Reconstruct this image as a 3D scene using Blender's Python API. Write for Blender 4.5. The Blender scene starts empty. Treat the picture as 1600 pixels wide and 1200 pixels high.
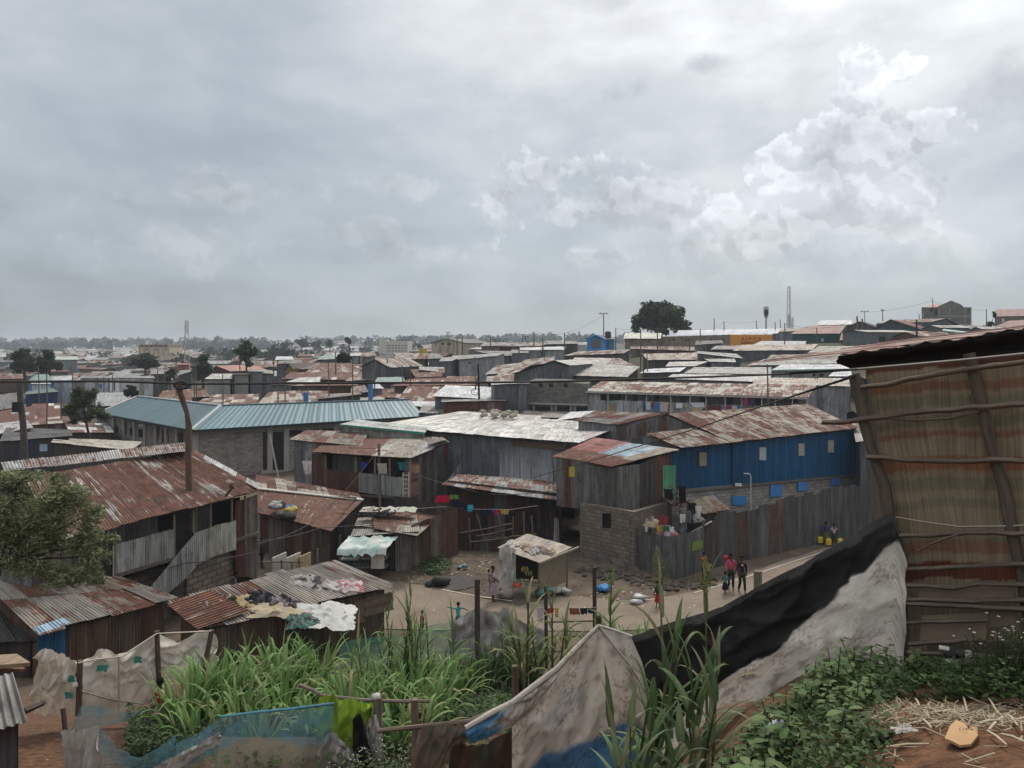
import bpy, math, random
from mathutils import Vector as V, Matrix, noise as mnoise
R = random.Random(7)
sc = bpy.context.scene
root_col = sc.collection
H, F, CX, CY = 11.5, 1200.0, 800.0, 545.0      # eye height over the street, focal length and horizon of the view

def P(x, y, Y):
    return V(((x-CX)/F*Y, Y, H-(y-CY)/F*Y))
def PZ(x, y, z):
    return P(x, y, (H-z)*F/(y-CY))
def lin(x, xs, ys):
    if x <= xs[0]: return ys[0]
    for i in range(1, len(xs)):
        if x <= xs[i]:
            t = (x-xs[i-1])/(xs[i]-xs[i-1])
            return ys[i-1]*(1-t)+ys[i]*t
    return ys[-1]
def ss(x, a, b):
    t = min(1, max(0, (x-a)/(b-a)))
    return t*t*(3-2*t)
def gz(X, Y):
    dl = lin(Y, [-20, 0, 3, 6, 8, 11, 15, 20, 26, 31], [1.2, 1.5, 2.3, 4.3, 5.4, 6.6, 7.5, 9.3, 11.0, 11.5])
    dr = lin(Y, [-20, 0, 3, 4, 6, 9, 12, 16, 20, 26, 31], [1.3, 1.45, 1.62, 1.95, 2.5, 4.2, 6.3, 8.0, 9.3, 11.0, 11.5])
    t = ss(X-.08*Y, -.2, 2.0)
    z = H-(dl*(1-t)+dr*t)
    if Y > 60:
        u = X/Y
        A = lin(u, [-.7, -.45, -.25, 0, .2, .4, .7], [0, .5, 4, 8, 11, 12.6, 13.5])
        z += A*ss(Y, 66, 150)
        z += ss(Y, 650, 1700)*(17+5*mnoise.noise(V((X*.002, Y*.002, 3))))*(1-ss(u, .1, .3))
    if Y < 30:
        z += .07*mnoise.noise(V((X*.9, Y*.9, 1)))*ss(Y, 1, 4)
    return z

# ---------------------------------------------------------------- mesh builder
class MB:
    def __init__(s):
        s.v = []; s.f = []; s.uv = []; s.c = []; s.m = []; s.sm = []
    def _uv(s, pts):
        n = V((0, 0, 0))
        for i in range(len(pts)):
            a, b = pts[i], pts[(i+1) % len(pts)]
            n += a.cross(b)
        if n.length < 1e-12: n = V((0, 0, 1))
        n.normalize()
        if abs(n.z) < .7:
            t = V((0, 0, 1)).cross(n); t.normalize()
            return [(p.dot(t), p.z) for p in pts]
        return [(p.x, p.y) for p in pts]
    def face(s, pts, col, uv=None, m=0, smooth=False):
        pts = [V(p) for p in pts]
        b = len(s.v); s.v += pts; s.f.append(list(range(b, b+len(pts))))
        s.uv.append(uv or s._uv(pts)); s.m.append(m); s.sm.append(smooth)
        if len(col) == 3: col = tuple(col)+(0,)
        s.c.append([col]*len(pts))
    def grid(s, rows, col, uvs=None, m=0, smooth=True):
        b = len(s.v); nr, nc = len(rows), len(rows[0])
        for r in rows: s.v += [V(p) for p in r]
        cf = col if callable(col) else None
        for i in range(nr-1):
            for j in range(nc-1):
                idx = [(i, j), (i, j+1), (i+1, j+1), (i+1, j)]
                s.f.append([b+a*nc+q for a, q in idx])
                if uvs: s.uv.append([uvs[a][q] for a, q in idx])
                else: s.uv.append([(q/(nc-1), a/(nr-1)) for a, q in idx])
                if cf: s.c.append([cf(a/(nr-1), q/(nc-1)) for a, q in idx])
                else: s.c.append([tuple(col)+((0,) if len(col) == 3 else ())]*4)
                s.m.append(m); s.sm.append(smooth)
    def hexa(s, p, col, m=0):
        for q in ((0, 3, 2, 1), (4, 5, 6, 7), (0, 1, 5, 4), (1, 2, 6, 5), (2, 3, 7, 6), (3, 0, 4, 7)):
            s.face([p[i] for i in q], col, None, m)
    def box(s, c, size, col, rz=0, m=0, M=None):
        x, y, z = [k/2 for k in size]
        Q = (M or Matrix.Rotation(rz, 3, 'Z')); c = V(c)
        s.hexa([c+Q@V(k) for k in ((-x, -y, -z), (x, -y, -z), (x, y, -z), (-x, y, -z), (-x, -y, z), (x, -y, z), (x, y, z), (-x, y, z))], col, m)
    def bar(s, a, b, w, t, col, m=0, up=V((0, 0, 1))):
        a, b = V(a), V(b); d = (b-a).normalized()
        e = d.cross(up)
        if e.length < .05: e = d.cross(V((0, 1, 0)))
        e.normalize(); n = e.cross(d)
        e = e*w/2; n = n*t/2
        s.hexa([a-e-n, a+e-n, a+e+n, a-e+n, b-e-n, b+e-n, b+e+n, b-e+n], col, m)
    def tube(s, pts, rad, col, n=6, m=0, cap=True, smooth=True):
        pts = [V(p) for p in pts]
        if not isinstance(rad, (list, tuple)): rad = [rad]*len(pts)
        rows = []; prev = None; L = 0; uvs = []
        for i, p in enumerate(pts):
            d = pts[min(i+1, len(pts)-1)]-pts[max(i-1, 0)]
            if d.length < 1e-9: d = V((0, 0, 1))
            d.normalize()
            if prev is None:
                e = d.cross(V((0, 0, 1)))
                if e.length < .1: e = d.cross(V((0, 1, 0)))
            else: e = prev-d*prev.dot(d)
            if e.length < 1e-6: e = d.orthogonal()
            e.normalize(); prev = e; g = d.cross(e)
            if i: L += (p-pts[i-1]).length
            rows.append([p+(e*math.cos(2*math.pi*k/n)+g*math.sin(2*math.pi*k/n))*rad[i] for k in range(n+1)])
            uvs.append([(k/n*rad[0]*6, L) for k in range(n+1)])
        s.grid(rows, col, uvs, m, smooth)
        if cap:
            for r, q in ((rows[0], 1), (rows[-1], -1)):
                ring = r[:-1]
                s.face(ring[::-1] if q > 0 else ring, col(0, 0) if callable(col) else col, None, m)
    def ball(s, c, r, col, n=8, m=0, sq=(1, 1, 1), wob=0, seed=0):
        c = V(c); rows = []
        for i in range(n//2+1):
            th = math.pi*i/(n//2)
            row = []
            for j in range(n+1):
                ph = 2*math.pi*(j % n)/n
                d = V((math.sin(th)*math.cos(ph), math.sin(th)*math.sin(ph), -math.cos(th)))
                k = r*(1+wob*mnoise.noise(d*1.7+V((seed, seed*.7, 0))))
                row.append(c+V((d.x*sq[0], d.y*sq[1], d.z*sq[2]))*k)
            rows.append(row)
        s.grid(rows, col, None, m)
    def build(s, name, mats, parent=None, label=None, cat=None, group=None, kind=None):
        me = bpy.data.meshes.new(name)
        me.from_pydata(s.v, [], s.f)
        me.color_attributes.new('col', 'FLOAT_COLOR', 'CORNER'); me.uv_layers.new(name='UVMap')
        uvf = []; cf = []
        for u, c in zip(s.uv, s.c):
            for a in u: uvf += (a[0], a[1])
            for a in c: cf += (a[0], a[1], a[2], a[3] if len(a) > 3 else 0)
        me.uv_layers['UVMap'].data.foreach_set('uv', uvf); me.color_attributes['col'].data.foreach_set('color', cf)
        if not isinstance(mats, (list, tuple)): mats = [mats]
        for mm in mats: me.materials.append(MAT[mm] if isinstance(mm, str) else mm)
        me.polygons.foreach_set('material_index', s.m)
        me.polygons.foreach_set('use_smooth', s.sm)
        me.update()
        o = bpy.data.objects.new(name, me); root_col.objects.link(o)
        if parent: adopt(o, parent)
        if label: o['label'] = label
        if cat: o['category'] = cat
        if group: o['group'] = group
        if kind: o['kind'] = kind
        return o
def adopt(o, parent):
    o.parent = parent
    p = parent; off = V((0, 0, 0))
    while p: off += p.location; p = p.parent
    o.matrix_parent_inverse = Matrix.Translation(-off)
def thing(name, label, cat, loc, group=None):
    o = bpy.data.objects.new(name, None); root_col.objects.link(o)
    o.location = loc; o.empty_display_size = .3
    o['label'] = label; o['category'] = cat
    if group: o['group'] = group
    return o

# ---------------------------------------------------------------- materials
MAT = {}
def newmat(name):
    m = bpy.data.materials.new(name); m.use_nodes = True
    nt = m.node_tree; nt.nodes.clear()
    MAT[name] = m
    return nt, nt.nodes, nt.links
class NT:
    """small node wiring helper"""
    def __init__(s, name):
        s.nt, s.n, s.l = newmat(name)
        s.out = s.n.new('ShaderNodeOutputMaterial')
    def add(s, t, **k):
        x = s.n.new(t)
        for a, b in k.items(): setattr(x, a, b)
        return x
    def link(s, a, b): s.l.new(a, b)
    def put(s, sock, v):
        if hasattr(v, 'is_linked') or isinstance(v, bpy.types.NodeSocket): s.l.new(v, sock)
        else: sock.default_value = v
    def math(s, op, a, b=0.0, clamp=False):
        x = s.add('ShaderNodeMath', operation=op, use_clamp=clamp); s.put(x.inputs[0], a); s.put(x.inputs[1], b); return x.outputs[0]
    def mix(s, f, a, b, mode='MIX'):
        x = s.add('ShaderNodeMix', data_type='RGBA', blend_type=mode)
        s.put(x.inputs[0], f); s.put(x.inputs[6], a); s.put(x.inputs[7], b); return x.outputs[2]
    def noise(s, vec, scale, detail=3, rough=.55, dist=0):
        x = s.add('ShaderNodeTexNoise'); s.put(x.inputs['Vector'], vec)
        x.inputs['Scale'].default_value = scale; x.inputs['Detail'].default_value = detail
        x.inputs['Roughness'].default_value = rough; x.inputs['Distortion'].default_value = dist
        return x.outputs['Fac']
    def rng(s, v, a, b, c=0.0, d=1.0, smooth=False):
        x = s.add('ShaderNodeMapRange', clamp=True)
        if smooth: x.interpolation_type = 'SMOOTHSTEP'
        for i, k in enumerate((v, a, b, c, d)): s.put(x.inputs[i], k)
        return x.outputs[0]
    def scale(s, vec, x, y, z=1):
        m = s.add('ShaderNodeMapping'); s.put(m.inputs[0], vec); m.inputs['Scale'].default_value = (x, y, z); return m.outputs[0]
    def attr(s):
        a = s.add('ShaderNodeAttribute', attribute_name='col'); return a.outputs['Color'], a.outputs['Alpha']
    def uv(s): return s.add('ShaderNodeTexCoord').outputs['UV']
    def obj(s): return s.add('ShaderNodeTexCoord').outputs['Object']
    def pos(s): return s.add('ShaderNodeNewGeometry').outputs['Position']
    def bump(s, h, strength, dist, nrm=None):
        b = s.add('ShaderNodeBump'); s.put(b.inputs['Height'], h); b.inputs['Strength'].default_value = strength
        b.inputs['Distance'].default_value = dist
        if nrm: s.put(b.inputs['Normal'], nrm)
        return b.outputs[0]
    def bsdf(s, col, rough=.8, metal=0.0, nrm=None, spec=.3):
        b = s.add('ShaderNodeBsdfPrincipled'); s.put(b.inputs['Base Color'], col); s.put(b.inputs['Roughness'], rough)
        s.put(b.inputs['Metallic'], metal); b.inputs['Specular IOR Level'].default_value = spec
        if nrm: s.put(b.inputs['Normal'], nrm)
        return b.outputs[0]
    def done(s, sh): s.l.new(sh, s.out.inputs['Surface'])
def grey(v): return (v, v, v, 1)

def metal_mat(name, pitch, bstr, bdist, dirt=1.0):  # dirt scales tone variation, grime and the painted groove shade
    t = NT(name); c, a = t.attr(); uv = t.uv()
    streak = t.noise(t.scale(uv, 5.5, .42), 1.0, 5, .62)
    patch = t.noise(uv, .9, 4, .6)
    fine = t.noise(uv, 14, 3, .6)
    v = t.math('ADD', t.math('MULTIPLY', t.rng(streak, .3, .7), .52), t.math('ADD', t.math('MULTIPLY', t.rng(patch, .3, .7), .36), t.math('MULTIPLY', fine, .12)))
    thr = t.rng(a, 0, 1, .93, .12)
    f = t.rng(v, thr, t.math('ADD', thr, .09))
    rcol = t.mix(t.rng(t.noise(uv, 2.3, 4, .65), .35, .65), (.066, .027, .018, 1), (.190, .074, .044, 1))
    base = t.mix(t.rng(t.noise(t.scale(uv, 3.0, .35), 1.3, 6, .68), .32, .68), t.mix(1.0, c, grey(1-.58*dirt), 'MULTIPLY'), t.mix(1.0, c, grey(1+.38*dirt), 'MULTIPLY'))
    colr = t.mix(t.math('MULTIPLY', f, .94), base, rcol)
    grime = t.rng(t.noise(t.scale(uv, 1.0, .6), 2.1, 6, .7), .52, .70, 0, .62*dirt)
    colr = t.mix(grime, colr, (.040, .033, .028, 1))
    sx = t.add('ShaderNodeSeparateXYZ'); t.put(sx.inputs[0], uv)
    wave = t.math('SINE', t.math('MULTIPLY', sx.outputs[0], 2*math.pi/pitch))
    colr = t.mix(t.math('MULTIPLY', t.rng(wave, -.2, -.9), t.rng(patch, .35, .6, .15*dirt, .6*dirt)), colr, (.045, .034, .028, 1))  # groove shade painted into the colour so the ribs read in soft light
    n1 = t.bump(t.noise(uv, 1.6, 3), .35, .05)
    nrm = t.bump(wave, bstr, bdist, n1)
    t.done(t.bsdf(colr, t.rng(f, 0, 1, .5, .88), t.rng(f, 0, 1, .12, 0), nrm, .35))
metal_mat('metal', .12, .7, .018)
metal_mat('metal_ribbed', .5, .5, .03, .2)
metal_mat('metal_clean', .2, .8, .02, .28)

def simple(name, rough=.85, vscale=3, lo=.75, hi=1.15, stretch=(1, 1), bump=0, bscale=20, transl=0, spec=.25, grime=0):
    t = NT(name); c, a = t.attr(); uv = t.uv()
    n = t.noise(t.scale(uv, *stretch), vscale, 5, .6)
    k = t.rng(n, .3, .7, lo, hi)
    col = t.mix(1.0, c, t.add('ShaderNodeCombineColor').outputs[0], 'MULTIPLY')
    cc = [x for x in t.n if x.bl_idname == 'ShaderNodeCombineColor'][0]
    for i in range(3): t.put(cc.inputs[i], k)
    if grime:
        g = t.rng(t.noise(uv, 1.1, 6, .65), .52, .68, 0, grime)
        col = t.mix(g, col, t.mix(1.0, col, (.30, .25, .21, 1), 'MULTIPLY'))
    if name in ('tarp', 'sack'):
        col = t.mix(t.rng(t.math('MULTIPLY', t.noise(uv, 30, 3, .6), t.rng(t.noise(uv, 2.7, 4), .4, .62, .55, 1.05)), .48, .58, 0, .6 if name == 'tarp' else .25), col, t.mix(1.0, col, (.42, .33, .26, 1), 'MULTIPLY'))
        col = t.mix(t.rng(t.noise(t.scale(uv, 1, 1), 5, 6, .7, 1.5), .55, .66, 0, .16), col, t.mix(1.0, col, grey(.5), 'MULTIPLY'))
    nrm = t.bump(t.noise(t.scale(uv, *stretch), bscale, 5 if name == 'tarp' else 3), bump, .03 if name == 'tarp' else .02) if bump else None
    sh = t.bsdf(col, rough, 0, nrm, spec)
    if transl:
        tr = t.add('ShaderNodeBsdfTranslucent'); t.put(tr.inputs[0], col)
        mx = t.add('ShaderNodeMixShader'); mx.inputs[0].default_value = transl
        t.link(sh, mx.inputs[1]); t.link(tr.outputs[0], mx.inputs[2]); sh = mx.outputs[0]
    t.done(sh)
simple('paint', .6, 1.5, .78, 1.12, (1, .6), .15, 8, 0, .3, .25)
simple('plain', .85, 4, .8, 1.12, (1, 1), .2, 12)
simple('wood', .85, 6, .55, 1.3, (3, .5), .5, 14)
simple('cloth', .92, 5, .8, 1.12, (1, 1), .35, 9, .15, .1)
simple('tarp', .55, 2.4, .74, 1.15, (1, 1), .7, 6, .12, .3, .3)
simple('matting', .95, 3, .62, 1.25, (16, .35), .5, 10, .12, .1, .22)
simple('sack', .9, 3, .78, 1.15, (1, 1), .6, 9, .15, .15, .2)
simple('skin', .55, 8, .9, 1.05, (1, 1), 0, 12, 0, .35)
simple('leaf', .62, 2, .7, 1.25, (1, 1), 0, 12, .28, .16)
simple('bark', .9, 4, .5, 1.3, (3, .6), .8, 8)

def block_mat(name, bw, bh, mortar):
    t = NT(name); c, a = t.attr(); uv = t.uv()
    b = t.add('ShaderNodeTexBrick'); t.put(b.inputs['Vector'], uv)
    b.inputs['Scale'].default_value = 1; b.inputs['Brick Width'].default_value = bw; b.inputs['Row Height'].default_value = bh
    b.inputs['Mortar Size'].default_value = mortar; b.inputs['Mortar Smooth'].default_value = .3
    b.inputs['Color1'].default_value = grey(.72); b.inputs['Color2'].default_value = grey(1.12); b.inputs['Mortar'].default_value = (.5, .49, .47, 1)
    col = t.mix(1.0, c, b.outputs['Color'], 'MULTIPLY')
    g = t.rng(t.noise(uv, .8, 6, .65), .45, .7, 0, .42)
    col = t.mix(g, col, (.07, .06, .052, 1))
    col = t.mix(t.rng(t.noise(uv, 9, 4), .35, .65, 0, .35), col, t.mix(1.0, col, grey(.6), 'MULTIPLY'))
    hgt = t.math('ADD', t.math('MULTIPLY', b.outputs['Fac'], -1.0), t.math('MULTIPLY', t.noise(uv, 14, 3), .6))
    t.done(t.bsdf(col, .92, 0, t.bump(hgt, .8, .02), .15))
block_mat('block', .42, .21, .018)
block_mat('stone', .55, .26, .03)

def net_mat():
    t = NT('net'); c, a = t.attr(); uv = t.uv()
    tr = t.add('ShaderNodeBsdfTransparent')
    d = t.bsdf(t.mix(t.rng(t.noise(uv, 2, 4), .3, .7, 0, .5), c, (.25, .23, .2, 1)), .8)
    tl = t.add('ShaderNodeBsdfTranslucent'); t.put(tl.inputs[0], c)
    m1 = t.add('ShaderNodeMixShader'); m1.inputs[0].default_value = .35; t.link(d, m1.inputs[1]); t.link(tl.outputs[0], m1.inputs[2])
    m2 = t.add('ShaderNodeMixShader'); t.put(m2.inputs[0], t.rng(t.noise(uv, 3, 4),   .3, .7, .30, .66))
    t.link(tr.outputs[0], m2.inputs[1]); t.link(m1.outputs[0], m2.inputs[2])
    t.done(m2.outputs[0])
net_mat()

def dark_glass():
    t = NT('glass'); c, a = t.attr()
    t.done(t.bsdf(c, .12, 0, None, .6))
dark_glass()

def ground_mat():
    t = NT('ground'); p = t.pos()
    big = t.noise(p, .18, 5, .6); mid = t.noise(p, .9, 5, .65); fin = t.noise(p, 7, 4, .7)
    dirt = t.mix(t.rng(mid, .3, .7), (.062, .048, .036, 1), (.148, .113, .084, 1))
    red = t.mix(t.rng(fin, .35, .65), (.05, .026, .016, 1), (.16, .082, .046, 1))
    sy = t.add('ShaderNodeSeparateXYZ'); t.put(sy.inputs[0], p)
    col = t.mix(t.rng(sy.outputs[1], 14, 26, 1, 0), dirt, red)
    col = t.mix(t.rng(big, .48, .62, 0, .5), col, (.055, .045, .036, 1))
    v = t.add('ShaderNodeTexVoronoi'); t.put(v.inputs['Vector'], p); v.inputs['Scale'].default_value = 5.5
    sp = t.rng(v.outputs['Distance'], .10, .16, 1, 0)
    sel = t.rng(t.noise(p, 1.4, 3), .52, .6)
    sc_ = t.add('ShaderNodeSeparateColor'); t.put(sc_.inputs[0], v.outputs['Color'])
    litter = t.mix(sc_.outputs[0], (.16, .14, .12, 1), (.5, .48, .44, 1))
    col = t.mix(t.math('MULTIPLY', t.math('MULTIPLY', sp, sel), .75), col, litter)
    far = t.rng(sy.outputs[1], 70, 140)
    col = t.mix(far, col, t.mix(t.rng(t.noise(p, .05, 4), .35, .65), (.07, .06, .045, 1), (.05, .065, .035, 1)))
    t.done(t.bsdf(col, .95, 0, t.bump(t.math('ADD', mid, fin), .7, .06), .1))
ground_mat()
def road_mat():
    t = NT('road'); p = t.pos()
    col = t.mix(t.rng(t.noise(p, .5, 5, .6), .3, .7), (.138, .11, .084, 1), (.205, .165, .128, 1))
    col = t.mix(t.rng(t.noise(p, 6, 4, .7), .5, .75, 0, .5), col, (.09, .07, .055, 1))
    col = t.mix(t.rng(t.noise(p, 25, 2, .7), .62, .7, 0, .5), col, (.33, .3, .26, 1))
    t.done(t.bsdf(col, .93, 0, t.bump(t.noise(p, 5, 5, .7), .4, .04), .15))
road_mat()

# ---------------------------------------------------------------- sheet metal
def pal(*rows):
    tot = sum(r[0] for r in rows)
    def f(rng):
        k = rng.random()*tot
        for w, c, a, b in rows:
            k -= w
            if k <= 0: break
        g = rng.uniform(.82, 1.15)
        return (c[0]*g, c[1]*g, c[2]*g, rng.uniform(a, b))
    return f
PAL = dict(
    rust=pal((.85, (.37, .33, .285), .66, .97), (.15, (.40, .37, .33), .35, .55)),
    rustmix=pal((.5, (.38, .34, .295), .6, .9), (.5, (.38, .35, .31), .3, .6)),
    tan=pal((.6, (.36, .315, .255), .42, .66), (.25, (.40, .375, .33), .3, .5), (.15, (.34, .29, .24), .65, .8)),
    grey=pal((.6, (.27, .27, .255), .25, .5), (.3, (.32, .32, .305), .15, .4), (.1, (.26, .23, .2), .5, .7)),
    greyrust=pal((.55, (.30, .29, .27), .2, .45), (.25, (.38, .37, .35), .05, .3), (.2, (.16, .085, .06), .5, .8)),
    pale=pal((.7, (.39, .38, .35), .2, .45), (.3, (.50, .50, .48), .05, .3)),
    white=pal((1, (.68, .70, .72), 0, .12)),
    bluegrey=pal((1, (.34, .42, .48), 0, .12)),
    teal=pal((1, (.062, .112, .128), 0, .03)),
    red=pal((1, (.30, .105, .085), 0, .15)),
    redfade=pal((.6, (.30, .115, .095), 0, .1), (.4, (.25, .13, .10), .1, .3)),
    wgrey=pal((.6, (.19, .205, .22), 0, .2), (.3, (.25, .265, .28), 0, .1), (.1, (.14, .13, .125), .2, .5)),
    wpale=pal((.7, (.33, .35, .365), 0, .12), (.3, (.40, .42, .43), 0, .1)),
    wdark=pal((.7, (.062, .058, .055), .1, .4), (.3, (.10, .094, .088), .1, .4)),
    wrust=pal((.7, (.085, .047, .037), .4, .8), (.3, (.16, .13, .11), .3, .6)),
    wmix=pal((.45, (.15, .15, .15), .1, .4), (.3, (.085, .05, .04), .4, .8), (.25, (.24, .25, .255), 0, .25)),
    wblue=pal((1, (.005, .075, .175), 0, .0)),
    wgreen=pal((1, (.02, .075, .078), 0, .04)),
    wwhite=pal((1, (.55, .57, .59), 0, .08)),
    wtan=pal((1, (.27, .235, .185), 0, .05)),
    wred=pal((1, (.16, .045, .04), 0, .08)),
    wnavy=pal((1, (.02, .035, .14), 0, .03)),
    wsky=pal((1, (.05, .22, .50), 0, .03)),
    wcream=pal((1, (.55, .47, .36), 0, .03)),
    wslate=pal((.8, (.10, .115, .13), 0, .1), (.2, (.15, .165, .175), 0, .1)),
    wfence=pal((.62, (.115, .117, .12), 0, .25), (.3, (.16, .162, .163), 0, .2), (.08, (.11, .075, .06), .25, .5)),
)
for k_, f_ in (('rust', .85), ('rustmix', .62), ('tan', .6), ('grey', .62), ('greyrust', .62), ('pale', .62), ('white', .78), ('redfade', .8)):
    PAL[k_] = (lambda q, f_: lambda rng: (lambda c: (c[0]*f_, c[1]*f_, c[2]*f_, c[3]))(q(rng)))(PAL[k_], f_)
def bil(A, B, C, D, s, t):
    return A*(1-s)*(1-t)+B*s*(1-t)+C*s*t+D*(1-s)*t
def sheets(mb, A, B, C, D, p, sw=.8, sl=3.4, cor=0, jit=.03, over=.1, m=0, rng=R, lap=.03, ragged=0):
    if isinstance(p, str): p = PAL[p]
    w = ((B-A).length+(C-D).length)/2; h = ((D-A).length+(C-B).length)/2
    n = max(1, round(w/sw)); r = max(1, round(h/sl))
    N = (B-A).cross(D-A)
    if N.length < 1e-9: return
    N.normalize()
    for i in range(n):
        for j in range(r):
            s0, s1 = i/n-lap/w, (i+1)/n+lap/w
            t0, t1 = j/r, (j+1)/r+(.08/h if j < r-1 else 0)
            if j == 0: t0 -= over*rng.random()/h
            if j == r-1: t1 += ragged*(rng.random()-.6)/h
            off = N*(jit*rng.random()+.012*(j % 2)+.006*(i % 2)); tilt = jit*.7*(rng.random()-.5)
            c = p(rng); u0 = rng.randint(0, 60)*1.2; v0 = rng.random()*40
            if cor:
                k = max(6, int((s1-s0)*w/cor*6)); rows = []; uvs = []
                for t in (t0, t1):
                    rows.append([bil(A, B, C, D, s0+(s1-s0)*q/k, t)+off+N*(tilt*(q/k-.5)+.016*math.sin(q*math.pi/3)) for q in range(k+1)])
                    uvs.append([(u0+(s1-s0)*w*q/k, v0+t*h) for q in range(k+1)])
                mb.grid(rows, c, uvs, m)
            else:
                pts = [bil(A, B, C, D, a, b)+off+N*tilt*(1 if a == s1 else -1) for a, b in ((s0, t0), (s1, t0), (s1, t1), (s0, t1))]
                wu = (s1-s0)*w; hv = (t1-t0)*h
                mb.face(pts, c, [(u0, v0), (u0+wu, v0), (u0+wu, v0+hv), (u0, v0+hv)], m)
def uside(mb, D, C, B, A, off):
    mb.grid([[bil(A, B, C, D, i/6, j/4)-V((0, 0, off)) for i in range(6, -1, -1)] for j in range(5)], (.045, .038, .032, .4))
def wallsheets(mb, a, b, za, zb, p, zbot=None, sw=.8, jit=.03, m=0, rng=R, ragged=.0, cor=0):
    """vertical sheets from ground point a to b (their z is the foot), tops at za and zb"""
    a, b = V(a), V(b)
    A, B = a.copy(), b.copy(); C, D = V((b.x, b.y, zb)), V((a.x, a.y, za))
    sheets(mb, A, B, C, D, p, sw, 9, cor, jit, 0, m, rng, .01, ragged)
class Plane:
    """upright plane through a and b: pixel -> point on it"""
    def __init__(s, a, b):
        s.a = V((a.x, a.y, 0)); d = V((b.x-a.x, b.y-a.y, 0)); s.d = d.normalized(); s.n = V((s.d.y, -s.d.x, 0))
    def __call__(s, x, y, off=0):
        r = V(((x-CX)/F, 1, 0)); k = (s.a+s.n*off).dot(s.n)/r.dot(s.n)
        return P(x, y, k)
    def uv(s, p): return ((p-s.a).dot(s.d), p.z)
def panel(mb, pl, pix, col, off=.02, th=.04, m=0):
    fr = [pl(x, y, off) for x, y in pix]
    c = sum(((fr[i].x*fr[(i+1) % len(fr)].z-fr[(i+1) % len(fr)].x*fr[i].z) for i in range(len(fr))))
    if c < 0: fr = fr[::-1]
    bk = [p-pl.n*th for p in fr]; n = len(fr)
    mb.face(fr, col, [pl.uv(p) for p in fr], m)
    mb.face(bk[::-1], col, [pl.uv(p) for p in bk[::-1]], m)
    for i in range(n):
        j = (i+1) % n; mb.face([fr[j], fr[i], bk[i], bk[j]], col, None, m)
def rect(x0, y0, x1, y1): return [(x0, y1), (x1, y1), (x1, y0), (x0, y0)]
DARK = (.012, .011, .011); WOOD = (.11, .085, .065); WOODL = (.2, .16, .12); BLACK = (.012, .012, .013)
# ---------------------------------------------------------------- camera, light, sky, haze
cam = bpy.data.cameras.new('camera'); cam.sensor_width = 36; cam.lens = 27.0
cam.shift_y = -55/1600; cam.clip_end = 20000; cam.clip_start = .1
co = bpy.data.objects.new('camera', cam); root_col.objects.link(co)
co.location = (0, 0, H); co.rotation_euler = (math.pi/2, 0, 0); sc.camera = co
SUN_EL, SUN_AZ = math.radians(50), math.radians(16)
sl_ = bpy.data.lights.new('sun', 'SUN'); sl_.energy = 2.6; sl_.angle = math.radians(12); sl_.color = (1, .92, .82)
so = bpy.data.objects.new('sun', sl_); root_col.objects.link(so)
sd = V((math.sin(SUN_AZ)*math.cos(SUN_EL), math.cos(SUN_AZ)*math.cos(SUN_EL), math.sin(SUN_EL)))
so.rotation_euler = sd.to_track_quat('Z', 'Y').to_euler(); so.location = (0, 0, 300)

w = bpy.data.worlds.new('World'); sc.world = w; w.use_nodes = True
class WT(NT):
    def __init__(s):
        s.nt = w.node_tree; s.n = s.nt.nodes; s.l = s.nt.links; s.n.clear()
        s.out = s.n.new('ShaderNodeOutputWorld')
t = WT()
sky = t.add('ShaderNodeTexSky', sky_type='NISHITA', sun_disc=False, sun_elevation=SUN_EL, sun_rotation=SUN_AZ)
d = t.add('ShaderNodeTexCoord').outputs['Generated']
sx = t.add('ShaderNodeSeparateXYZ'); t.put(sx.inputs[0], d)
dx, dy, dz = sx.outputs
az = t.math('ARCTAN2', dx, dy); el = t.math('ARCSINE', dz)
cv = t.add('ShaderNodeCombineXYZ'); t.put(cv.inputs[0], az); t.put(cv.inputs[1], el)
ae = cv.outputs[0]
def azel(x, y):
    v = V(((x-CX)/F, 1, (CY-y)/F)).normalized(); return math.atan2(v.x, v.y), math.asin(v.z)
# overcast layer
def vm(op, a, b=None, c=None):
    x = t.add('ShaderNodeVectorMath', operation=op); t.put(x.inputs[0], a)
    if b is not None: t.put(x.inputs[1], b)
    if c is not None: t.put(x.inputs[2], c)
    return x.outputs['Value'] if op == 'LENGTH' else x.outputs[0]
def noise2(vec, sc_, det, ro=.56):
    x = t.add('ShaderNodeTexNoise', noise_dimensions='2D'); t.put(x.inputs['Vector'], vec); x.inputs['Scale'].default_value = sc_; x.inputs['Detail'].default_value = det; x.inputs['Roughness'].default_value = ro
    return x
zz = t.math('MAXIMUM', dz, 0.0)
n_big = noise2(vm('MULTIPLY', ae, (1.5, 3.8, 0)), 1.4, 3, .55).outputs['Fac']
n_mid = noise2(vm('MULTIPLY_ADD', ae, (2.4, 5.2, 0), (.9, -1.3, 0)), 2.6, 6, .6).outputs['Fac']
lay = t.math('ADD', t.math('MULTIPLY', n_big, .55), t.math('MULTIPLY', n_mid, .45))
lum = t.math('ADD', t.math('ADD', t.rng(zz, 0, .5, .395, .66), t.rng(zz, .47, 1.0, 0, .75)), t.rng(lay, .36, .64, -.075, .075))
back = t.rng(dy, .2, -.6, 0, .10)
lum = t.math('ADD', lum, back)
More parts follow.
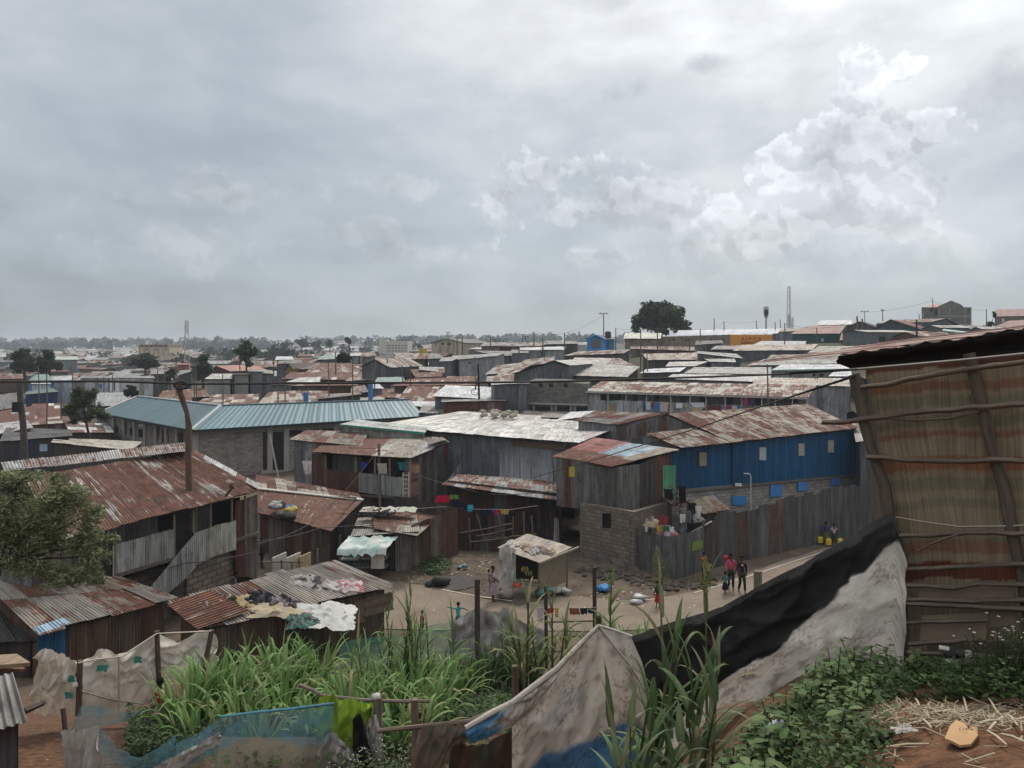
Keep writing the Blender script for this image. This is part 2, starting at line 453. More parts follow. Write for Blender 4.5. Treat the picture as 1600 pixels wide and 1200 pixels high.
# brighter towards the hidden sun, up and to the right
dot = t.add('ShaderNodeVectorMath', operation='DOT_PRODUCT'); t.put(dot.inputs[0], d)
g1, g2 = azel(1210, -200); gd = V((math.sin(g1)*math.cos(g2), math.cos(g1)*math.cos(g2), math.sin(g2)))
dot.inputs[1].default_value = gd
ang = t.math('ARCCOSINE', dot.outputs['Value'])
glow = t.math('POWER', t.rng(ang, .05, .66, 1, 0), 2.0)
lum = t.math('ADD', lum, t.math('MULTIPLY', glow, t.rng(lay, .36, .64, .36, .72)))
lum = t.math('SUBTRACT', lum, t.rng(az, -.75, .25, .095, 0))
cc = t.add('ShaderNodeCombineColor')
for i, k in enumerate((.885, 1.0, 1.10)): t.put(cc.inputs[i], t.math('MULTIPLY', lum, k))
warm = t.math('MAXIMUM', t.rng(lum, .40, .72), t.math('MAXIMUM', t.rng(zz, .45, .8), t.rng(dy, .1, -.3)))
tint = t.mix(warm, cc.outputs[0], t.mix(1.0, cc.outputs[0], (1.10, 1.0, .925, 1), 'MULTIPLY'))
def offs(x, y): return vm('ADD', ae, (x, y, 0))
def blobdist(bl):
    """smallest scaled distance to any of the cloud lumps given as directions"""
    m_ = None
    for bx, by, rx, ry in bl:
        a0, e0 = azel(bx, by); ix, iy = 1/(rx/F*math.cos(a0)**2*1.1), 1/(ry/F*1.05)
        k = vm('LENGTH', vm('MULTIPLY_ADD', ae, (ix, iy, 0), (-a0*ix, -e0*iy, 0))); m_ = k if m_ is None else t.math('MINIMUM', m_, k)
    return m_
def vor(vec):
    v = t.add('ShaderNodeTexVoronoi', feature='F1', voronoi_dimensions='2D'); t.put(v.inputs['Vector'], vec); v.inputs['Scale'].default_value = 17
    v.inputs['Detail'].default_value = 1.6; v.inputs['Roughness'].default_value = .55; return v.outputs['Distance']
wn = noise2(ae, 26, 5, .62); wob = vm('MULTIPLY_ADD', wn.outputs['Color'], (.034, .034, 0), ae)
b0 = vor(wob); b1 = vor(vm('ADD', wob, (.004, .012, 0)))
s0 = noise2(ae, 9, 7, .6).outputs['Fac']; s1 = noise2(offs(.010, .032), 9, 5, .55).outputs['Fac']
field = t.math('ADD', t.math('ADD', t.math('MULTIPLY', t.math('SUBTRACT', .50, b0), .42), t.math('MULTIPLY', t.math('SUBTRACT', wn.outputs['Fac'], .5), 1.5)), t.math('MULTIPLY', t.math('SUBTRACT', s0, .5), 2.3))
relief = t.math('ADD', t.math('MULTIPLY', t.rng(t.math('SUBTRACT', b1, b0), -.07, .10), .45), t.math('MULTIPLY', t.rng(t.math('SUBTRACT', s0, s1), -.07, .11), .55))
full = tint
def heap(bl, edge, bright, base, amount, under, thr=0.0):
    """one bank of heaped cloud: lumps (directions), crispness of its edge, brightness of the lit lumps"""
    global full
    f = t.math('ADD', t.math('SUBTRACT', 1.0, t.math('MINIMUM', blobdist(bl), 3.0)), field)
    cov = t.rng(f, thr, thr+edge, smooth=True); rimf = t.rng(f, thr+.03, thr+.6, 1, 0)
    l_ = t.math('ADD', t.math('ADD', lum, base), t.math('MULTIPLY', t.math('ADD', t.math('MULTIPLY', relief, .80), t.math('MULTIPLY', t.math('MULTIPLY', rimf, t.math('ADD', relief, .15)), .55)), bright))
    c_ = vm('MULTIPLY', l_, (.965, 1.0, 1.03))
    low = t.rng(el, math.atan2(CY-under[0], F), math.atan2(CY-under[1], F), 0, amount)
    full = t.mix(t.math('MULTIPLY', cov, low), full, c_)
heap([(1180, 420, 300, 70), (950, 400, 90, 26), (560, 362, 75, 26), (660, 395, 100, 30), (380, 300, 130, 34), (640, 290, 90, 24), (180, 320, 90, 24), (1470, 400, 110, 60), (300, 380, 160, 40)], .60, .24, -.035, .5, (510, 400))
heap([(868, 268, 75, 52), (860, 325, 110, 50), (1000, 325, 150, 52), (1170, 350, 190, 62), (940, 402, 60, 16)], .32, .32, -.11, .8, (510, 310))
heap([(1345, 150, 62, 70), (1275, 230, 105, 62), (1385, 225, 75, 85), (1300, 310, 170, 85), (1400, 320, 85, 50), (1352, 105, 24, 40)], .24, .37, -.15, .95, (460, 310))
dd = blobdist([(975, 4, 56, 22), (1102, 100, 34, 12), (1000, 138, 30, 22), (965, 150, 40, 16), (1585, 130, 60, 45)])
scud = t.rng(t.math('ADD', t.math('SUBTRACT', 1.0, t.math('MINIMUM', dd, 3.0)), t.math('MULTIPLY', t.math('SUBTRACT', s0, .5), 3.6)), .1, 1.2, 0, .5)
full = t.mix(scud, full, (.36, .37, .40, 1))
clear = t.add('ShaderNodeVectorMath', operation='SCALE'); t.put(clear.inputs[0], sky.outputs[0]); clear.inputs['Scale'].default_value = .11
res = t.mix(.9, clear.outputs[0], full)
bg = t.add('ShaderNodeBackground'); t.put(bg.inputs[0], res); bg.inputs[1].default_value = 1.0
t.link(bg.outputs[0], t.out.inputs['Surface'])
w.cycles.sampling_method = 'AUTOMATIC'

sc.view_settings.view_transform = 'Standard'; sc.view_settings.look = 'None'
sc.view_settings.exposure = .14; sc.view_settings.gamma = 1.0
sc.render.engine = 'CYCLES'
sc.cycles.max_bounces = 6; sc.cycles.diffuse_bounces = 3; sc.cycles.glossy_bounces = 2; sc.cycles.transparent_max_bounces = 12
sc.cycles.volume_bounces = 0; sc.cycles.use_denoising = True

# haze: one closed box of even air round everything
hz = MB(); hz.box((0, 1540, 22), (6700, 3160, 48), (1, 1, 1))
th = NT('haze'); pv = th.add('ShaderNodeVolumePrincipled'); pv.inputs['Color'].default_value = (.80, .88, .98, 1)
pv.inputs['Density'].default_value = .0003; pv.inputs['Anisotropy'].default_value = .2
th.link(pv.outputs[0], th.out.inputs['Volume'])
hz.build('haze', 'haze', kind='stuff')

# ---------------------------------------------------------------- terrain
g = MB()
Ys = [-18, -10, -5, -2, 0]+[.5*i for i in range(1, 68)]+[34+2*i for i in range(0, 30)]+[94+6*i for i in range(0, 30)]+[280+30*i for i in range(30)]+[1200+120*i for i in range(16)]
rows = []
for Y in Ys:
    hw = max(24, abs(Y)*1.05+22)
    rows.append([V((hw*(2*k/120-1), Y, gz(hw*(2*k/120-1), Y))) for k in range(121)])
g.grid(rows, (.1, .08, .06))
g.build('ground', 'ground', kind='structure')
# the beaten street
def patch(name, pts, mat, z, kind='structure', col=(.2, .15, .1), n=6):
    m_ = MB(); top, bot = pts
    def along(l, s):
        k = s*(len(l)-1); i = min(int(k), len(l)-2); f = k-i
        return l[i][0]*(1-f)+l[i+1][0]*f, l[i][1]*(1-f)+l[i+1][1]*f
    rows = []
    for i in range(n+1):
        r = []
        for j in range(41):
            a = along(top, j/40); b = along(bot, j/40); k = i/n
            p = PZ(a[0]*(1-k)+b[0]*k, a[1]*(1-k)+b[1]*k, z)
            p.z = max(gz(p.x, p.y), 0)+z
            p += V((.25*mnoise.noise(p*.5), .25*mnoise.noise(p*.5+V((9, 0, 0))), 0)) if i in (0, n) else V((0, 0, 0))
            r.append(p)
        rows.append(r)
    m_.grid(rows, col)
    return m_.build(name, mat, kind=kind)
patch('street', ([(600, 906), (690, 918), (760, 936), (810, 948), (890, 930), (960, 938), (1030, 934), (1095, 922), (1200, 884), (1300, 852), (1420, 815)],
                 [(590, 982), (690, 984), (760, 985), (820, 984), (900, 984), (960, 984), (1060, 980), (1120, 962), (1240, 915), (1340, 880), (1460, 840)]), 'road', .03)
ln = MB()
for seg in ([(1085, 926), (1130, 913), (1180, 897), (1240, 877), (1330, 848)], [(690, 921), (745, 931), (800, 939)], [(1000, 938), (1040, 934)]):
    for a, b in zip(seg, seg[1:]):
        p, q = PZ(*a, .05), PZ(*b, .05); e = (q-p).cross(V((0, 0, 1))).normalized()*.055
        ln.face([p-e, q-e, q+e, p+e], (.36, .32, .26))
ln.build('kerb_strip', 'plain', kind='structure')
# ---------------------------------------------------------------- buildings: helpers
def lerp(a, b, t): return a*(1-t)+b*t
def window(par, pl, x0, y0, x1, y1, col=DARK, frame=(.16, .13, .1), name='window', mat='glass', off=.03):
    m_ = MB(); panel(m_, pl, rect(x0, y0, x1, y1), col, off, .05)
    o = m_.build(name, mat, par)
    if frame:
        f = MB(); w_ = max(.35, (x1-x0)*.09)
        for a, b, c, d in ((x0-w_, y0-w_, x1+w_, y0), (x0-w_, y1, x1+w_, y1+w_), (x0-w_, y0, x0, y1), (x1, y0, x1+w_, y1)):
            panel(f, pl, rect(a, b, c, d), frame, off+.03, .08)
        if x1-x0 > 6: panel(f, pl, rect((x0+x1)/2-w_*.35, y0, (x0+x1)/2+w_*.35, y1), frame, off+.02, .05)
        adopt(f.build('window_frame', 'plain', None), o) if False else f.build('window_frame', 'plain', o)
    return o
def house(label, e, r, Y, D, rp='rust', wp='wgrey', Y2=None, D2=None, name='shack', cat='house', back='drop', zb=None, group=None, win=(), inset=.3,
          wmat='metal', rmat='metal', sw=.8, cor=0, jit=.03, fascia=None, roofthick=None, single=False, sl=2.3):
    Y2 = Y if Y2 is None else Y2; D2 = D if D2 is None else D2
    A, B = P(e[0], e[1], Y), P(e[2], e[3], Y2); C, E = P(r[2], r[3], Y2+D2), P(r[0], r[1], Y+D)
    mid = (A+B+C+E)/4
    base = min(gz(p.x, p.y) for p in (A, B, C, E)) if zb is None else zb
    t = None if single else thing(name, label, cat, (mid.x, mid.y, base), group)
    rf = MB(); sheets(rf, A, B, C, E, rp, sw, sl, cor, jit)
    allc = [A, B, C, E]
    if back == 'gable':
        A2, B2 = E+(E-A), C+(C-B); A2.z, B2.z = A.z, B.z
        sheets(rf, B2, A2, E, C, rp, sw, sl, cor, jit)
    # underside
    uside(rf, E, C, B, A, .04)
    wl = MB() if not single else rf; wm = 0 if not single else 1
    def ins(p, q, k):  # move p towards q by k metres on plan
        dd = V((q.x-p.x, q.y-p.y, 0)); L = dd.length or 1
        return V((p.x, p.y, 0))+dd*min(k/L, .3)
    fa, fb = ins(A, B, inset), ins(B, A, inset)
    dv = V((E.x-A.x, E.y-A.y, 0)).normalized()*inset; fa += dv; fb += dv
    def under(p):  # height of the roof plane at p
        n = (B-A).cross(E-A); return A.z-(n.x*(p.x-A.x)+n.y*(p.y-A.y))/n.z if abs(n.z) > 1e-6 else A.z
    ba, bb = V((E.x, E.y, 0)), V((C.x, C.y, 0)); ba = ba.lerp(V((bb.x, bb.y, 0)), .03); bb = bb.lerp(ba, .03)
    for p in (fa, fb, ba, bb): p.z = base-.3
    top = lambda p: under(p)-.07
    wallsheets(wl, fa, fb, top(fa), top(fb), wp, m=wm)
    wallsheets(wl, fb, bb, top(fb), C.z-.07, wp, m=wm)
    wallsheets(wl, ba, fa, E.z-.07, top(fa), wp, m=wm)
    if back == 'gable':
        a3, b3 = V((A2.x, A2.y, base-.3)), V((B2.x, B2.y, base-.3))
        a3 = a3.lerp(b3, .03); b3 = b3.lerp(a3, .03)
        wallsheets(wl, bb, b3, C.z-.07, B2.z-.07, wp, m=wm); wallsheets(wl, a3, ba, A2.z-.07, E.z-.07, wp, m=wm)
        wallsheets(wl, b3, a3, B2.z-.07, A2.z-.07, wp, m=wm)
    else: wallsheets(wl, bb, ba, C.z-.07, E.z-.07, wp, m=wm)
    if single:
        o = rf.build(name, [rmat, wmat], None, label, cat, group); return o
    rf.build('roof', rmat, t); wl.build('wall', wmat, t)
    if fascia:
        f = MB(); f.bar(A+V((0, -.02, -.06)), B+V((0, -.02, -.06)), .05, .16, fascia); f.build('fascia', 'plain', t)
    pl = Plane(fa, fb)
    for w_ in win: window(t, pl, *w_)
    t_pl[label] = pl
    return t
t_pl = {}
def gable(label, L, A, Rr, Y, D, dx=0, rp='grey', wp='wgrey', name='shack', cat='house', group=None, win=(), over=.35, wmat='metal', rmat='metal', zb=None, fascia=None):
    """gable end faces the viewer: left eave, apex, right eave pixels at depth Y; runs D back with sideways drift dx"""
    a, k, b = P(*L, Y), P(*A, Y), P(*Rr, Y); d = V((dx, D, 0)); dn = d.normalized()
    base = min(gz(p.x, p.y) for p in (a, b, a+d, b+d)) if zb is None else zb
    t = thing(name, label, cat, (k.x, Y+D/2, base), group)
    rf = MB(); o = -dn*over
    sheets(rf, a+d, a+o, k+o, k+d, rp); sheets(rf, b+o, b+d, k+d, k+o, rp)
    for q in ((a, k), (k, b)):
        p0, p1 = q[0]+o, q[1]+o
        rf.face([p0-V((0, 0, .05)), p1-V((0, 0, .05)), p1+d-V((0, 0, .05)), p0+d-V((0, 0, .05))], (.05, .045, .04, .3))
    rf.build('roof', rmat, t)
    wl = MB(); ai, bi = a.lerp(b, .04), b.lerp(a, .04); z0 = base-.3
    def foot(p): return V((p.x, p.y, z0))
    sl_l = (k.z-a.z)/max(.01, (k.x-a.x)); 
    wallsheets(wl, foot(ai), foot(k), a.z-.05, k.z-.05, wp); wallsheets(wl, foot(k), foot(bi), k.z-.05, b.z-.05, wp)
    wallsheets(wl, foot(bi), foot(bi+d), b.z-.05, b.z-.05, wp); wallsheets(wl, foot(ai+d), foot(ai), a.z-.05, a.z-.05, wp)
    wallsheets(wl, foot(bi+d), foot(ai+d), b.z-.05, a.z-.05, wp)
    wl.build('wall', wmat, t)
    if fascia:
        f = MB()
        for q in ((a, k), (k, b)): f.bar(q[0]+o+V((0, -.03, -.05)), q[1]+o+V((0, -.03, -.05)), .04, .16, fascia)
        f.build('fascia', 'plain', t)
    pl = Plane(ai, bi)
    for w_ in win: window(t, pl, *w_)
    return t

# ================================================================= two-storey rust roofed house, left
t = thing('house', 'long two-storey iron house with rust roof and outside stair, behind the bushy tree', 'house', (-17, 32, 0))
A, B = PZ(85, 846, 4.8), PZ(404, 766, 4.8); C, D = PZ(292, 704, 6.5), PZ(40, 746, 6.5)
rf = MB()
sheets(rf, A, B, C, D, pal((.6, (.37, .35, .32), .70, .86), (.4, (.36, .34, .31), .62, .74)), .8, 3.2, .12, .03, .12)
uside(rf, D, C, B, A, .05)
rt = PZ(404, 766, 4.8); a2 = P(352, 736, 38.6); b2 = P(404, 762, 37.2)
rf.build('roof', 'metal', t)
rc = MB(); a, b = PZ(8, 737, 6.62), PZ(293, 705, 6.62); c, d2 = PZ(288, 692, 6.72), PZ(2, 723, 6.72)
pass
sheets(rc, a, b, c, d2, pal((.5, (.36, .35, .33), .25, .5), (.5, (.30, .27, .24), .35, .6)), .8, 2, .12, .03, .05)
rc.build('ridge_strip', 'metal', t, 'pale streaked strip of sheets along the ridge')
rx = MB(); sheets(rx, PZ(300, 712, 6.2), P(402, 764, 36.2), P(404, 757, 37.4), PZ(305, 703, 6.35), pal((.5, (.15, .07, .05), .5, .7), (.5, (.42, .42, .42), .1, .3)), .8, 2)
rx.build('roof_edge', 'metal', t)
u = (B-A); u.z = 0; u.normalize(); nin = V((-u.y, u.x, 0))
wa, wb = V((A.x, A.y, 0))+nin*1.15, V((B.x, B.y, 0))+nin*1.15-u*.35
pl = Plane(wa, wb); bal = Plane(wa-nin*.95, wb-nin*.95); low = Plane(wa-nin*.5, wb-nin*.5)
wl = MB(); wallsheets(wl, wa, wb, 4.95, 4.95, pal((.6, (.20, .19, .18), .1, .3), (.4, (.11, .10, .095), .2, .4)))
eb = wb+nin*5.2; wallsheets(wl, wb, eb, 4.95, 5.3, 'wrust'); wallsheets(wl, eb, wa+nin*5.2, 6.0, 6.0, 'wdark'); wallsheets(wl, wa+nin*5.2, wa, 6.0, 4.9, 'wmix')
wl.build('wall', 'metal', t)
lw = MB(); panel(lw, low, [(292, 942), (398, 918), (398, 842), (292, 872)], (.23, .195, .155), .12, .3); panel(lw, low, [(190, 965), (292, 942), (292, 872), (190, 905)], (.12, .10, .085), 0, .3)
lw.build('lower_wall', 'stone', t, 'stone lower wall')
dk = MB(); dk.face([bal(182, 898), bal(404, 833), pl(404, 826), pl(182, 892)][::-1], (.05, .04, .03)); dk.bar(bal(182, 899), bal(402, 834), .14, .14, WOOD); dk.build('balcony_floor', 'wood', t)
bp = MB()
def bal_sheets(mb, plane, segs, p, off=0, sw=.8):
    for (x0, yt0, yb0), (x1, yt1, yb1) in zip(segs, segs[1:]):
        a, b = plane(x0, yb0, off), plane(x1, yb1, off); c, d = plane(x1, yt1, off), plane(x0, yt0, off)
        sheets(mb, a, b, c, d, p, sw, 9, .1, .02, .05, 0, R, .01, .05)
galv = pal((.7, (.335, .35, .325), 0, .2), (.3, (.40, .41, .385), .05, .25))
bal_sheets(bp, bal, [(176, 850, 902), (225, 838, 885), (272, 826, 871)], galv)
bp.build('balcony_rail', 'metal', t, 'pale corrugated balcony front'); bp = MB(); bal_sheets(bp, bal, [(304, 832, 884), (336, 821, 868), (369, 813, 858)], pal((.7, (.38, .375, .33), .05, .25), (.3, (.42, .41, .37), .1, .3)), .08)
bp.build('balcony_rail', 'metal', t, 'pale corrugated balcony front')
st = MB(); bal_sheets(st, bal, [(232, 920, 936), (262, 884, 926), (292, 848, 900), (306, 832, 884)], pal((1, (.36, .375, .36), 0, .2)), .12)
st.build('stair_rail', 'metal', t, 'slanting pale sheet beside the stair')
stp = MB()
for i in range(11):
    k = i/10; p, q = bal(240+62*k, 934-74*k, 0), pl(240+62*k, 930-74*k, 0); p.z = q.z = .4+i*.21
    stp.bar(p, q, .26, .04, WOOD)
stp.build('stair', 'wood', t)
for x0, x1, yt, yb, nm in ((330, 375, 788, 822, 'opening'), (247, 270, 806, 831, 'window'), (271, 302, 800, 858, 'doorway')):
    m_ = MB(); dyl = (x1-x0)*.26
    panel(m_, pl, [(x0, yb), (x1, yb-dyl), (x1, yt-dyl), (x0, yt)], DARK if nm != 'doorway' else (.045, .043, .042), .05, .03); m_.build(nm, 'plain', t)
for x, y0, y1 in ((302, 798, 832), (329, 788, 824), (362, 780, 818), (383, 775, 852), (272, 804, 872), (180, 830, 960)):
    m_ = MB(); m_.tube([bal(x, y0), bal(x, y1)], .055, WOODL, 5); m_.build('post', 'wood', t)
rp_ = MB(); bal_sheets(rp_, bal, [(368, 784, 900), (384, 779, 900), (402, 773, 905)], pal((.5, (.10, .04, .035), .3, .6), (.5, (.2, .19, .17), .3, .5)), -.05); rp_.build('end_panel', 'metal', t, 'red brown end sheets')
ft = MB(); panel(ft, low, rect(366, 874, 396, 925), (.02, .012, .011), .16, .03); ft.build('doorway', 'plain', t)
br = MB(); br.tube([P(352, 776, 34), P(358, 768, 34), P(365, 760, 34)], .06, (.08, .05, .04), 5)
for k in range(9): br.tube([P(360, 765, 34), P(356+R.random()*12, 752+R.random()*6, 34+R.random()*.3-.1)], .02, (.16, .07, .06), 4)
br.build('dry_branch', 'bark', None, 'dry pinkish branch sticking up from the eave of the long rust roof', 'branch')
bs = MB(); bs.tube([P(249, 712, 37.6), P(254, 733, 36.2)], .06, (.4, .37, .33), 4); bs.tube([P(247, 728, 37), P(252, 716, 37.3)], .05, (.35, .32, .28), 4)
bs.build('loose_plank', 'wood', None, 'pair of pale sticks lying on the long rust roof', 'stick')

# crooked trunk pole with the cable
pole = thing('cable_pole', 'tall crooked tree-trunk pole rising through the eave of the rust roof', 'pole', P(296, 790, 32))
m_ = MB(); m_.tube([P(297, 830, 33.9), P(296, 790, 33.9), P(295, 750, 33.9), P(294, 700, 33.9), P(295, 668, 33.9), P(292, 645, 33.9), P(287, 630, 33.9), P(281, 612, 33.9), P(280, 602, 33.9)], [.17, .16, .14, .125, .14, .10, .12, .13, .14], (.11, .075, .055), 9)
m_.build('trunk', 'bark', pole)
kn = MB(); kn.tube([P(283+11*math.cos(a*.7), 602+5.5*math.sin(a*.7), 33.8-.05*a) for a in range(16)], .055, (.03, .028, .026), 6); kn.build('cable_knot', 'plain', pole)
cb = MB()
pts = []
for i in range(41):
    k = i/40; x = -60+340*k; pts.append(P(x, 594+4.5*k+1.2*math.sin(k*7), 33+.8*k))
cb.tube(pts, .062, (.05, .042, .036), 6); cb.build('cable', 'plain', None, 'thick dark cable from the crooked pole across the view over the far rooftops', 'cable')
cb = MB(); p0 = P(284, 601, 31.7); p1 = P(780, 598, 23); p2 = P(1200, 585.5, 14); p3 = P(1338, 574, 6.2)
pts = []
for i in range(61):
    k = i/60
    x = 284+(1338-284)*k; Yd = 33.7*(1-k)+6.2*k
    y = lin(x, [284, 540, 780, 900, 1040, 1200, 1338], [600, 598.5, 597.5, 595.5, 591, 585.5, 577])
    pts.append(P(x, y, Yd))
cb.tube(pts, [.055*(1-i/60)+.009*(i/60) for i in range(61)], (.036, .032, .03), 6)
cb.build('cable', 'plain', None, 'thick dark cable running from the crooked pole to the matting hut', 'cable')
# dark leaning pole with a switch box at far left
pole = thing('utility_pole', 'dark leaning trunk pole with a black box, beside the navy wall at far left', 'pole', P(38, 745, 46))
m_ = MB(); m_.tube([P(39, 760, 46), P(38, 700, 46), P(36, 660, 46), P(32, 625, 46), P(30, 592, 46)], [.2, .19, .18, .17, .15], (.075, .065, .06), 8); m_.build('trunk', 'bark', pole)
m_ = MB(); m_.box(P(27, 636, 45.8), (.45, .3, .6), (.02, .02, .022)); m_.build('switch_box', 'plain', pole)

# ================================================================= sheds in the dip, lower left
def shed(label, A, B, C, D, rp, wp, zb, cor=.12, inset=.3, name='shed', **k):
    t = thing(name, label, 'shed', tuple((A+B)/2*V((1, 1, 0)) if False else (((A+B+C+D)/4).x, ((A+B+C+D)/4).y, zb)))
    rf = MB(); sheets(rf, A, B, C, D, rp, k.get('sw', .8), k.get('sl', 2.2), cor, k.get('jit', .05), .18, ragged=k.get('ragged', .1))
    uside(rf, D, C, B, A, .06); rf.build('roof', 'metal', t)
    c = (A+B+C+D)/4; f = [V((p.x+(c.x-p.x)*.07, p.y+(c.y-p.y)*.07, zb)) for p in (A, B, C, D)]
    f = [q+(V((c.x, c.y, zb))-q).normalized()*inset*.5 for q in f]
    tops = [p.z-.12 for p in (A, B, C, D)]
    wl = MB()
    for i in range(4): wallsheets(wl, f[i], f[(i+1) % 4], tops[i], tops[(i+1) % 4], wp if not isinstance(wp, list) else wp[i], cor=k.get('wcor', .1))
    wl.build('wall', 'metal', t)
    return t, Plane(f[0], f[1]), Plane(f[1], f[2])
brown = pal((.6, (.165, .105, .075), .2, .45), (.4, (.14, .115, .095), .2, .5))
t, pl, pr = shed('low brown corrugated shed with blue end door, under the bushy tree', PZ(58, 990, 2.6), PZ(274, 935, 2.6), PZ(186, 902, 3.2), PZ(-40, 896, 3.2),
     pal((.6, (.28, .24, .20), .6, .8), (.4, (.27, .24, .21), .3, .55)), pal((.75, (.135, .086, .062), .25, .5), (.25, (.135, .11, .09), .1, .4)), 0)
m_ = MB(); a, b = pl(60, 1032, .05), pl(101, 1020, .05); c, d = pl(101, 978, .05), pl(60, 990, .05); sheets(m_, a, b, c, d, pal((1, (.012, .10, .22), 0, .08)), .5, 9, .1); m_.build('door', 'metal', t, 'bright blue corrugated door')
m_ = MB(); sheets(m_, PZ(60, 989, 2.62), PZ(108, 974, 2.62), PZ(98, 966, 2.75), PZ(52, 981, 2.75), pal((1, (.24, .36, .46), 0, .1)), .8, 9, .1); m_.build('eave_patch', 'metal', t, 'pale blue sheet patching the eave')
t, pl, pr = shed('dark shed with rusty streaked sheets at the bottom left edge', P(-90, 1010, 26), P(58, 1000, 24.6), P(10, 935, 28), P(-120, 935, 28), 'wdark', 'wdark', .2)
t, pl, pr = shed('long low shed with plastic and rags heaped on its roof', PZ(312, 984, 2.25), PZ(617, 914, 2.25), PZ(520, 874, 2.95), PZ(262, 938, 2.95),
     pal((.45, (.29, .25, .21), .6, .8), (.55, (.28, .25, .215), .3, .55)), pal((.6, (.115, .078, .058), .25, .55), (.4, (.10, .085, .07), .2, .4)), 0, sl=1.6, ragged=.3)
m_ = MB(); panel(m_, pl, [(554, 975), (570, 972), (570, 936), (554, 940)], (.13, .09, .065), .05, .04); panel(m_, pl, [(570, 962), (614, 950), (614, 926), (570, 937)], (.15, .11, .08), .06, .04)
for y in (932, 944, 958): m_.bar(pl(570, y+5, .1), pl(615, y-7, .1), .05, .06, (.12, .09, .065))
m_.build('plank_panel', 'wood', t, 'wooden plank panel near the right end')
m_ = MB(); sheets(m_, PZ(264, 945, 2.9), PZ(312, 982, 2.32), PZ(390, 955, 2.45), PZ(330, 922, 3.0), pal((.7, (.33, .27, .21), .72, .85), (.3, (.30, .25, .2), .3, .5)), .8, 2, .12); m_.build('roof_patch', 'metal', t, 'orange rust sheets at the left corner')
t, pl, pr = shed('weathered grey corrugated hut roof at the lower left corner', P(-60, 1150, 10.2), P(38, 1122, 10.2), P(18, 1052, 11.6), P(-60, 1070, 11.6), pal((1, (.25, .24, .225), .05, .3)), 'wslate', 4.6, wcor=0)
m_ = MB(); m_.bar(P(-30, 1036, 10.4), P(36, 1031, 10.8), .5, .05, (.22, .16, .11)); m_.bar(P(-30, 1046, 10.6), P(33, 1043, 11), .3, .04, (.15, .07, .05)); m_.build('loose_plank', 'wood', None, 'splintered pale board lying above the grey hut roof at the edge', 'board')
m_ = MB(); m_.tube([P(35, 1112, 11), P(50, 1106, 12), P(67, 1098, 13.3)], .05, (.05, .035, .03), 5); m_.build('loose_stick', 'bark', None, 'dark stick jutting out behind the grey hut roof', 'stick')

# ================================================================= blue roofed school
t = thing('school_building', 'long block hall with blue-green hipped roof', 'building', (-28, 72, 0))
e0, e1, e2 = PZ(155, 645, 4.5), PZ(300, 672, 4.5), PZ(662, 650, 4.5)
r0, r1, r2 = P(215, 619.5, 89), P(345, 634, 74.5), P(640, 624.5, 84)
rb0 = e0+(r0-e0)*1.0; rf = MB()
sheets(rf, e0, e1, r1, r0, 'teal', .95, 12, 0, .004, 0)
sheets(rf, e1, e2, r2, r1, pal((1, (.072, .135, .16), 0, .02)), .95, 12, 0, .004, 0)
back0, back1, back2 = e0+V((11, 11, 0)), V((-20, 84, 4.5)), e2+V((-2, 10, 0))
for q in ((e0, r0, back0), (back0, r0, r1, back1), (back1, r1, r2, back2), (e2, back2, r2)):
    rf.face(q if True else q, (.09, .18, .22))
rf.build('roof', 'metal_ribbed', t)
cp = MB()
for a, b in ((r0, r1), (e1, r1), (r1, r2), (e0, r0)): cp.bar(a+V((0, 0, .06)), b+V((0, 0, .06)), .3, .1, (.34, .36, .37) if a is not r1 else (.11, .17, .2))
for a, b in ((e0, e1), (e1, e2)): cp.bar(a+V((0, 0, -.1)), b+V((0, 0, -.1)), .1, .16, (.02, .03, .035))
cp.build('ridge_cap', 'plain', t)
def inset3(p, q, r, k): return p
c0 = V((-27.2, 71, 0)); dl = (e0-e1).normalized(); dr = (e2-e1).normalized(); bis = (dl+dr).normalized()
k1 = e1+bis*1.1; k1.z = 0; k0 = k1+V((dl.x, dl.y, 0))*23.2; k2 = k1+V((dr.x, dr.y, 0))*21.2
wl = MB()
for a, b in ((k0, k1), (k1, k2)):
    wl.face([V((a.x, a.y, -.3)), V((b.x, b.y, -.3)), V((b.x, b.y, 4.5)), V((a.x, a.y, 4.5))], (.30, .275, .24))
wl.face([V((k2.x, k2.y, -.3)), V((k2.x+5, k2.y+8, -.3)), V((k2.x+5, k2.y+8, 4.5)), V((k2.x, k2.y, 4.5))], (.28, .26, .23))
wl.face([V((k0.x+8, k0.y+8, -.3)), V((k0.x, k0.y, -.3)), V((k0.x, k0.y, 4.5)), V((k0.x+8, k0.y+8, 4.5))], (.28, .26, .23))
wl.build('wall', 'block', t)
pL, pR = Plane(k0, k1), Plane(k1, k2)
for i in range(8):
    x = 174+i*16.5; m_ = MB(); panel(m_, pL, rect(x, 648+i*3.3, x+3, 702+i*5), (.33, .31, .28), .18, .3); m_.build('pillar', 'plain', t)
for x0, x1, y0, y1 in ((178, 184, 656, 676), (191, 198, 658, 678), (203, 211, 660, 680), (216, 224, 663, 683), (240, 248, 667, 688), (253, 263, 670, 692), (276, 286, 676, 698)): window(t, pL, x0, y0, x1, y1, (.03, .024, .022), (.13, .075, .055))
for x in (302, 418, 444, 522): m_ = MB(); panel(m_, pR, rect(x, 672-(x-302)*.05, x+8, 762), (.30, .28, .25), .2, .35); m_.build('pillar', 'plain', t)
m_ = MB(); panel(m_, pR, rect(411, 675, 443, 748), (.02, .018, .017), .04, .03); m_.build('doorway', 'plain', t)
for x in (450, 477, 504): window(t, pR, x, 672-(x-450)*.05, x+22, 682-(x-450)*.05, (.03, .028, .026), (.3, .28, .25))
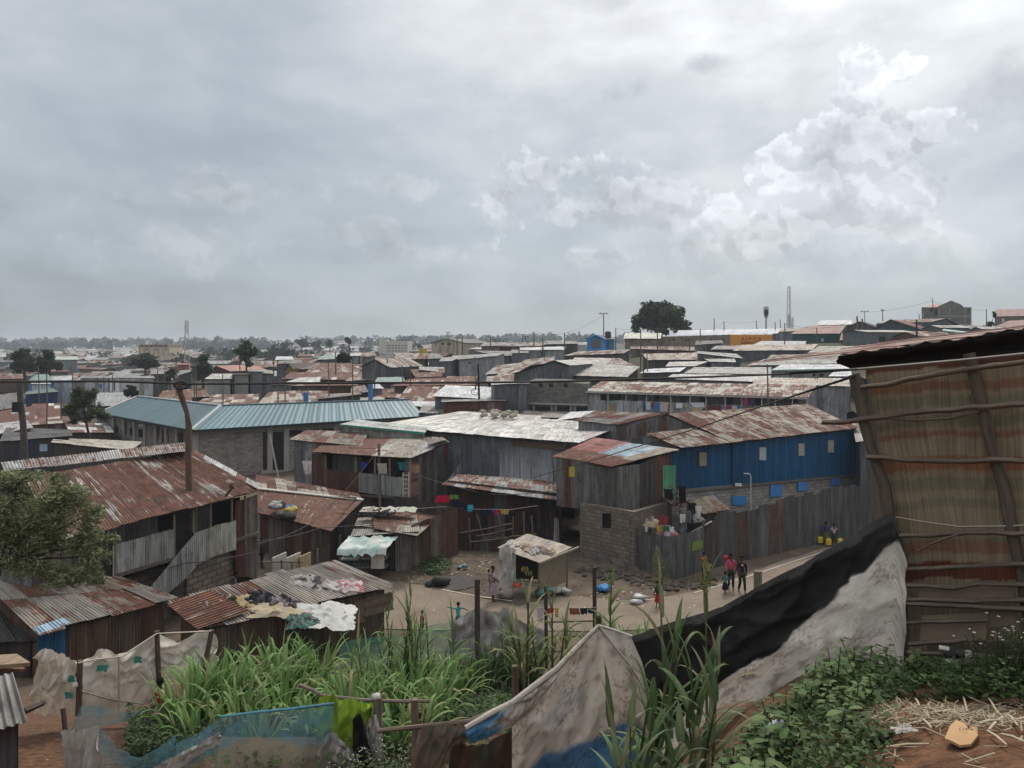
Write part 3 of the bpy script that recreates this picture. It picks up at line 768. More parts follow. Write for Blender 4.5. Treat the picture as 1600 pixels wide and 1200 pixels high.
m_ = MB(); panel(m_, pR, [(300, 680), (670, 656), (670, 652), (300, 674)], (.26, .24, .21), .1, .25); m_.build('ring_beam', 'plain', t)
m_ = MB(); panel(m_, pR, rect(408, 735, 448, 744), (.28, .26, .23), .3, .3); m_.build('window_sill', 'plain', t)
m_ = MB(); m_.tube([P(437, 756, 62), P(421, 678, 62.6)], .07, (.3, .29, .28), 6); m_.build('prop_pole', 'plain', None, 'thin grey pole leaning against the hall doorway', 'pole')

# ================================================================= shack with open upper porch
t = thing('shack', 'two-storey rusty shack with an open upper porch and rust and pale roof', 'house', (-9, 51, 0))
A, B = PZ(487, 706, 4.7), PZ(641, 716, 4.7); Rr = PZ(702, 691, 4.9); C, D = P(690, 683, 57), P(520, 685, 57)
rf = MB(); sheets(rf, A, lerp(A, B, .62), lerp(D, C, .55), D, pal((1, (.34, .29, .25), .85, 1.0)), .8, 2.4, .12)
sheets(rf, lerp(A, B, .6), B, lerp(D, C, .8), lerp(D, C, .53), pal((.5, (.40, .38, .34), .2, .4), (.5, (.35, .31, .26), .3, .5)), .8, 2.4, .12)
sheets(rf, B, Rr, C, lerp(D, C, .78), pal((.5, (.36, .31, .27), .35, .55), (.5, (.46, .44, .40), .1, .35)), .8, 2.4, .12)
rf.face([p-V((0, 0, .06)) for p in (D, C, Rr, B, A)], (.04, .035, .03, .4)); rf.build('roof', 'metal', t)
m_ = MB(); sheets(m_, P(658, 703.5, 50.6), Rr, P(694, 687.5, 51.5), P(662, 697, 51.5), 'white', .8, 9, .12); m_.face
m_.build('roof_patch', 'metal', t, 'white sheet at the right eave')
fl, fr = V((A.x+.5, A.y+.3, 0)), V((B.x-.4, B.y+.3, 0)); fe = V((Rr.x-.9, Rr.y+.4, 0))
pF, pS = Plane(fl, fr), Plane(fr, fe)
wl = MB()
for y0, y1 in ((1, 2),):
    wallsheets(wl, fl+V((0, 2.0, 0)), fr+V((0, 2.2, 0)), 4.7, 4.7, 'wdark'); wallsheets(wl, fr, fe, 4.6, 4.8, pal((.5, (.17, .19, .19), .1, .3), (.5, (.12, .08, .065), .3, .6)))
    wallsheets(wl, fl, fl+V((0, 6, 0))-V((.5, 0, 0)), 4.6, 4.8, 'wrust'); wallsheets(wl, fe, fl+V((0, 6, 0)), 4.8, 4.8, 'wdark')
    wallsheets(wl, fl+V((0, .8, 0)), fr+V((0, .8, 0)), 2.2, 2.2, pal((.6, (.15, .15, .15), .1, .4), (.4, (.06, .05, .05), .2, .5)))
wl.build('wall', 'metal', t)
def bandsheets(par, plane, pts, p, name, lab=None, off=.03, sw=.8, cor=.1):
    m_ = MB()
    for (x0, yt0, yb0), (x1, yt1, yb1) in zip(pts, pts[1:]):
        sheets(m_, plane(x0, yb0, off), plane(x1, yb1, off), plane(x1, yt1, off), plane(x0, yt0, off), p, sw, 9, cor, .03, .06, 0, R, .01, .06)
    return m_.build(name, 'metal', par, lab)
bandsheets(t, pF, [(488, 708, 760), (511, 710, 765)], pal((1, (.10, .05, .04), .4, .7)), 'end_panel', 'red brown end panel')
bandsheets(t, pF, [(505, 732, 766), (561, 738, 771)], pal((1, (.085, .042, .036), .4, .7)), 'porch_front', 'rusty porch front')
bandsheets(t, pF, [(561, 738, 768), (640, 747, 778)], pal((.7, (.30, .31, .31), .0, .25), (.3, (.36, .35, .31), .1, .3)), 'porch_front', 'pale grey porch front')
bandsheets(t, pF, [(520, 711, 734), (566, 714, 738)], pal((1, (.17, .17, .165), .1, .3)), 'inner_panel', None, -.8)
dk = MB(); dk.face([pF(490, 768), pF(641, 778), pF(641, 778)+V((0, 2, 0)), pF(490, 768)+V((0, 2, 0))], (.04, .03, .025)); dk.bar(pF(489, 769), pF(642, 779), .12, .14, WOOD); dk.build('porch_floor', 'wood', t)
for x, y0, y1 in ((509, 712, 766), (556, 713, 738), (586, 712, 742), (609, 714, 745), (641, 718, 777)): m_ = MB(); m_.bar(pF(x, y0), pF(x, y1), .12, .12, (.2, .155, .12)); m_.build('post', 'wood', t)
m_ = MB(); m_.tube([P(594, 792, 48.6), P(593, 740, 48.8), P(592, 693, 48.9)], .09, (.16, .13, .105), 6); m_.build('utility_pole', 'wood', None, 'bare wooden pole standing before the open upper porch', 'pole')
m_ = MB()
for y in (741, 748, 755, 762, 769): m_.bar(pF(629, y+1, .06), pF(640, y+2, .06), .07, .05, (.5, .47, .42))
for x in (630, 639): m_.bar(pF(x, 738, .08), pF(x, 776, .08), .07, .05, (.5, .47, .42))
m_.build('lattice_panel', 'wood', t, 'small pale lattice at the porch corner')
m_ = MB(); panel(m_, pS, [(643, 777), (654, 773), (654, 752), (643, 754)], (.22, .13, .09), .05, .04); panel(m_, pS, [(643, 750), (653, 747), (653, 722), (643, 724)], (.2, .11, .08), .05, .04); m_.build('board', 'wood', t)
# annexe on its left with rust-streaked roof
house('grey-walled lean-to with streaked tan roof between the hall and the porch shack', (452, 687, 566, 697), (480, 672, 575, 676), 54, 5, 'tan', 'wgrey', Y2=53, cor=.12, name='lean_to', zb=0)
house('low green-edged roof with pale curtain-like wall sheets under the white flat roof', (530, 663, 664, 676), (560, 656, 668, 668), 58, 4, pal((1, (.40, .42, .40), .1, .2)), pal((1, (.42, .42, .40), .0, .15)), Y2=56, zb=0, fascia=(.05, .2, .15), name='shack')

# ================================================================= rust shacks before it
def rustshack():
    t = thing('shack', 'low shack with deep rust roof carrying bundles, below the open porch', 'house', (-13, 42, 0))
    A, B = PZ(398, 800, 2.3), PZ(519, 829, 2.2); C, D = P(567, 783, 44.5), P(402, 765, 46)
    rf = MB(); sheets(rf, A, B, C, D, pal((1, (.36, .32, .275), .74, .95)), .8, 2.3, .12)
    uside(rf, D, C, B, A, .06); rf.build('roof', 'metal', t)
    bk = MB(); sheets(bk, D, C, P(560, 772, 47), P(400, 742, 51), pal((.5, (.40, .36, .30), .3, .5), (.5, (.17, .09, .065), .5, .7)), .8, 2.3, .12); bk.build('back_roof', 'metal', t, 'striped tan and rust roof slope behind')
    f0, f1, f2 = V((A.x+.2, A.y+.4, 0)), V((B.x-.2, B.y+.5, 0)), V((C.x-.4, C.y, 0))
    wl = MB(); wallsheets(wl, f0, f1, 2.35, 2.2, pal((.5, (.15, .13, .11), .1, .4), (.3, (.10, .055, .04), .4, .7), (.2, (.22, .2, .17), .1, .3)), cor=.1)
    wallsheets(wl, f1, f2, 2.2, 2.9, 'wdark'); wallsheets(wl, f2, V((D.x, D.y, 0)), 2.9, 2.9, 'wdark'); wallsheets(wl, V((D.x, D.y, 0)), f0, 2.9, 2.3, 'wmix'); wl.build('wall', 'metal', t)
    m_ = MB(); m_.bar(D+V((0, 0, .08)), C+V((0, 0, .08)), .35, .06, (.36, .35, .33)); m_.build('ridge_cap', 'plain', t)
    return t
rustshack()
def bundle(label, c, r, cols, cat='bundle', sq=(1, 1, .6), n=4, mat='cloth', name='bundle'):
    m_ = MB()
    for i in range(n):
        d = V((R.uniform(-1, 1)*r*.6, R.uniform(-1, 1)*r*.6, R.uniform(-.2, .5)*r*.5))
        m_.ball(c+d, r*R.uniform(.45, .75), cols[i % len(cols)], 10, 0, sq, .5, R.random()*50)
    return m_.build(name, mat, None, label, cat)
bundle('grey and white tied bundle on the deep rust roof', P(433, 793, 42.4), .55, [(.35, .35, .34), (.45, .45, .43), (.1, .1, .1)])
bundle('yellow cloth bundle on the deep rust roof', P(452, 797, 42), .5, [(.5, .38, .09), (.42, .33, .1), (.08, .2, .35)])
bundle('dark tyre-like sack at the eave of the deep rust roof', P(448, 806, 41.3), .45, [(.09, .085, .075), (.06, .07, .1)])

t = thing('shack', 'small brown shack with litter on its flat roof and a rusty side wall', 'house', (-5.5, 41.5, 0))
A, B = PZ(585, 826, 2.35), PZ(652, 838, 2.2); C, D = P(692, 803, 44.6), P(582, 794, 45)
rf = MB(); sheets(rf, A, B, C, D, pal((.8, (.36, .31, .26), .75, .95), (.2, (.38, .34, .28), .2, .4)), .8, 2.2, .12); uside(rf, D, C, B, A, .06); rf.build('roof', 'metal', t)
f0, f1, f2 = PZ(618, 893, 0), PZ(642, 891, 0), PZ(716, 866, 0)
wl = MB(); wallsheets(wl, f1, f2, 2.35, 2.6, pal((.7, (.12, .062, .047), .35, .65), (.3, (.19, .16, .13), .2, .45)), cor=.1); wallsheets(wl, f0, f1, 2.2, 2.2, pal((1, (.30, .28, .25), .1, .3)), cor=.1)
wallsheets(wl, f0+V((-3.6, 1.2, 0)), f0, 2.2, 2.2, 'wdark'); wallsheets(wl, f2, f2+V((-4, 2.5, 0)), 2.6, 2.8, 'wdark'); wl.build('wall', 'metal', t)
sl = MB(); sheets(sl, PZ(548, 838, 2.15), PZ(655, 830, 2.3), P(650, 806, 43.5), P(560, 810, 43.5), pal((.6, (.22, .21, .19), .1, .4), (.4, (.30, .27, .22), .1, .3)), 1.2, 3); sl.build('flat_roof', 'metal', t, 'flat roof part covered with litter')
m_ = MB()
for k in range(170):
    p = P(R.gauss(594, 16), R.gauss(822, 5), R.uniform(41.2, 42.6)); p.z = 2.42+R.random()*.22; d = V((R.uniform(-.2, .2), R.uniform(-.2, .2), R.uniform(-.04, .08)))
    m_.tube([p, p+d], R.uniform(.02, .045), (.016, .014, .013), 4)
m_.build('charcoal_pile', 'plain', None, 'heap of black charcoal on the littered flat roof', 'charcoal')
bundle('black plastic bag beside the charcoal on the littered roof', P(622, 820, 41.5), .5, [(.025, .025, .03)], 'bag', (1, 1, .5), 3, 'tarp', 'plastic_bag')
bundle('grey sack left of the charcoal on the littered roof', P(556, 828, 41.3), .5, [(.09, .09, .09), (.07, .07, .075)], 'sack', (1, 1, .45), 3, 'sack', 'sack')
m_ = MB()
for x, y, wd, c in ((585, 813, 1.4, (.42, .37, .28)), (607, 806, 1.1, (.38, .38, .34)), (637, 818, 1.0, (.36, .38, .30)), (575, 818, .8, (.2, .17, .14))):
    q = P(x, y, 42.5); q.z = 2.55+R.random()*.1
    m_.grid([[q+V((a*wd/4-wd/2, b*.4-.6, .12*mnoise.noise(V((a*.8, b*.9, x))))) for a in range(5)] for b in range(4)], c)
m_.build('plastic_sheet', 'tarp', None, 'torn pale plastic sheets spread round the charcoal heap', 'sheeting')

# stall canopy of pale tarpaulin in front of it
t = thing('market_stall', 'vegetable stall under a pale green torn tarpaulin', 'stall', PZ(575, 893, 0))
a, b, c, d = PZ(527, 858, 1.95), PZ(604, 857, 1.75), PZ(622, 838, 2.1), PZ(545, 838, 2.3)
cn = MB()
cols_ = [(.36, .47, .46), (.52, .56, .55), (.30, .42, .40), (.56, .55, .50)]
rows = [[bil(a, b, c, d, i/14, j/7)+V((0, 0, .13*mnoise.noise(V((i*.55, j*.8, 5)))-.05*math.sin(i*1.4)**2)) for i in range(15)] for j in range(8)]
rows.insert(0, [p+V((.02*math.sin(k*3), -.12, -.25-.16*mnoise.noise(V((k*.9, 1, 2))))) for k, p in enumerate(rows[0])])
cn.grid(rows, lambda v, u_: tuple(cols_[int((u_*3+v*2+mnoise.noise(V((u_*4, v*4, 0)))*1.5) % 4)])+(0,)); cn.build('canopy', 'tarp', t)
for x, y in ((530, 896), (556, 892), (580, 898), (605, 890)):
    m_ = MB(); g0 = PZ(x, y, 0); m_.tube([g0, g0+V((.02, .05, 1.95))], .045, WOOD, 5); m_.build('post', 'wood', t)
for x0, x1, y, z in ((534, 562, 872, 1.0), (566, 606, 871, .95), (534, 606, 884, .55)):
    m_ = MB(); p, q = PZ(x0, y, z), PZ(x1, y, z); m_.bar(p, q, .7, .06, (.14, .16, .14)); m_.build('shelf', 'wood', t)
m_ = MB(); q = PZ(590, 856, 1.75)
m_.grid([[q+V((i*.16-.3, -.1+.03*math.sin(i*2), -j*.2)) for i in range(5)] for j in range(6)], (.47, .44, .39)); m_.build('hanging_cloth', 'cloth', t, 'pale hanging strip')
for k, (x, y, c) in enumerate(((540, 867, (.10, .04, .03)), (552, 867, (.05, .12, .05)), (575, 866, (.12, .03, .025)), (588, 866, (.09, .03, .03)), (600, 866, (.05, .11, .06)), (548, 880, (.02, .14, .12)))):
    m_ = MB(); q = PZ(x, y+3, .99 if y < 875 else .6)
    for i in range(9): m_.ball(q+V((R.uniform(-.2, .2), R.uniform(-.2, .2), .04+.05*(i > 5))), .07, c, 6)
    m_.build('vegetable_heap', 'paint', None, ['heap of dull red vegetables at the left of the tarpaulin stall shelf', 'heap of green vegetables on the left tray of the tarpaulin stall', 'heap of red vegetables in the middle of the tarpaulin stall', 'heap of dark red vegetables right of the middle in the tarpaulin stall', 'heap of green vegetables at the right end of the tarpaulin stall', 'teal heap on the lower shelf of the tarpaulin stall'][k], 'vegetables')

# ================================================================= middle row: patched roof with laundry, big curved sheet wall, white flat roof
t = thing('shack', 'dark lean-to with patched rust and pale roof behind the washing line', 'house', (-1, 46, 0))
A, B = PZ(690, 757, 3.1), PZ(869, 782, 2.8); C, D = P(870, 752, 52), P(715, 741, 52)
rf = MB(); sheets(rf, A, B, C, D, pal((.45, (.36, .32, .28), .65, .85), (.35, (.36, .37, .37), .1, .4), (.2, (.36, .31, .27), .4, .6)), .8, 2, .12); uside(rf, D, C, B, A, .06); rf.build('roof', 'metal', t)
f0, f1 = PZ(700, 846, 0), PZ(872, 858, 0); f0 = P(700, 846, 48.5); f0.z = 0; f1 = P(872, 858, 45.5); f1.z = 0
wl = MB(); wallsheets(wl, f0, f1, 3.2, 2.95, pal((.4, (.05, .045, .045), .2, .5), (.3, (.085, .05, .042), .3, .6), (.3, (.16, .165, .165), .05, .3)), cor=.1)
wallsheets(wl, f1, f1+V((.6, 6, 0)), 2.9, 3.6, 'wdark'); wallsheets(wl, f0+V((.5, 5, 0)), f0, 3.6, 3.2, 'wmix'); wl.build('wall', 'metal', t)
pl = Plane(f0, f1)
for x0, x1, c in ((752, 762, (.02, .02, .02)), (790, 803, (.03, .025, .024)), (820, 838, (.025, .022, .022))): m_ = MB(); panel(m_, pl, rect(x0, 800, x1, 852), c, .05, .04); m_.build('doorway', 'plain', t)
m_ = MB(); panel(m_, pl, [(864, 852), (874, 852), (873, 812), (866, 808)], (.33, .32, .3), .4, .04); m_.build('leaning_sheet', 'metal', None, 'curved pale sheet leaning at the dark lean-to by the corner', 'sheet metal')

t = thing('hall', 'tall grey sheet-iron hall with white flat roof and curved loose wall sheets', 'building', (2, 56, 0))
A0, A1, A2, A3 = PZ(594, 663, 5.3), PZ(690, 675, 5.2), PZ(905, 692, 5.2), PZ(966, 668, 5.25)
C, D = P(955, 655, 72), P(720, 643, 76)
rf = MB(); pw = pal((.55, (.54, .525, .485), .05, .2), (.3, (.62, .61, .585), 0, .12), (.15, (.46, .44, .40), .1, .3))
sheets(rf, A0, A1, lerp(D, C, .25), D, pw, .9, 2.6); sheets(rf, A1, A2, lerp(D, C, .85), lerp(D, C, .2), pw, .9, 2.6); sheets(rf, A2, A3, C, lerp(D, C, .8), pw, .9, 2.6)
rf.face([p-V((0, 0, .08)) for p in (D, C, A3, A2, A1, A0)], (.04, .04, .04, .2)); rf.build('roof', 'metal', t)
f1, f2, f3 = V((A1.x+.3, A1.y+.5, 0)), V((A2.x-.3, A2.y+.6, 0)), V((A3.x-.4, A3.y, 0)); f0 = V((A0.x+.4, A0.y+.5, 0))
wl = MB(); gp = pal((.6, (.185, .20, .212), .0, .2), (.3, (.225, .235, .245), 0, .15), (.1, (.13, .075, .055), .4, .7))
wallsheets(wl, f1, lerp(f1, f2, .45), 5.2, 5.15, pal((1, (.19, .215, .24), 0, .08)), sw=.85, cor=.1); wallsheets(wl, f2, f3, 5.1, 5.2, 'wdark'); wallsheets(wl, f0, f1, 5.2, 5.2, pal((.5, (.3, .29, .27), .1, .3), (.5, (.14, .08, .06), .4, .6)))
# the loose curved sheets: flare outward at the foot
pp = lerp(f1, f2, .45); ndir = V((0, -1, 0)); span = f2-pp
for i in range(7):
    p, q = pp+span*(i/7), pp+span*((i+1.03)/7); c = gp(R); rows = []; uvs = []; fl = R.uniform(1.2, 1.9)
    for j in range(9):
        k = j/8; z = 2.4+(5.15-2.4)*k; o_ = ndir*(fl*(1-k)**2.6)
        rows.append([lerp(p, q, s/6)+o_+V((0, 0, z)) for s in range(7)]); uvs.append([(s/6*.8+i*3.1, z) for s in range(7)])
    wl.grid(rows, c, uvs)
wallsheets(wl, pp, f2, 2.6, 2.6, 'wdark'); wl.build('wall', 'metal', t)
m_ = MB(); pl = Plane(f1, f2)
for k in range(4): panel(m_, pl, rect(727+k*15, 689.5+k*1.2, 741+k*15, 694+k*1.2), [(.1, .055, .045), (.22, .2, .17), (.12, .06, .045), (.17, .15, .13)][k], .08, .03) if k > 2 else None
panel(m_, pl, [(800, 696), (905, 706), (905, 697), (800, 687)], (.13, .075, .055), .1, .04); m_.build('eave_board', 'wood', t, 'rusty boards under the eave')
m_ = MB(); panel(m_, pl, rect(694, 683, 699, 722), (.22, .09, .05), .05, .03); m_.build('rust_strip', 'metal', t)
# ================================================================= corner shack on blocks
t = thing('corner_shack', 'two-storey corner shack, iron sheets over a block ground floor, patched rust and pale blue roof', 'house', (6.5, 44, 0))
A, B = PZ(864, 713, 5.25), PZ(956, 729, 5.1); C, D = PZ(1062, 703, 5.25), P(930, 684, 52)
rf = MB(); M0, M1 = lerp(A, D, .42), lerp(B, C, .42)
sheets(rf, A, B, M1, M0, pal((1, (.33, .28, .24), .8, .98)), .8, 3, .12)
L = lambda s, t_: bil(A, B, C, D, s, t_)
sheets(rf, L(0, .4), L(.45, .4), L(.45, 1), L(0, 1), pal((1, (.30, .10, .082), 0, .12)), .8, 3, .12)
sheets(rf, L(.42, .36), L(.86, .36), L(.8, 1), L(.42, .95), pal((1, (.33, .42, .48), 0, .1)), .8, 3, .12)
sheets(rf, L(.84, .3), L(1.0, .3), L(1, 1), L(.8, 1), pal((1, (.33, .28, .22), .2, .4)), .8, 3, .12)
uside(rf, D, C, B, A, .08); rf.build('roof', 'metal', t)
u0, u1 = P(870, 788, 44.2), P(963, 803, 41.9); u0.z = u1.z = 0; u2 = P(999, 798, 42.7); u2.z = 0; u3 = P(1047, 780, 47.3); u3.z = 0
wl = MB(); pg = pal((.5, (.17, .175, .178), .1, .35), (.25, (.21, .215, .21), .05, .3), (.25, (.13, .125, .12), .2, .45))
def upper(a, b, z0a, z0b, z1a, z1b, p): 
    a, b = V((a.x, a.y, z0a)), V((b.x, b.y, z0b)); sheets(wl, a, b, V((b.x, b.y, z1b)), V((a.x, a.y, z1a)), p, .8, 9, .1, .04, .12, 0, R, .01, .04)
upper(u0, lerp(u0, u1, .16), 2.5, 2.5, 5.2, 5.2, pal((1, (.17, .165, .16), .1, .3)))
upper(lerp(u0, u1, .14), lerp(u0, u1, .28), 2.5, 2.5, 5.2, 5.2, pal((1, (.10, .05, .04), .4, .6)))
upper(lerp(u0, u1, .26), u1, 2.5, 2.45, 5.2, 5.05, pg); upper(u1, u2, 2.5, 2.6, 5.05, 5.1, pal((1, (.21, .21, .2), .05, .25)))
upper(u2, lerp(u2, u3, .45), 2.4, 2.3, 5.1, 5.15, pal((1, (.075, .07, .068), .2, .4))); upper(lerp(u2, u3, .42), u3, 2.3, 2.2, 5.15, 5.2, pal((1, (.10, .045, .037), .45, .7)))
upper(u3, u3+V((-6, 4, 0)), 2.4, 2.4, 5.2, 5.3, 'wdark'); upper(u0+V((1, 7, 0)), u0, 2.4, 2.4, 5.3, 5.2, 'wdark')
wl.build('upper_wall', 'metal', t)
fl = MB(); fl.face([V((p.x, p.y, 2.5)) for p in (u0, u1, u2, u3, u3+V((-6, 4, 0)))], (.05, .04, .03)); fl.face([V((p.x, p.y, 2.42)) for p in (u0, u1, u2, u3, u3+V((-6, 4, 0)))][::-1], (.05, .04, .03)); fl.build('floor_deck', 'wood', t)
g0, g1, g2 = PZ(906, 868, 0), PZ(991, 889, 0), PZ(1044, 846, 0)
pB = Plane(g0, g1); pB2 = Plane(g1, g2)
bw = MB(); panel(bw, pB, [(906, 872), (991, 893), (991, 800), (906, 786)], (.205, .172, .142), 0, .3); panel(bw, pB2, [(991, 893), (1044, 850), (1044, 785), (991, 800)], (.19, .16, .13), -.01, .3); bw.build('block_wall', 'block', t)
window(t, pB, 941, 802, 954, 825, (.012, .011, .011), (.15, .13, .11))
fd = MB(); rows = []
for i in range(15):
    k = i/14; p = lerp(g0, g1, k); e = V((.25, -.5, 0))
    rows.append([p+V((0, 0, .28)), p+e*.5+V((0, 0, .22+.08*mnoise.noise(p*2))), p+e+V((0, 0, -.1))])
fd.grid(rows, (.13, .115, .10)); fd.build('foundation', 'stone', t)
pU = Plane(lerp(u0, u1, 0), u1); yb = MB(); panel(yb, pU, rect(889, 729, 898, 745), (.42, .32, .05), .06, .04); yb.build('shutter', 'paint', t, 'yellow hatch high on the front')
pG = Plane(u2, u3); gd_ = MB(); sheets(gd_, pG(1036, 777, .06), pG(1055, 771, .06), pG(1055, 727, .06), pG(1036, 727, .06), pal((1, (.12, .42, .22), 0, .03)), .4, 9, .1, .01, 0); gd_.build('door', 'metal', t, 'bright green door at the head of the stair')
m_ = MB(); panel(m_, pG, rect(1056, 728, 1060, 772), (.08, .045, .035), .06, .05); m_.build('door_post', 'wood', t)
hs = MB()
for k in range(7):
    p = pG(1040+k*10, 778+k*8, 1.2); q = pG(1040+k*10, 778+k*8, .2); hs.bar(p, q, .25, .04, WOOD)
hs.bar(pG(1038, 776, 1.3), pG(1104, 836, 1.6), .06, .12, WOODL); hs.bar(pG(1038, 776, .4), pG(1104, 836, .6), .06, .12, WOOD)
hs.bar(pG(1046, 758, 1.3), pG(1100, 806, 1.6), .06, .06, WOODL); hs.bar(pG(1062, 822, 1.4), pG(1062, 776, 1.4), .08, .08, (.13, .075, .055)); hs.build('stair', 'wood', t)

# yard enclosure at the corner, then the long street fence
path_px = [(991, 886, 2.05), (1022, 896, 2.05), (1053, 906, 2.2), (1100, 892, 2.2)]
en = thing('yard_fence', 'grey corrugated yard enclosure at the street corner with a faint green paint patch', 'fence', PZ(1053, 906, 0))
m_ = MB(); pts = [PZ(x, y, 0) for x, y, h_ in path_px]
for i in range(3): wallsheets(m_, pts[i], pts[i+1], path_px[i][2], path_px[i+1][2], pal((1, (.135, .138, .14), .05, .25)), cor=.1, ragged=.12)
wallsheets(m_, pts[0]+V((-.2, 1.2, 0)), pts[0], 2, 2, 'wdark'); m_.build('sheet_panel', 'metal', en)
pE = Plane(pts[2], pts[3]); m_ = MB(); panel(m_, pE, [(1081, 862), (1098, 856), (1098, 843), (1083, 847)], (.13, .20, .035), .05, .02); m_.build('paint_patch', 'plain', en)
m_ = MB(); m_.tube([PZ(1080, 832, 1.9), PZ(1112, 815, 2.3)], .06, (.3, .29, .27), 5); m_.build('top_rail', 'wood', en)
fe = thing('street_fence', 'long fence of dark upright iron sheets along the street below the blue house', 'fence', PZ(1240, 860, 0))
fpx = [(1100, 892, 790+45), (1120, 886, 803), (1150, 879, 797), (1185, 871, 789), (1225, 862, 780), (1270, 852, 770), (1315, 841, 761), (1372, 828, 751)]
m_ = MB()
for i in range(7):
    a, b = PZ(fpx[i][0], fpx[i][1], 0), PZ(fpx[i+1][0], fpx[i+1][1], 0)
    za, zb = H-(fpx[i][2]-CY)/F*a.y, H-(fpx[i+1][2]-CY)/F*b.y
    wallsheets(m_, a, b, za, zb, [pal((1, (.085, .08, .075), .2, .4)), 'wfence', 'wfence', pal((.3, (.13, .10, .09), .3, .6), (.7, (.12, .123, .128), 0, .2)), 'wfence', pal((1, (.115, .12, .126), 0, .15)), pal((1, (.10, .105, .112), 0, .15))][i], cor=.1, ragged=.35, jit=.06)
m_.build('sheet_panel', 'metal', fe)
for i in range(8):
    p = PZ(fpx[i][0], fpx[i][1], 0)+V((0, .12, 0)); m_ = MB(); m_.bar(p, p+V((0, 0, 2.6)), .1, .1, WOOD); m_.build('post', 'wood', fe)
house('tan rusty little roof just inside the street fence, beside the stair', (1100, 803, 1140, 797), (1073, 782, 1114, 774), 43, 3.2, 'tan', 'wdark', Y2=42.5, name='lean_to', zb=0, inset=.15, cor=.12)

# ================================================================= blue house
t = thing('blue_house', 'long house with bright blue upper storey, tan rusty roofs and block ground floor', 'house', (14, 54, 0))
b0, b1, b2 = P(1047, 767, 48), P(1145, 758, 50.2), P(1336, 740, 55)
for p in (b0, b1, b2): p.z = 0
pU = Plane(b0, b2)
wl = MB(); bp_ = pal((1, (.005, .074, .175), 0, 0.0))
sheets(wl, pU(1050, 768), pU(1145, 758), pU(1145, 689), pU(1050, 700), bp_, .9, 9, .15, .006, 0); sheets(wl, pU(1145, 758, .08), pU(1337, 740, .08), pU(1337, 668, .08), pU(1145, 689, .08), bp_, .9, 9, .15, .006, 0)
e1 = b2+V((-1, 9, 0)); wallsheets(wl, b2, e1, 5.9, 7, 'wslate'); wl.build('upper_wall', 'metal_clean', t, 'bright blue upper wall')
lw = MB(); panel(lw, pU, [(1050, 860), (1337, 828), (1337, 738), (1050, 766)], (.34, .325, .295), -.12, .3); lw.build('block_wall', 'block', t)
m_ = MB(); panel(m_, pU, [(1050, 771), (1337, 743), (1337, 739), (1050, 766)], (.15, .14, .125), .05, .2); m_.build('floor_band', 'plain', t)
rf = MB(); A, B = pU(1143, 691, .5), pU(1341, 669, .5); D, C = P(1044, 647, 56), P(1262, 632, 64)
tp = pal((.55, (.34, .285, .23), .48, .66), (.3, (.38, .34, .285), .38, .56), (.15, (.3, .24, .19), .65, .85))
sheets(rf, A, B, C, D, tp, .85, 2.4, .12); b3, a3 = C+(C-B)*.8, D+(D-A)*.5; b3.z = a3.z = A.z
sheets(rf, b3, a3, D, C, tp, .85, 2.4); uside(rf, D, C, B, A, .08); rf.build('roof', 'metal', t)
r2 = MB(); A2, B2 = pU(1063, 699.5, .6), pU(1157, 690.5, .6); D2, C2 = P(1010, 678, 51.5), P(1112, 667, 53.5)
sheets(r2, A2, B2, C2, D2, tp, .85, 2.4, .12); uside(r2, D2, C2, B2, A2, .08); r2.build('lower_roof', 'metal', t)
ga = MB(); k0, k1, k2 = P(963, 668, 56.5), P(1044, 648, 56), P(1140, 688, 50.6)
q0, q2 = V((k0.x, k0.y, 0)), V((k2.x, k2.y, 0)); q1 = V((k1.x, k1.y, 0))
wallsheets(ga, q0, q1, k0.z-.1, k1.z-.1, pal((.6, (.16, .155, .15), .1, .3), (.4, (.12, .085, .07), .3, .6))); wallsheets(ga, q1, q2, k1.z-.1, k2.z-.1, pal((.7, (.18, .175, .17), .1, .3), (.3, (.13, .09, .075), .3, .6)))
ga.build('gable_wall', 'metal', t); ga = MB(); a_, b_ = P(1005, 679, 52.2), P(1063, 699, 48.6); wallsheets(ga, V((a_.x-1.4, a_.y+.6, 0)), V((a_.x, a_.y, 0)), a_.z-.5, a_.z-.1, 'wmix'); wallsheets(ga, V((a_.x, a_.y, 0)), V((b_.x, b_.y, 0)), a_.z-.1, b_.z-.1, 'wmix'); ga.build('gable_wall', 'metal', t)
for x0, y0, x1, y1, c in ((1093, 707, 1104, 728, (.26, .22, .16)), (1187, 699, 1197, 719, (.38, .41, .43)), (1248, 693, 1257, 712, (.35, .32, .27)), (1294, 688, 1303, 707, (.33, .30, .26))): window(t, pU, x0, y0, x1, y1, c, (.13, .12, .1), 'window', 'plain', .14)
for x0, y0, x1, y1 in ((1108, 773, 1121, 783), (1144, 775, 1166, 789), (1204, 758, 1222, 776), (1247, 753, 1262, 767), (1299, 746, 1313, 758)): window(t, pU, x0, y0, x1, y1, (.05, .20, .48), (.03, .13, .36), 'window', 'paint', .0)
m_ = MB(); panel(m_, pU, rect(1149, 755, 1159, 760), (.6, .6, .58), .2, .03); m_.build('notice_board', 'plain', t)
m_ = MB(); q = pU(1173, 800, .9); q.z = 0; m_.tube([q, q+V((0, 0, 3.3)), q+V((-.1, 0, 3.42)), q+V((-.5, -.1, 3.45))], .045, (.42, .43, .43), 6); m_.build('street_light', 'plain', None, 'thin grey bent pipe standing against the lower wall of the blue house', 'pipe')
house('dark slate shack wedged between the blue house and the matting hut', (1338, 690, 1420, 680), (1330, 655, 1400, 645), 52, 6, 'tan', 'wslate', zb=0)
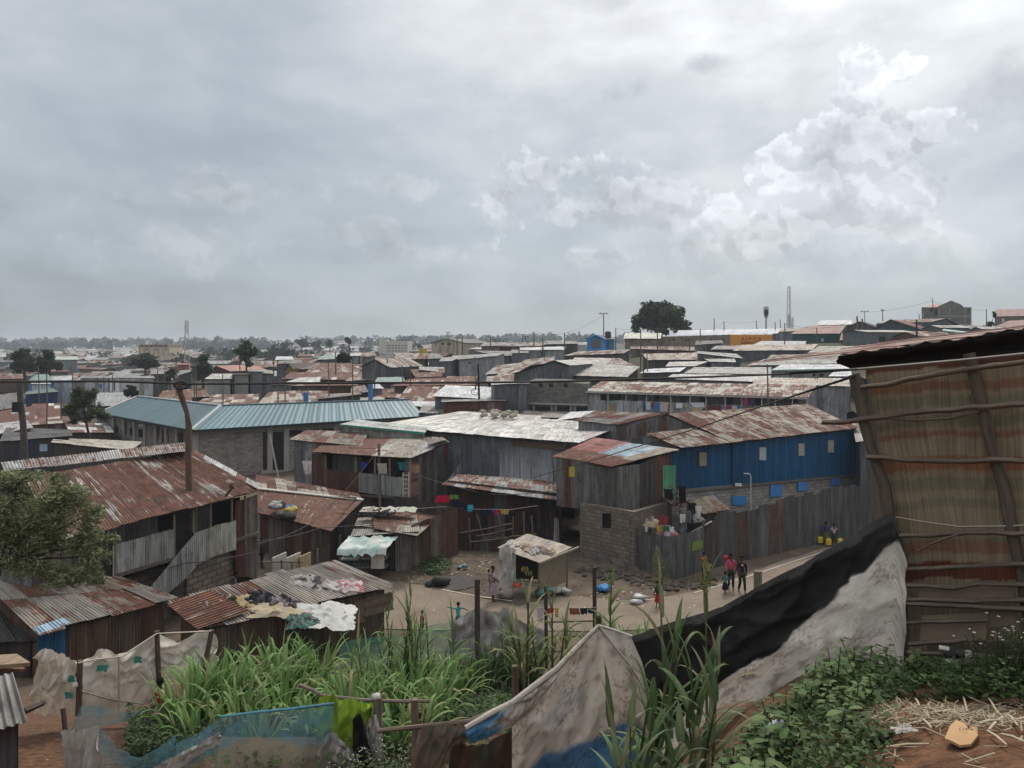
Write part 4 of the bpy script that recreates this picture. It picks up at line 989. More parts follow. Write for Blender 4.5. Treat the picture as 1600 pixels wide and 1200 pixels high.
# patched roofs between the hall and the blue house
house('rust and pale roofed shack behind the white flat roof', (897, 657, 966, 664), (930, 642, 1040, 646), 60, 5, 'rustmix', 'wgrey', Y2=58, zb=0, cor=.12)
house('low white sheet roof between hall and block wall', (870, 657, 925, 650), (892, 644, 932, 642), 69, 3, 'white', 'wgrey', zb=0)
house('pale small roof at the back edge of the white flat roof', (845, 652, 900, 655), (850, 646, 893, 648), 70, 3, 'pale', 'wpale', zb=0)

# ================================================================= long house with laundry balcony
t = thing('balcony_house', 'long two-storey house with streaked roof and laundry hung along its white balcony', 'house', (19, 80, 0))
A, B = P(914, 611, 79), P(1263, 621, 75.5); D, C = P(940, 596, 85), P(1276, 602, 82)
rf = MB(); sheets(rf, A, B, C, D, pal((.45, (.34, .285, .225), .5, .7), (.3, (.36, .345, .305), .3, .52), (.25, (.3, .24, .19), .65, .85)), .85, 1.9); b3, a3 = C+(C-B), D+(D-A); b3.z = a3.z = A.z; sheets(rf, b3, a3, D, C, 'tan'); rf.build('roof', 'metal', t)
m_ = MB(); m_.bar(A+V((0, -.03, -.1)), B+V((0, -.03, -.1)), .06, .18, (.33, .32, .30)); m_.build('fascia', 'plain', t)
f0, f1 = V((A.x+.4, A.y+1.9, 0)), V((B.x-.2, B.y+1.9, 0)); g0_, g1_ = f0+V((0, -1.5, 0)), f1+V((0, -1.5, 0))
wl = MB(); wallsheets(wl, f0, f1, 7.2, 6.9, pal((.6, (.30, .315, .32), 0, .12), (.4, (.22, .235, .24), 0, .2))); wallsheets(wl, f1, f1+V((.5, 9, 0)), 6.9, 6.9, 'wgrey'); wallsheets(wl, f0+V((0, 9, 0)), f0, 6.9, 7.1, 'wgrey')
wallsheets(wl, g0_+V((0, .4, 0)), g1_+V((0, .4, 0)), 4.2, 4.2, 'wdark')
k = P(1276, 602, 80); wallsheets(wl, V((B.x, B.y+.3, 0)), V((k.x, k.y, 0)), B.z-.1, k.z-.2, 'wgrey'); wl.build('wall', 'metal', t)
pk, pf = Plane(f0, f1), Plane(g0_, g1_)
bf = MB(); bf.face([pf(918, 645), pf(1263, 645), pf(1263, 645)+V((0, 1.6, 0)), pf(918, 645)+V((0, 1.6, 0))], (.1, .09, .08)); bf.build('balcony_floor', 'plain', t)
bandsheets(t, pf, [(918, 615, 641), (935, 616, 642)], pal((1, (.46, .48, .49), 0, .12)), 'end_panel'); bandsheets(t, pf, [(935, 625, 643), (1045, 628, 645), (1100, 630, 646)], pal((.7, (.48, .50, .52), 0, .12), (.3, (.40, .41, .42), 0, .2)), 'balcony_rail', 'whitish sheets of the balcony front'); bandsheets(t, pf, [(1100, 632, 646), (1262, 635, 648)], pal((.6, (.25, .24, .23), .1, .3), (.4, (.36, .36, .35), 0, .2)), 'balcony_rail')
for x, c in ((939, (.10, .06, .05)), (952, (.07, .09, .08)), (961, (.06, .085, .07)), (989, (.06, .075, .07)), (1022, (.05, .055, .055)), (1062, (.07, .10, .085)), (1094, (.05, .055, .06)), (1135, (.02, .03, .035)), (1180, (.02, .025, .03)), (1235, (.03, .03, .035))):
    m_ = MB(); panel(m_, pk, rect(x, 616, x+(10 if x > 1050 else 8), 634), c, .05, .05); m_.build('door', 'paint', t)
for x in (973, 1003, 1035, 1073, 1119): window(t, pk, x, 616, x+7, 624, (.05, .055, .05), (.28, .28, .27), 'window', 'glass', .05)
for x in (937, 950, 978, 1010, 1048, 1078, 1103, 1133, 1159, 1190, 1211, 1238, 1261): m_ = MB(); m_.bar(pf(x, 614, .1), pf(x, 646, .1), .1, .1, (.42, .42, .40)); m_.build('post', 'wood', t)
m_ = MB(); panel(m_, pf, [(950, 644), (963, 643), (963, 629), (952, 630)], (.26, .19, .11), .12, .06); m_.build('board', 'plain', None, 'tan board leaning on the outside of the white balcony', 'board')
LAUN = [(1005, 627, 1008, 643, (.03, .12, .33), 'dark blue narrow cloth'), (1009, 628, 1016, 641, (.55, .58, .62), 'white shirt beside the narrow blue cloth'), (1018, 628, 1022, 636, (.35, .03, .05), 'small red cloth'), (1021, 629, 1031, 644, (.05, .19, .42), 'bright blue towel'),
        (1031, 629, 1044, 644, (.50, .44, .41), 'pale pink sheet'), (1056, 630, 1067, 638, (.68, .70, .74), 'white wide cloth'), (1069, 631, 1074, 637, (.42, .36, .12), 'small yellow cloth'), (1078, 629, 1100, 637, (.62, .63, .70), 'wide white sheet'), (1079, 637, 1098, 644, (.48, .38, .25), 'beige blanket'),
        (1104, 633, 1126, 643, (.13, .05, .055), 'patterned maroon blanket'), (1128, 634, 1133, 642, (.18, .16, .32), 'purple cloth'), (1135, 634, 1143, 641, (.30, .03, .06), 'crimson cloth by the purple cloth'), (1144, 634, 1151, 641, (.45, .47, .5), 'pale grey cloth'), (1152, 636, 1160, 640, (.03, .22, .40), 'small turquoise blue cloth'),
        (1162, 622, 1168, 634, (.45, .05, .10), 'red dress under the eave'), (1170, 622, 1178, 634, (.07, .04, .10), 'dark purple dress under the eave'), (1180, 623, 1186, 632, (.02, .02, .03), 'black cloth under the eave')]
def hangcloth(pl, x0, y0, x1, y1, c, label, off=.25, cat='laundry', name='hanging_cloth', group=None, wob=.06):
    m_ = MB(); a, b = pl(x0, y0, off), pl(x1, y0, off); sk_, tp_ = R.uniform(-.18, .18), R.uniform(-.28, .06); h_ = (pl(x0, y0, off)-pl(x0, y1, off)).length; sd_ = R.random()*30
    n, k = 7, 6; jl = [1-R.uniform(0, .12) for _ in range(n)]
    m_.grid([[a.lerp(b, .5+(i/(n-1)-.5)*(1+tp_*j/k+.08*math.sin(j*2.1+sd_))+sk_*j/k)+V((0, wob*(j/k)*math.sin(i*1.9+sd_)-.01, -h_*jl[i]*j/k)) for i in range(n)] for j in range(k+1)], c)
    return m_.build(name, 'cloth', None, label, cat, group)
for x0, y0, x1, y1, c, lb in LAUN: hangcloth(pf, x0, y0, x1, y1, c, lb+' hanging on the long white balcony')

# grey stone block building and sheet wall to its left
t = thing('block_building', 'bare grey concrete block building with ledge, left of the laundry balcony', 'building', (3, 82, 0))
a, b = P(826, 650, 80), P(917, 650, 79); a.z = b.z = 0; pl = Plane(a, b)
wl = MB(); panel(wl, pl, [(826, 680), (918, 680), (918, 600), (880, 596), (826, 595)], (.185, .18, .165), 0, 6); wl.build('wall', 'block', t)
m_ = MB(); panel(m_, pl, [(826, 632), (918, 634), (918, 632), (826, 629)], (.30, .29, .27), .35, .4); m_.build('ledge', 'plain', t)
for x in (842, 858, 881): window(t, pl, x, 599, x+6, 605, DARK, (.12, .11, .1))
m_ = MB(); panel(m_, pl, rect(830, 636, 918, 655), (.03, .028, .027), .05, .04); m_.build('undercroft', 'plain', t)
for x in (832, 860, 866, 890, 896): m_ = MB(); panel(m_, pl, rect(x, 634, x+4, 660), (.2, .19, .18), .3, .3); m_.build('pillar', 'plain', t)
house('tall slate grey sheet house with white roof edge, right of the bright white roof', (768, 601, 828, 599), (766, 597, 824, 595), 78, 6, 'white', 'wslate', zb=0)
house('dark undercroft row below the block building', (775, 650, 905, 652), (780, 641, 905, 643), 74, 4, 'wdark', 'wdark', zb=0)
m_ = MB()
for k in range(46):
    p = P(R.uniform(752, 812), 652, R.uniform(68, 72)); p.z = 5.45+R.random()*.35; m_.ball(p, R.uniform(.12, .3), tuple(c*(.65+.07*(k % 7)) for c in (.40, .355, .29)), 7, 0, (1.2, 1, .7), .5, k)
m_.build('stone_heap', 'plain', None, 'long heap of pale stones on the roof behind the hall', 'stones')

# ================================================================= roofs of the middle distance
MID = [
 # label, eave, ridge, Y, D, roof, wall, extra
 ('bright white sloping roof beside a black electricity pole', (675, 619, 767, 624), (697, 602, 767, 605), 82, 9, 'white', 'wgrey', dict(sw=1.0)),
 ('low rust-walled shed with thin pale roof edge before the bright white roof', (690, 628, 790, 626), (690, 625, 792, 623.5), 78, 4, 'pale', pal((.8, (.13, .065, .048), .4, .7), (.2, (.2, .18, .16), .2, .4)), dict(Y2=76)),
 ('flat white sheet roof next to the blue-green hall roof', (655, 645, 745, 648), (660, 633, 750, 640), 80, 6, 'pale', 'wgrey', dict(Y2=78)),
 ('small white roof with dark gable beyond the blue-green hall', (645, 634, 682, 638), (642, 627, 700, 628), 86, 5, 'white', 'wslate', {}),
 ('wide dark rust roof with a long pale lath, left of the bright white roof', (618, 630, 680, 630), (640, 600, 700, 601), 92, 9, 'rust', 'wrust', {}),
 ('rust roof right behind the bright white roof', (688, 602, 742, 602), (700, 588, 745, 588), 95, 8, 'rust', 'wrust', {}),
 ('broad rust roof above the dark cable, left of the black electricity pole', (612, 603, 690, 602), (640, 592, 705, 590), 100, 7, 'rust', 'wdark', {}),
 ('dull green roof with pale edge under the grey gabled house', (585, 597, 633, 597), (590, 590, 630, 589), 104, 4, pal((1, (.22, .31, .28), .1, .2)), 'wgrey', dict(fascia=(.5, .55, .52))),
 ('curved brown rust roof between two grey sheet houses', (650, 590, 690, 588), (640, 577, 694, 576), 108, 7, 'rust', 'wrust', {}),
 ('pale patched roof next to the curved brown roof', (655, 578, 694, 582), (655, 573, 694, 574), 112, 5, 'pale', 'wgrey', {}),
 ('tan striped roof on a brown shed with a white column', (612, 561.5, 665, 561), (622, 552, 670, 552), 122, 6, 'tan', pal((1, (.12, .105, .1), .1, .3)), {}),
 ('plain grey shed right of the tan striped roof', (667, 560.5, 695, 560), (672, 552, 682, 552), 124, 6, 'grey', 'wgrey', {}),
 ('large light grey sheet house with one small dark window', (716, 562, 778, 556), (706, 556, 790, 552), 120, 7, 'pale', 'wpale', dict(Y2=118, win=[(732, 565, 736, 568.5)])),
 ('narrow light grey sheet house at the left of the large one', (686, 565, 706, 564), (690, 559, 722, 557), 119, 5, 'pale', 'wgrey', {}),
 ('slate wall house with low grey roof right of the light grey house', (775, 555.5, 800, 556), (740, 548, 800, 549), 128, 8, 'grey', 'wslate', {}),
 ('grey roofed brown house on the rise, with red-framed gable', (750, 541, 782, 540), (757, 535, 778, 535), 150, 7, 'grey', pal((1, (.2, .17, .14), 0, .1)), {}),
 ('wide grey roof at the crest left of the wooden poles', (780, 541, 822, 541), (778, 535, 822, 534.5), 152, 9, 'grey', 'wrust', {}),
 ('tan rust heaped roof in front of the slate house', (758, 585, 806, 583), (776, 571, 842, 564), 103, 8, 'tan', 'wrust', {}),
 ('mixed grey and rust roof just left of the block building', (758, 598, 800, 600), (762, 588, 806, 586), 92, 6, 'rustmix', 'wrust', {}),
 ('small brown roof under the crest with white sheets', (770, 592, 812, 590), (780, 584, 815, 582), 98, 4, 'tan', 'wdark', {}),
 # the big pale grey roofs
 ('large pale grey weathered roof with one white sheet, above the block building', (864, 586, 980, 589), (886, 566, 1000, 573), 92, 11, pal((.7, (.31, .30, .265), .15, .38), (.3, (.36, .35, .315), .1, .3)), 'wdark', dict(sl=3)),
 ('upper pale grey roof at the back of the large weathered roof', (890, 572, 962, 572), (898, 559, 960, 560), 105, 8, pal((1, (.37, .36, .33), .05, .25)), 'wslate', {}),
 ('sandy grey roof with slate gable facing the block building', (946, 571, 998, 574), (957, 559.5, 968, 560), 104, 8, 'tan', 'wslate', {}),
 ('long tan roof with dark eaves, right of the big grey roofs', (1012, 562.5, 1088, 562), (1003, 553, 1090, 551), 116, 7, pal((.6, (.34, .29, .23), .3, .5), (.4, (.26, .2, .16), .4, .6)), 'wdark', {}),
 ('white roof strip with slate wall under the dark cable', (1000, 583, 1062, 581), (1010, 577, 1072, 574), 96, 5, 'white', 'wslate', {}),
 ('broad pale roof in the row above the laundry house', (1068, 583.5, 1205, 584.5), (1085, 574, 1205, 574), 96, 8, pal((1, (.31, .31, .285), .15, .38)), 'wslate', {}),
 ('white long roof directly behind the laundry house', (1040, 592, 1200, 597), (1052, 584.5, 1205, 586), 90, 6, pal((1, (.48, .475, .455), .05, .3)), 'wgrey', {}),
 ('pinkish white roof with shadowed right side above the broad pale roof', (1040, 572.5, 1086, 572), (1046, 565.5, 1110, 564.5), 108, 6, pal((1, (.40, .375, .35), .1, .35)), 'wgrey', {}),
 ('pale lean-to roof with slate wall below the tan roofed warehouse', (1108, 565, 1150, 566), (1096, 558.5, 1146, 558), 112, 6, pal((1, (.36, .36, .34), .1, .3)), 'wgrey', {}),
 ('thin grey roof plank over the pale lean-to', (1088, 552, 1160, 560), (1090, 549, 1150, 553), 116, 4, 'pale', 'wslate', {}),
 ('warehouse with tan roof and tall slate wall with small dark openings', (1145, 548, 1268, 547), (1160, 539, 1278, 538), 126, 8, pal((.7, (.37, .325, .26), .25, .5), (.3, (.3, .23, .18), .4, .6)), 'wslate', dict(win=[(1160, 551, 1164, 555), (1193, 550, 1197, 553), (1213, 550, 1217, 553), (1243, 549, 1247, 552)])),
 ('grey roof left of the tan roofed warehouse', (1110, 546, 1158, 546), (1120, 540, 1180, 539.5), 130, 6, 'grey', 'wdark', {}),
 ('bluish grey roof rising behind the tan roofed warehouse', (1175, 539.5, 1258, 538), (1190, 533, 1260, 533), 140, 6, pal((1, (.37, .39, .39), 0, .15)), 'wslate', {}),
 ('mossy grey roof at the right of the tan roofed warehouse', (1262, 551, 1345, 549), (1280, 541, 1358, 541), 122, 7, pal((.6, (.27, .255, .2), .25, .5), (.4, (.33, .31, .25), .2, .4)), 'wdark', {}),
 ('pale grey hipped roof with slate wall, right of the pale lean-to', (1168, 571, 1262, 570), (1195, 561, 1260, 561), 106, 6, 'pale', 'wslate', {}),
 ('tan streaked roof in front of the mossy grey roof', (1198, 561.5, 1318, 561), (1205, 554.5, 1335, 553), 114, 6, 'tan', 'wgrey', {}),
 ('light grey long roof below the tan streaked roof', (1180, 570, 1310, 568), (1196, 562, 1312, 561.5), 107, 5, 'pale', 'wgrey', {}),
 ('white roof with green edge over a pinkish wall', (1205, 578, 1330, 576), (1222, 570, 1312, 569.5), 98, 5, 'white', pal((.6, (.26, .2, .2), 0, .1), (.4, (.30, .31, .31), 0, .1)), dict(fascia=(.25, .38, .34), win=[(1232, 584, 1238, 589), (1270, 584, 1274, 588), (1280, 583.5, 1287, 589)])),
 ('tan flat roof over a tall pale grey sheet wall by the matting hut', (1176, 600, 1328, 604), (1180, 590, 1326, 591.5), 86, 6, pal((.8, (.38, .32, .26), .3, .5), (.2, (.46, .43, .38), .1, .3)), pal((.6, (.27, .285, .30), 0, .15), (.4, (.34, .355, .37), 0, .1)), dict(Y2=82)),
 ('white scrap roof beside the eave of the matting hut', (1295, 588, 1330, 588), (1302, 582, 1330, 580), 92, 4, 'white', 'wgrey', {}),
 ('long low sheet roof left of the block wall church', (985, 545, 1085, 548), (985, 541, 1085, 542), 140, 5, 'rustmix', 'wrust', {}),
 ('rust heaped roofs below the small blue house', (880, 556, 975, 552), (905, 549, 985, 546), 126, 6, 'rustmix', 'wdark', {}),
 ('white sheet shed with framed door beside the wooden poles', (813, 547, 848, 547), (812, 543.5, 880, 541.5), 136, 6, 'white', 'wpale', {}),
 ('white sheet shed with grey shutters to the right of the framed-door shed', (850, 546.5, 882, 546.5), (846, 542.5, 884, 542), 134, 6, 'white', 'wpale', {}),
 ('long grey shed at the crest left of the white sheet sheds', (796, 552, 826, 551.5), (800, 546.5, 826, 547), 132, 6, 'grey', 'wgrey', {}),
 ('grey roof with open dark front left of the small blue house', (850, 538, 905, 537), (852, 532.5, 900, 533), 155, 8, 'grey', 'wdark', {}),
 ('tan roof with slate front behind the white sheds', (820, 541.5, 862, 539), (822, 536, 860, 533), 158, 7, 'tan', 'wslate', {}),
 ('rusty heaped roofs with stones beside the big grey roof', (800, 575, 866, 566), (822, 562, 866, 557), 108, 7, 'rustmix', 'wdark', {}),
 # middle left
 ('grey box house with pale roof by the thin poles', (400, 583, 430, 584), (400, 578, 424, 578.5), 118, 6, 'pale', 'wgrey', {}),
 ('white ridged roof over a slate shed, centre left', (430, 562.5, 458, 562), (432, 557, 457, 557), 150, 7, 'white', 'wslate', {}),
 ('slate gabled low shed under the white ridged roof', (432, 569, 472, 567), (436, 564, 470, 561.5), 140, 5, 'grey', 'wslate', {}),
 ('brown roof running right from the yellow gable', (462, 577, 515, 576), (453, 567.5, 500, 567), 128, 7, pal((1, (.15, .11, .09), .2, .4)), 'wrust', {}),
 ('broad maroon rust hip roof, centre left', (478, 582, 565, 581), (495, 567.5, 548, 567.5), 122, 9, 'rust', 'wrust', dict(back='gable')),
 ('rust roof right of the maroon hip roof', (540, 579, 570, 578), (540, 570, 566, 569), 126, 6, 'rust', 'wrust', {}),
 ('long rust roofs with a few pale sheets above the dark cable', (440, 592, 585, 594), (455, 582, 582, 581), 114, 7, pal((.85, (.14, .065, .048), .5, .85), (.15, (.42, .38, .33), .2, .4)), 'wrust', {}),
 ('roof of white and pale sheets left above the dark cable', (447, 597, 500, 597), (470, 590, 500, 590), 109, 5, pal((.6, (.40, .40, .38), .05, .2), (.4, (.62, .63, .63), 0, .1)), 'wgrey', {}),
 ('striped tan and grey roof right above the dark cable', (540, 595, 582, 594), (565, 582, 588, 580), 110, 7, 'tan', 'wrust', {}),
 ('long brown walled house with rust roof under the dark cable', (452, 603, 560, 602), (460, 599, 558, 598.5), 104, 4, 'rust', 'wrust', {}),
 ('small bare block house under the dark cable', (421, 601.5, 453, 601), (423, 599, 452, 599), 103, 4, 'pale', pal((1, (.2, .195, .185), 0, .1)), dict(wmat='block')),
 ('striped roof of pale and rust sheets beyond the blue-green hall', (402, 632, 474, 630), (420, 613, 470, 610), 92, 9, pal((.65, (.40, .35, .28), .3, .5), (.35, (.17, .09, .065), .5, .8)), 'wdark', {}),
 ('rust roof beside the left blue post', (474, 628, 522, 626), (472, 611, 512, 611), 94, 9, pal((.6, (.14, .07, .05), .5, .8), (.4, (.38, .34, .29), .3, .5)), 'wrust', {}),
 ('tan folded roof between the two blue posts', (492, 624, 566, 616), (506, 616, 560, 614), 92, 5, 'tan', 'wdark', {}),
 ('sandy smooth roof right behind the blue-green hall', (515, 629, 602, 627), (530, 621.5, 600, 621), 90, 6, pal((1, (.42, .38, .31), .1, .3)), 'wtan', {}),
 ('dark brown gable shed with tan slats, left of the right blue post', (548, 616, 576, 612), (550, 604, 570, 602), 97, 6, 'tan', 'wrust', {}),
 ('white tilted roof behind the right blue post', (582, 607, 600, 607), (582, 600.5, 592, 600), 99, 4, 'white', 'wgrey', {}),
 ('rust roof right of the right blue post', (585, 621, 640, 622), (600, 607, 640, 604), 97, 7, 'rust', 'wrust', {}),
 ('long grey-green shed roof among the far roofs, left of the dark bush', (494, 562, 528, 561), (512, 552, 518, 551.5), 150, 8, pal((1, (.23, .28, .26), 0, .1)), 'wslate', {}),
 ('sand coloured roof left of the dark bush', (512, 558, 540, 557), (510, 551.5, 534, 551), 156, 8, pal((1, (.42, .41, .35), 0, .1)), 'wslate', {}),
 ('small white walled house right of the dark bush', (548, 556, 563, 556), (547, 552.5, 565, 552.5), 142, 6, 'white', 'wwhite', {}),
 ('grey house with red-brown striped roof, right of the white walled house', (563, 557.5, 587, 557), (567, 550.5, 586, 550), 140, 7, 'rustmix', 'wgrey', {}),
 # left of the hall and behind it
 ('brown gable roof left of the crooked pole', (240, 627, 300, 628), (255, 611, 300, 608), 96, 9, 'rust', 'wrust', {}),
 ('long rust roof with pale slats over the ridge of the blue-green hall', (298, 634, 402, 634), (330, 617, 405, 615.5), 94, 9, pal((.6, (.15, .075, .055), .5, .8), (.4, (.44, .39, .33), .25, .45)), 'wrust', {}),
 ('small rust roof with white ridge behind the crooked pole', (272, 622, 330, 620), (280, 612, 318, 610), 100, 6, 'rustmix', 'wdark', {}),
 ('grey concrete house with pale tilted roof, right of the crooked pole', (320, 592, 362, 592), (332, 584, 364, 584), 112, 6, pal((1, (.42, .42, .38), .05, .25)), pal((1, (.24, .245, .24), 0, .15)), dict(wmat='plain')),
 ('grey concrete house with dark stains and no visible roof', (363, 585, 390, 585), (363, 584, 390, 584), 113, 6, 'grey', pal((1, (.21, .21, .2), 0, .3)), dict(wmat='plain')),
 ('grey sheet house left of the box house by the thin poles', (388, 580, 412, 581), (388, 577, 412, 577.5), 116, 5, 'pale', 'wgrey', {}),
 ('orange walled house left of the round dark tree', (276, 570, 297, 570), (277, 568, 296, 568), 165, 8, pal((1, (.33, .13, .085), .1, .2)), pal((1, (.32, .13, .085), 0, .1)), {}),
 ('tan roofed green shed below the orange walled house', (277, 587, 300, 580), (281, 579, 300, 577.5), 150, 6, 'pale', pal((1, (.06, .09, .08), 0, .1)), {}),
 ('cream flat roofed house with dark veranda left of the orange walled house', (234, 585, 262, 584), (238, 579, 263, 579), 155, 7, 'pale', 'wdark', {}),
 ('maroon rust roofs in a broad patch at the left edge', (-10, 664, 52, 657), (2, 642, 60, 633), 88, 10, pal((.9, (.135, .062, .046), .6, .9), (.1, (.42, .40, .36), .2, .4)), 'wrust', {}),
 ('maroon rust roof with two white sheets left of the feathery tree', (48, 655, 96, 652), (50, 631, 92, 630), 92, 10, pal((.85, (.135, .062, .046), .6, .9), (.15, (.66, .66, .65), 0, .1)), 'wrust', {}),
 ('lower maroon roof with pale patches by the feathery tree', (35, 665, 112, 660), (40, 655, 105, 650), 84, 6, pal((.7, (.145, .068, .05), .5, .8), (.3, (.42, .38, .33), .2, .4)), 'wrust', {}),
 ('broken white and rust roofs under the feathery tree', (110, 676, 178, 676), (100, 660, 170, 662), 78, 7, pal((.4, (.55, .54, .52), .1, .3), (.6, (.16, .09, .07), .4, .7)), 'wdark', {}),
 ('pale grey tilted roof at the far left edge', (-20, 682, 52, 668), (-20, 664, 42, 657), 66, 8, pal((1, (.43, .42, .40), .05, .2)), 'wdark', {}),
 ('dark open shed with tan roof in front of the hall windows', (80, 691, 205, 704), (86, 684, 222, 690), 58, 7, pal((1, (.42, .38, .31), .1, .3)), 'wdark', dict(zb=0)),
 ('dark navy shack with a pale blue shutter at the left edge', (0, 690, 112, 681), (10, 668, 112, 671), 62, 6, 'wdark', pal((.6, (.045, .048, .06), .1, .3), (.4, (.03, .04, .09), 0, .2)), dict(win=[(62, 694, 74, 705, (.30, .45, .55), (.1, .1, .1), 'shutter', 'paint')])),
 ('grey scrap roof above the maroon roofs at the left edge', (-10, 642, 28, 636), (-10, 618, 30, 613), 100, 8, 'grey', 'wdark', {}),
]
for lb, e, r, Y, D, rp, wp, kw in MID: house(lb, e, r, Y, D, rp, wp, **kw)
# gable ends facing the view
gable('grey sheet house with brown roof, its gable turned to the hall', (564, 573, 0)[:2], (588, 561.5), (611, 574), 111, 9, 3.6, 'tan', 'wslate')
gable('slate gabled shed left of the big grey roofs', (800, 584), (868, 563.5), (892, 571), 90, 12, 4, pal((1, (.35, .345, .32), .05, .2)), 'wslate')
gable('shack with bright yellow gable among rust roofs', (447, 577), (453, 567.5), (460, 576), 127, 8, 3, pal((1, (.15, .11, .09), .2, .4)), pal((1, (.36, .25, .04), 0, .05)))
gable('cream two-storey gabled house with dark roof on the skyline', (672, 536), (700, 529), (728, 536), 185, 10, 6, 'wdark', 'wcream', win=[(689, 535.5, 694, 539), (699, 535, 704, 539.5), (713, 536, 718, 540)])
gable('dull green gabled house with red brown roof before the concrete tower', (1364, 515), (1392, 499), (1448, 517), 150, 10, 8, 'redfade', 'wgreen')
gable('dark gabled shed with brown roof between two chimneys', (1322, 512), (1342, 502), (1372, 511), 165, 9, 6, 'redfade', 'wdark')
gable('red walled gabled house right of the round dark tree', (333, 578), (340, 571.5), (362, 580), 150, 9, 4, pal((1, (.36, .17, .12), 0, .1)), 'wred')
gable('grey gabled barn with pale roof right beside the concrete tower', (1452, 503), (1475, 497.5), (1496, 508), 160, 9, -7, 'tan', 'wslate')
house('teal house with pinkish red roof on the right skyline', (1235, 521.5, 1312, 521), (1262, 509, 1322, 508.5), 150, 8, 'redfade', 'wgreen', win=[(1283, 529, 1287, 534, (.4, .4, .4))])
house('long pinkish red roof over a dark green wall', (1312, 531.5, 1480, 531), (1316, 519, 1482, 517), 142, 7, 'redfade', 'wgreen', fascia=(.1, .06, .06))
house('white roof peeping over the teal house', (1275, 508, 1330, 507), (1282, 501, 1332, 500), 172, 8, 'white', 'wgrey')
house('pale roof just above the rusty eave of the matting hut', (1385, 545, 1432, 543), (1396, 536.5, 1432, 536), 118, 5, pal((1, (.50, .48, .42), 0, .2)), 'wslate')
house('block walled shed with mint green roof edge', (1472, 516, 1534, 523), (1475, 514, 1536, 521.5), 132, 5, pal((1, (.35, .5, .45), 0, .1)), pal((1, (.28, .25, .21), 0, .1)), wmat='block', fascia=(.42, .58, .52))
house('house with pinkish red roof and white window at the right edge', (1552, 494.5, 1640, 493), (1556, 483.5, 1640, 482), 160, 8, 'redfade', pal((1, (.2, .17, .15), 0, .1)), win=[(1566, 498, 1569, 503, (.6, .6, .6)), (1574, 499, 1577, 503, (.3, .3, .3))])
house('lower pinkish red roof below the one with the white window', (1548, 513.5, 1640, 508), (1575, 501.5, 1640, 498), 146, 8, 'redfade', 'wdark')
house('rubble coloured shed between the concrete tower and the right edge', (1490, 515, 1552, 513), (1495, 509, 1545, 508), 155, 6, 'tan', 'wtan')
house('maroon wooden shack in front of the block wall church', (1086, 539, 1130, 536), (1088, 533, 1128, 532), 136, 5, 'wdark', pal((.6, (.09, .04, .04), .1, .3), (.4, (.17, .16, .15), .1, .3)))
house('dark yellowish hut on the crest right of the orange wall', (1205, 519, 1252, 517), (1208, 515, 1255, 512.5), 172, 6, pal((1, (.2, .18, .1), .1, .3)), 'wgrey')

# block wall church with orange end
t = thing('church_hall', 'long tan block hall with whitish roof and a bright orange lettered end wall', 'building', (40, 160, 10))
a, b, c = P(975+55, 545, 158), P(1141, 545, 157), P(1207, 545, 156); pl = Plane(a, c)
wl = MB(); panel(wl, pl, [(1030, 560), (1141, 560), (1141, 523), (1030, 526)], (.26, .22, .17), 0, 8); wl.build('wall', 'block', t)
ow = MB(); panel(ow, pl, [(1141, 560), (1207, 560), (1207, 523), (1141, 523)], (.62, .27, .05), .02, 8); ow.build('end_wall', 'plain', t, 'bright orange wall with red lettering')
rf = MB(); sheets(rf, P(1056, 523.5, 158), P(1165, 522.5, 157.5), P(1215, 514, 168), P(1060, 516, 168), pal((1, (.47, .49, .52), 0, .08)), 1, 4); sheets(rf, P(1160, 523, 157.5), P(1215, 521, 157), P(1222, 513, 168), P(1170, 515, 168), pal((1, (.47, .49, .52), 0, .08)), 1, 4); rf.build('roof', 'metal', t)
for x in (1045, 1052, 1071, 1075, 1109, 1128): window(t, pl, x, 529, x+2.6, 532.5, DARK, None)
def text(par, body, pl, x, y, x1, h_px, col, off=.06):
    cu = bpy.data.curves.new('lettering', 'FONT'); cu.body = body; cu.extrude = .01; cu.offset = .012
    o = bpy.data.objects.new('tmp_text', cu); root_col.objects.link(o); bpy.context.view_layer.update()
    dg = bpy.context.evaluated_depsgraph_get(); me = bpy.data.meshes.new_from_object(o.evaluated_get(dg)); bpy.data.objects.remove(o)
    mx = max(v.co.x for v in me.vertices); mn = min(v.co.x for v in me.vertices); my = max(v.co.y for v in me.vertices); m0 = min(v.co.y for v in me.vertices)
    p, q, top = pl(x, y, off), pl(x1, y, off), pl(x, y-h_px, off)
    m_ = MB()
    for f in me.polygons:
        pts = []
        for i in f.vertices:
            cco = me.vertices[i].co; pts.append(p.lerp(q, (cco.x-mn)/(mx-mn))+V((0, 0, (top.z-p.z)*(cco.y-m0)/(my-m0)))+pl.n*(cco.z))
        m_.face(pts, col)
    return m_.build('lettering', 'plain', par)
text(t, 'A I P C A', pl, 1158, 532, 1190, 5.2, (.30, .03, .02)); text(t, 'KIBERA CE', pl, 1158, 537, 1186, 3, (.10, .02, .02))
house('tan block house with cream roof below the big round tree', (974, 529, 1032, 529), (977, 520.5, 1034, 520.5), 154, 7, pal((1, (.50, .49, .43), 0, .1)), pal((1, (.24, .21, .17), 0, .1)), wmat='block', win=[(987, 531, 990, 535, DARK, None), (1014, 531, 1017, 535, DARK, None)])
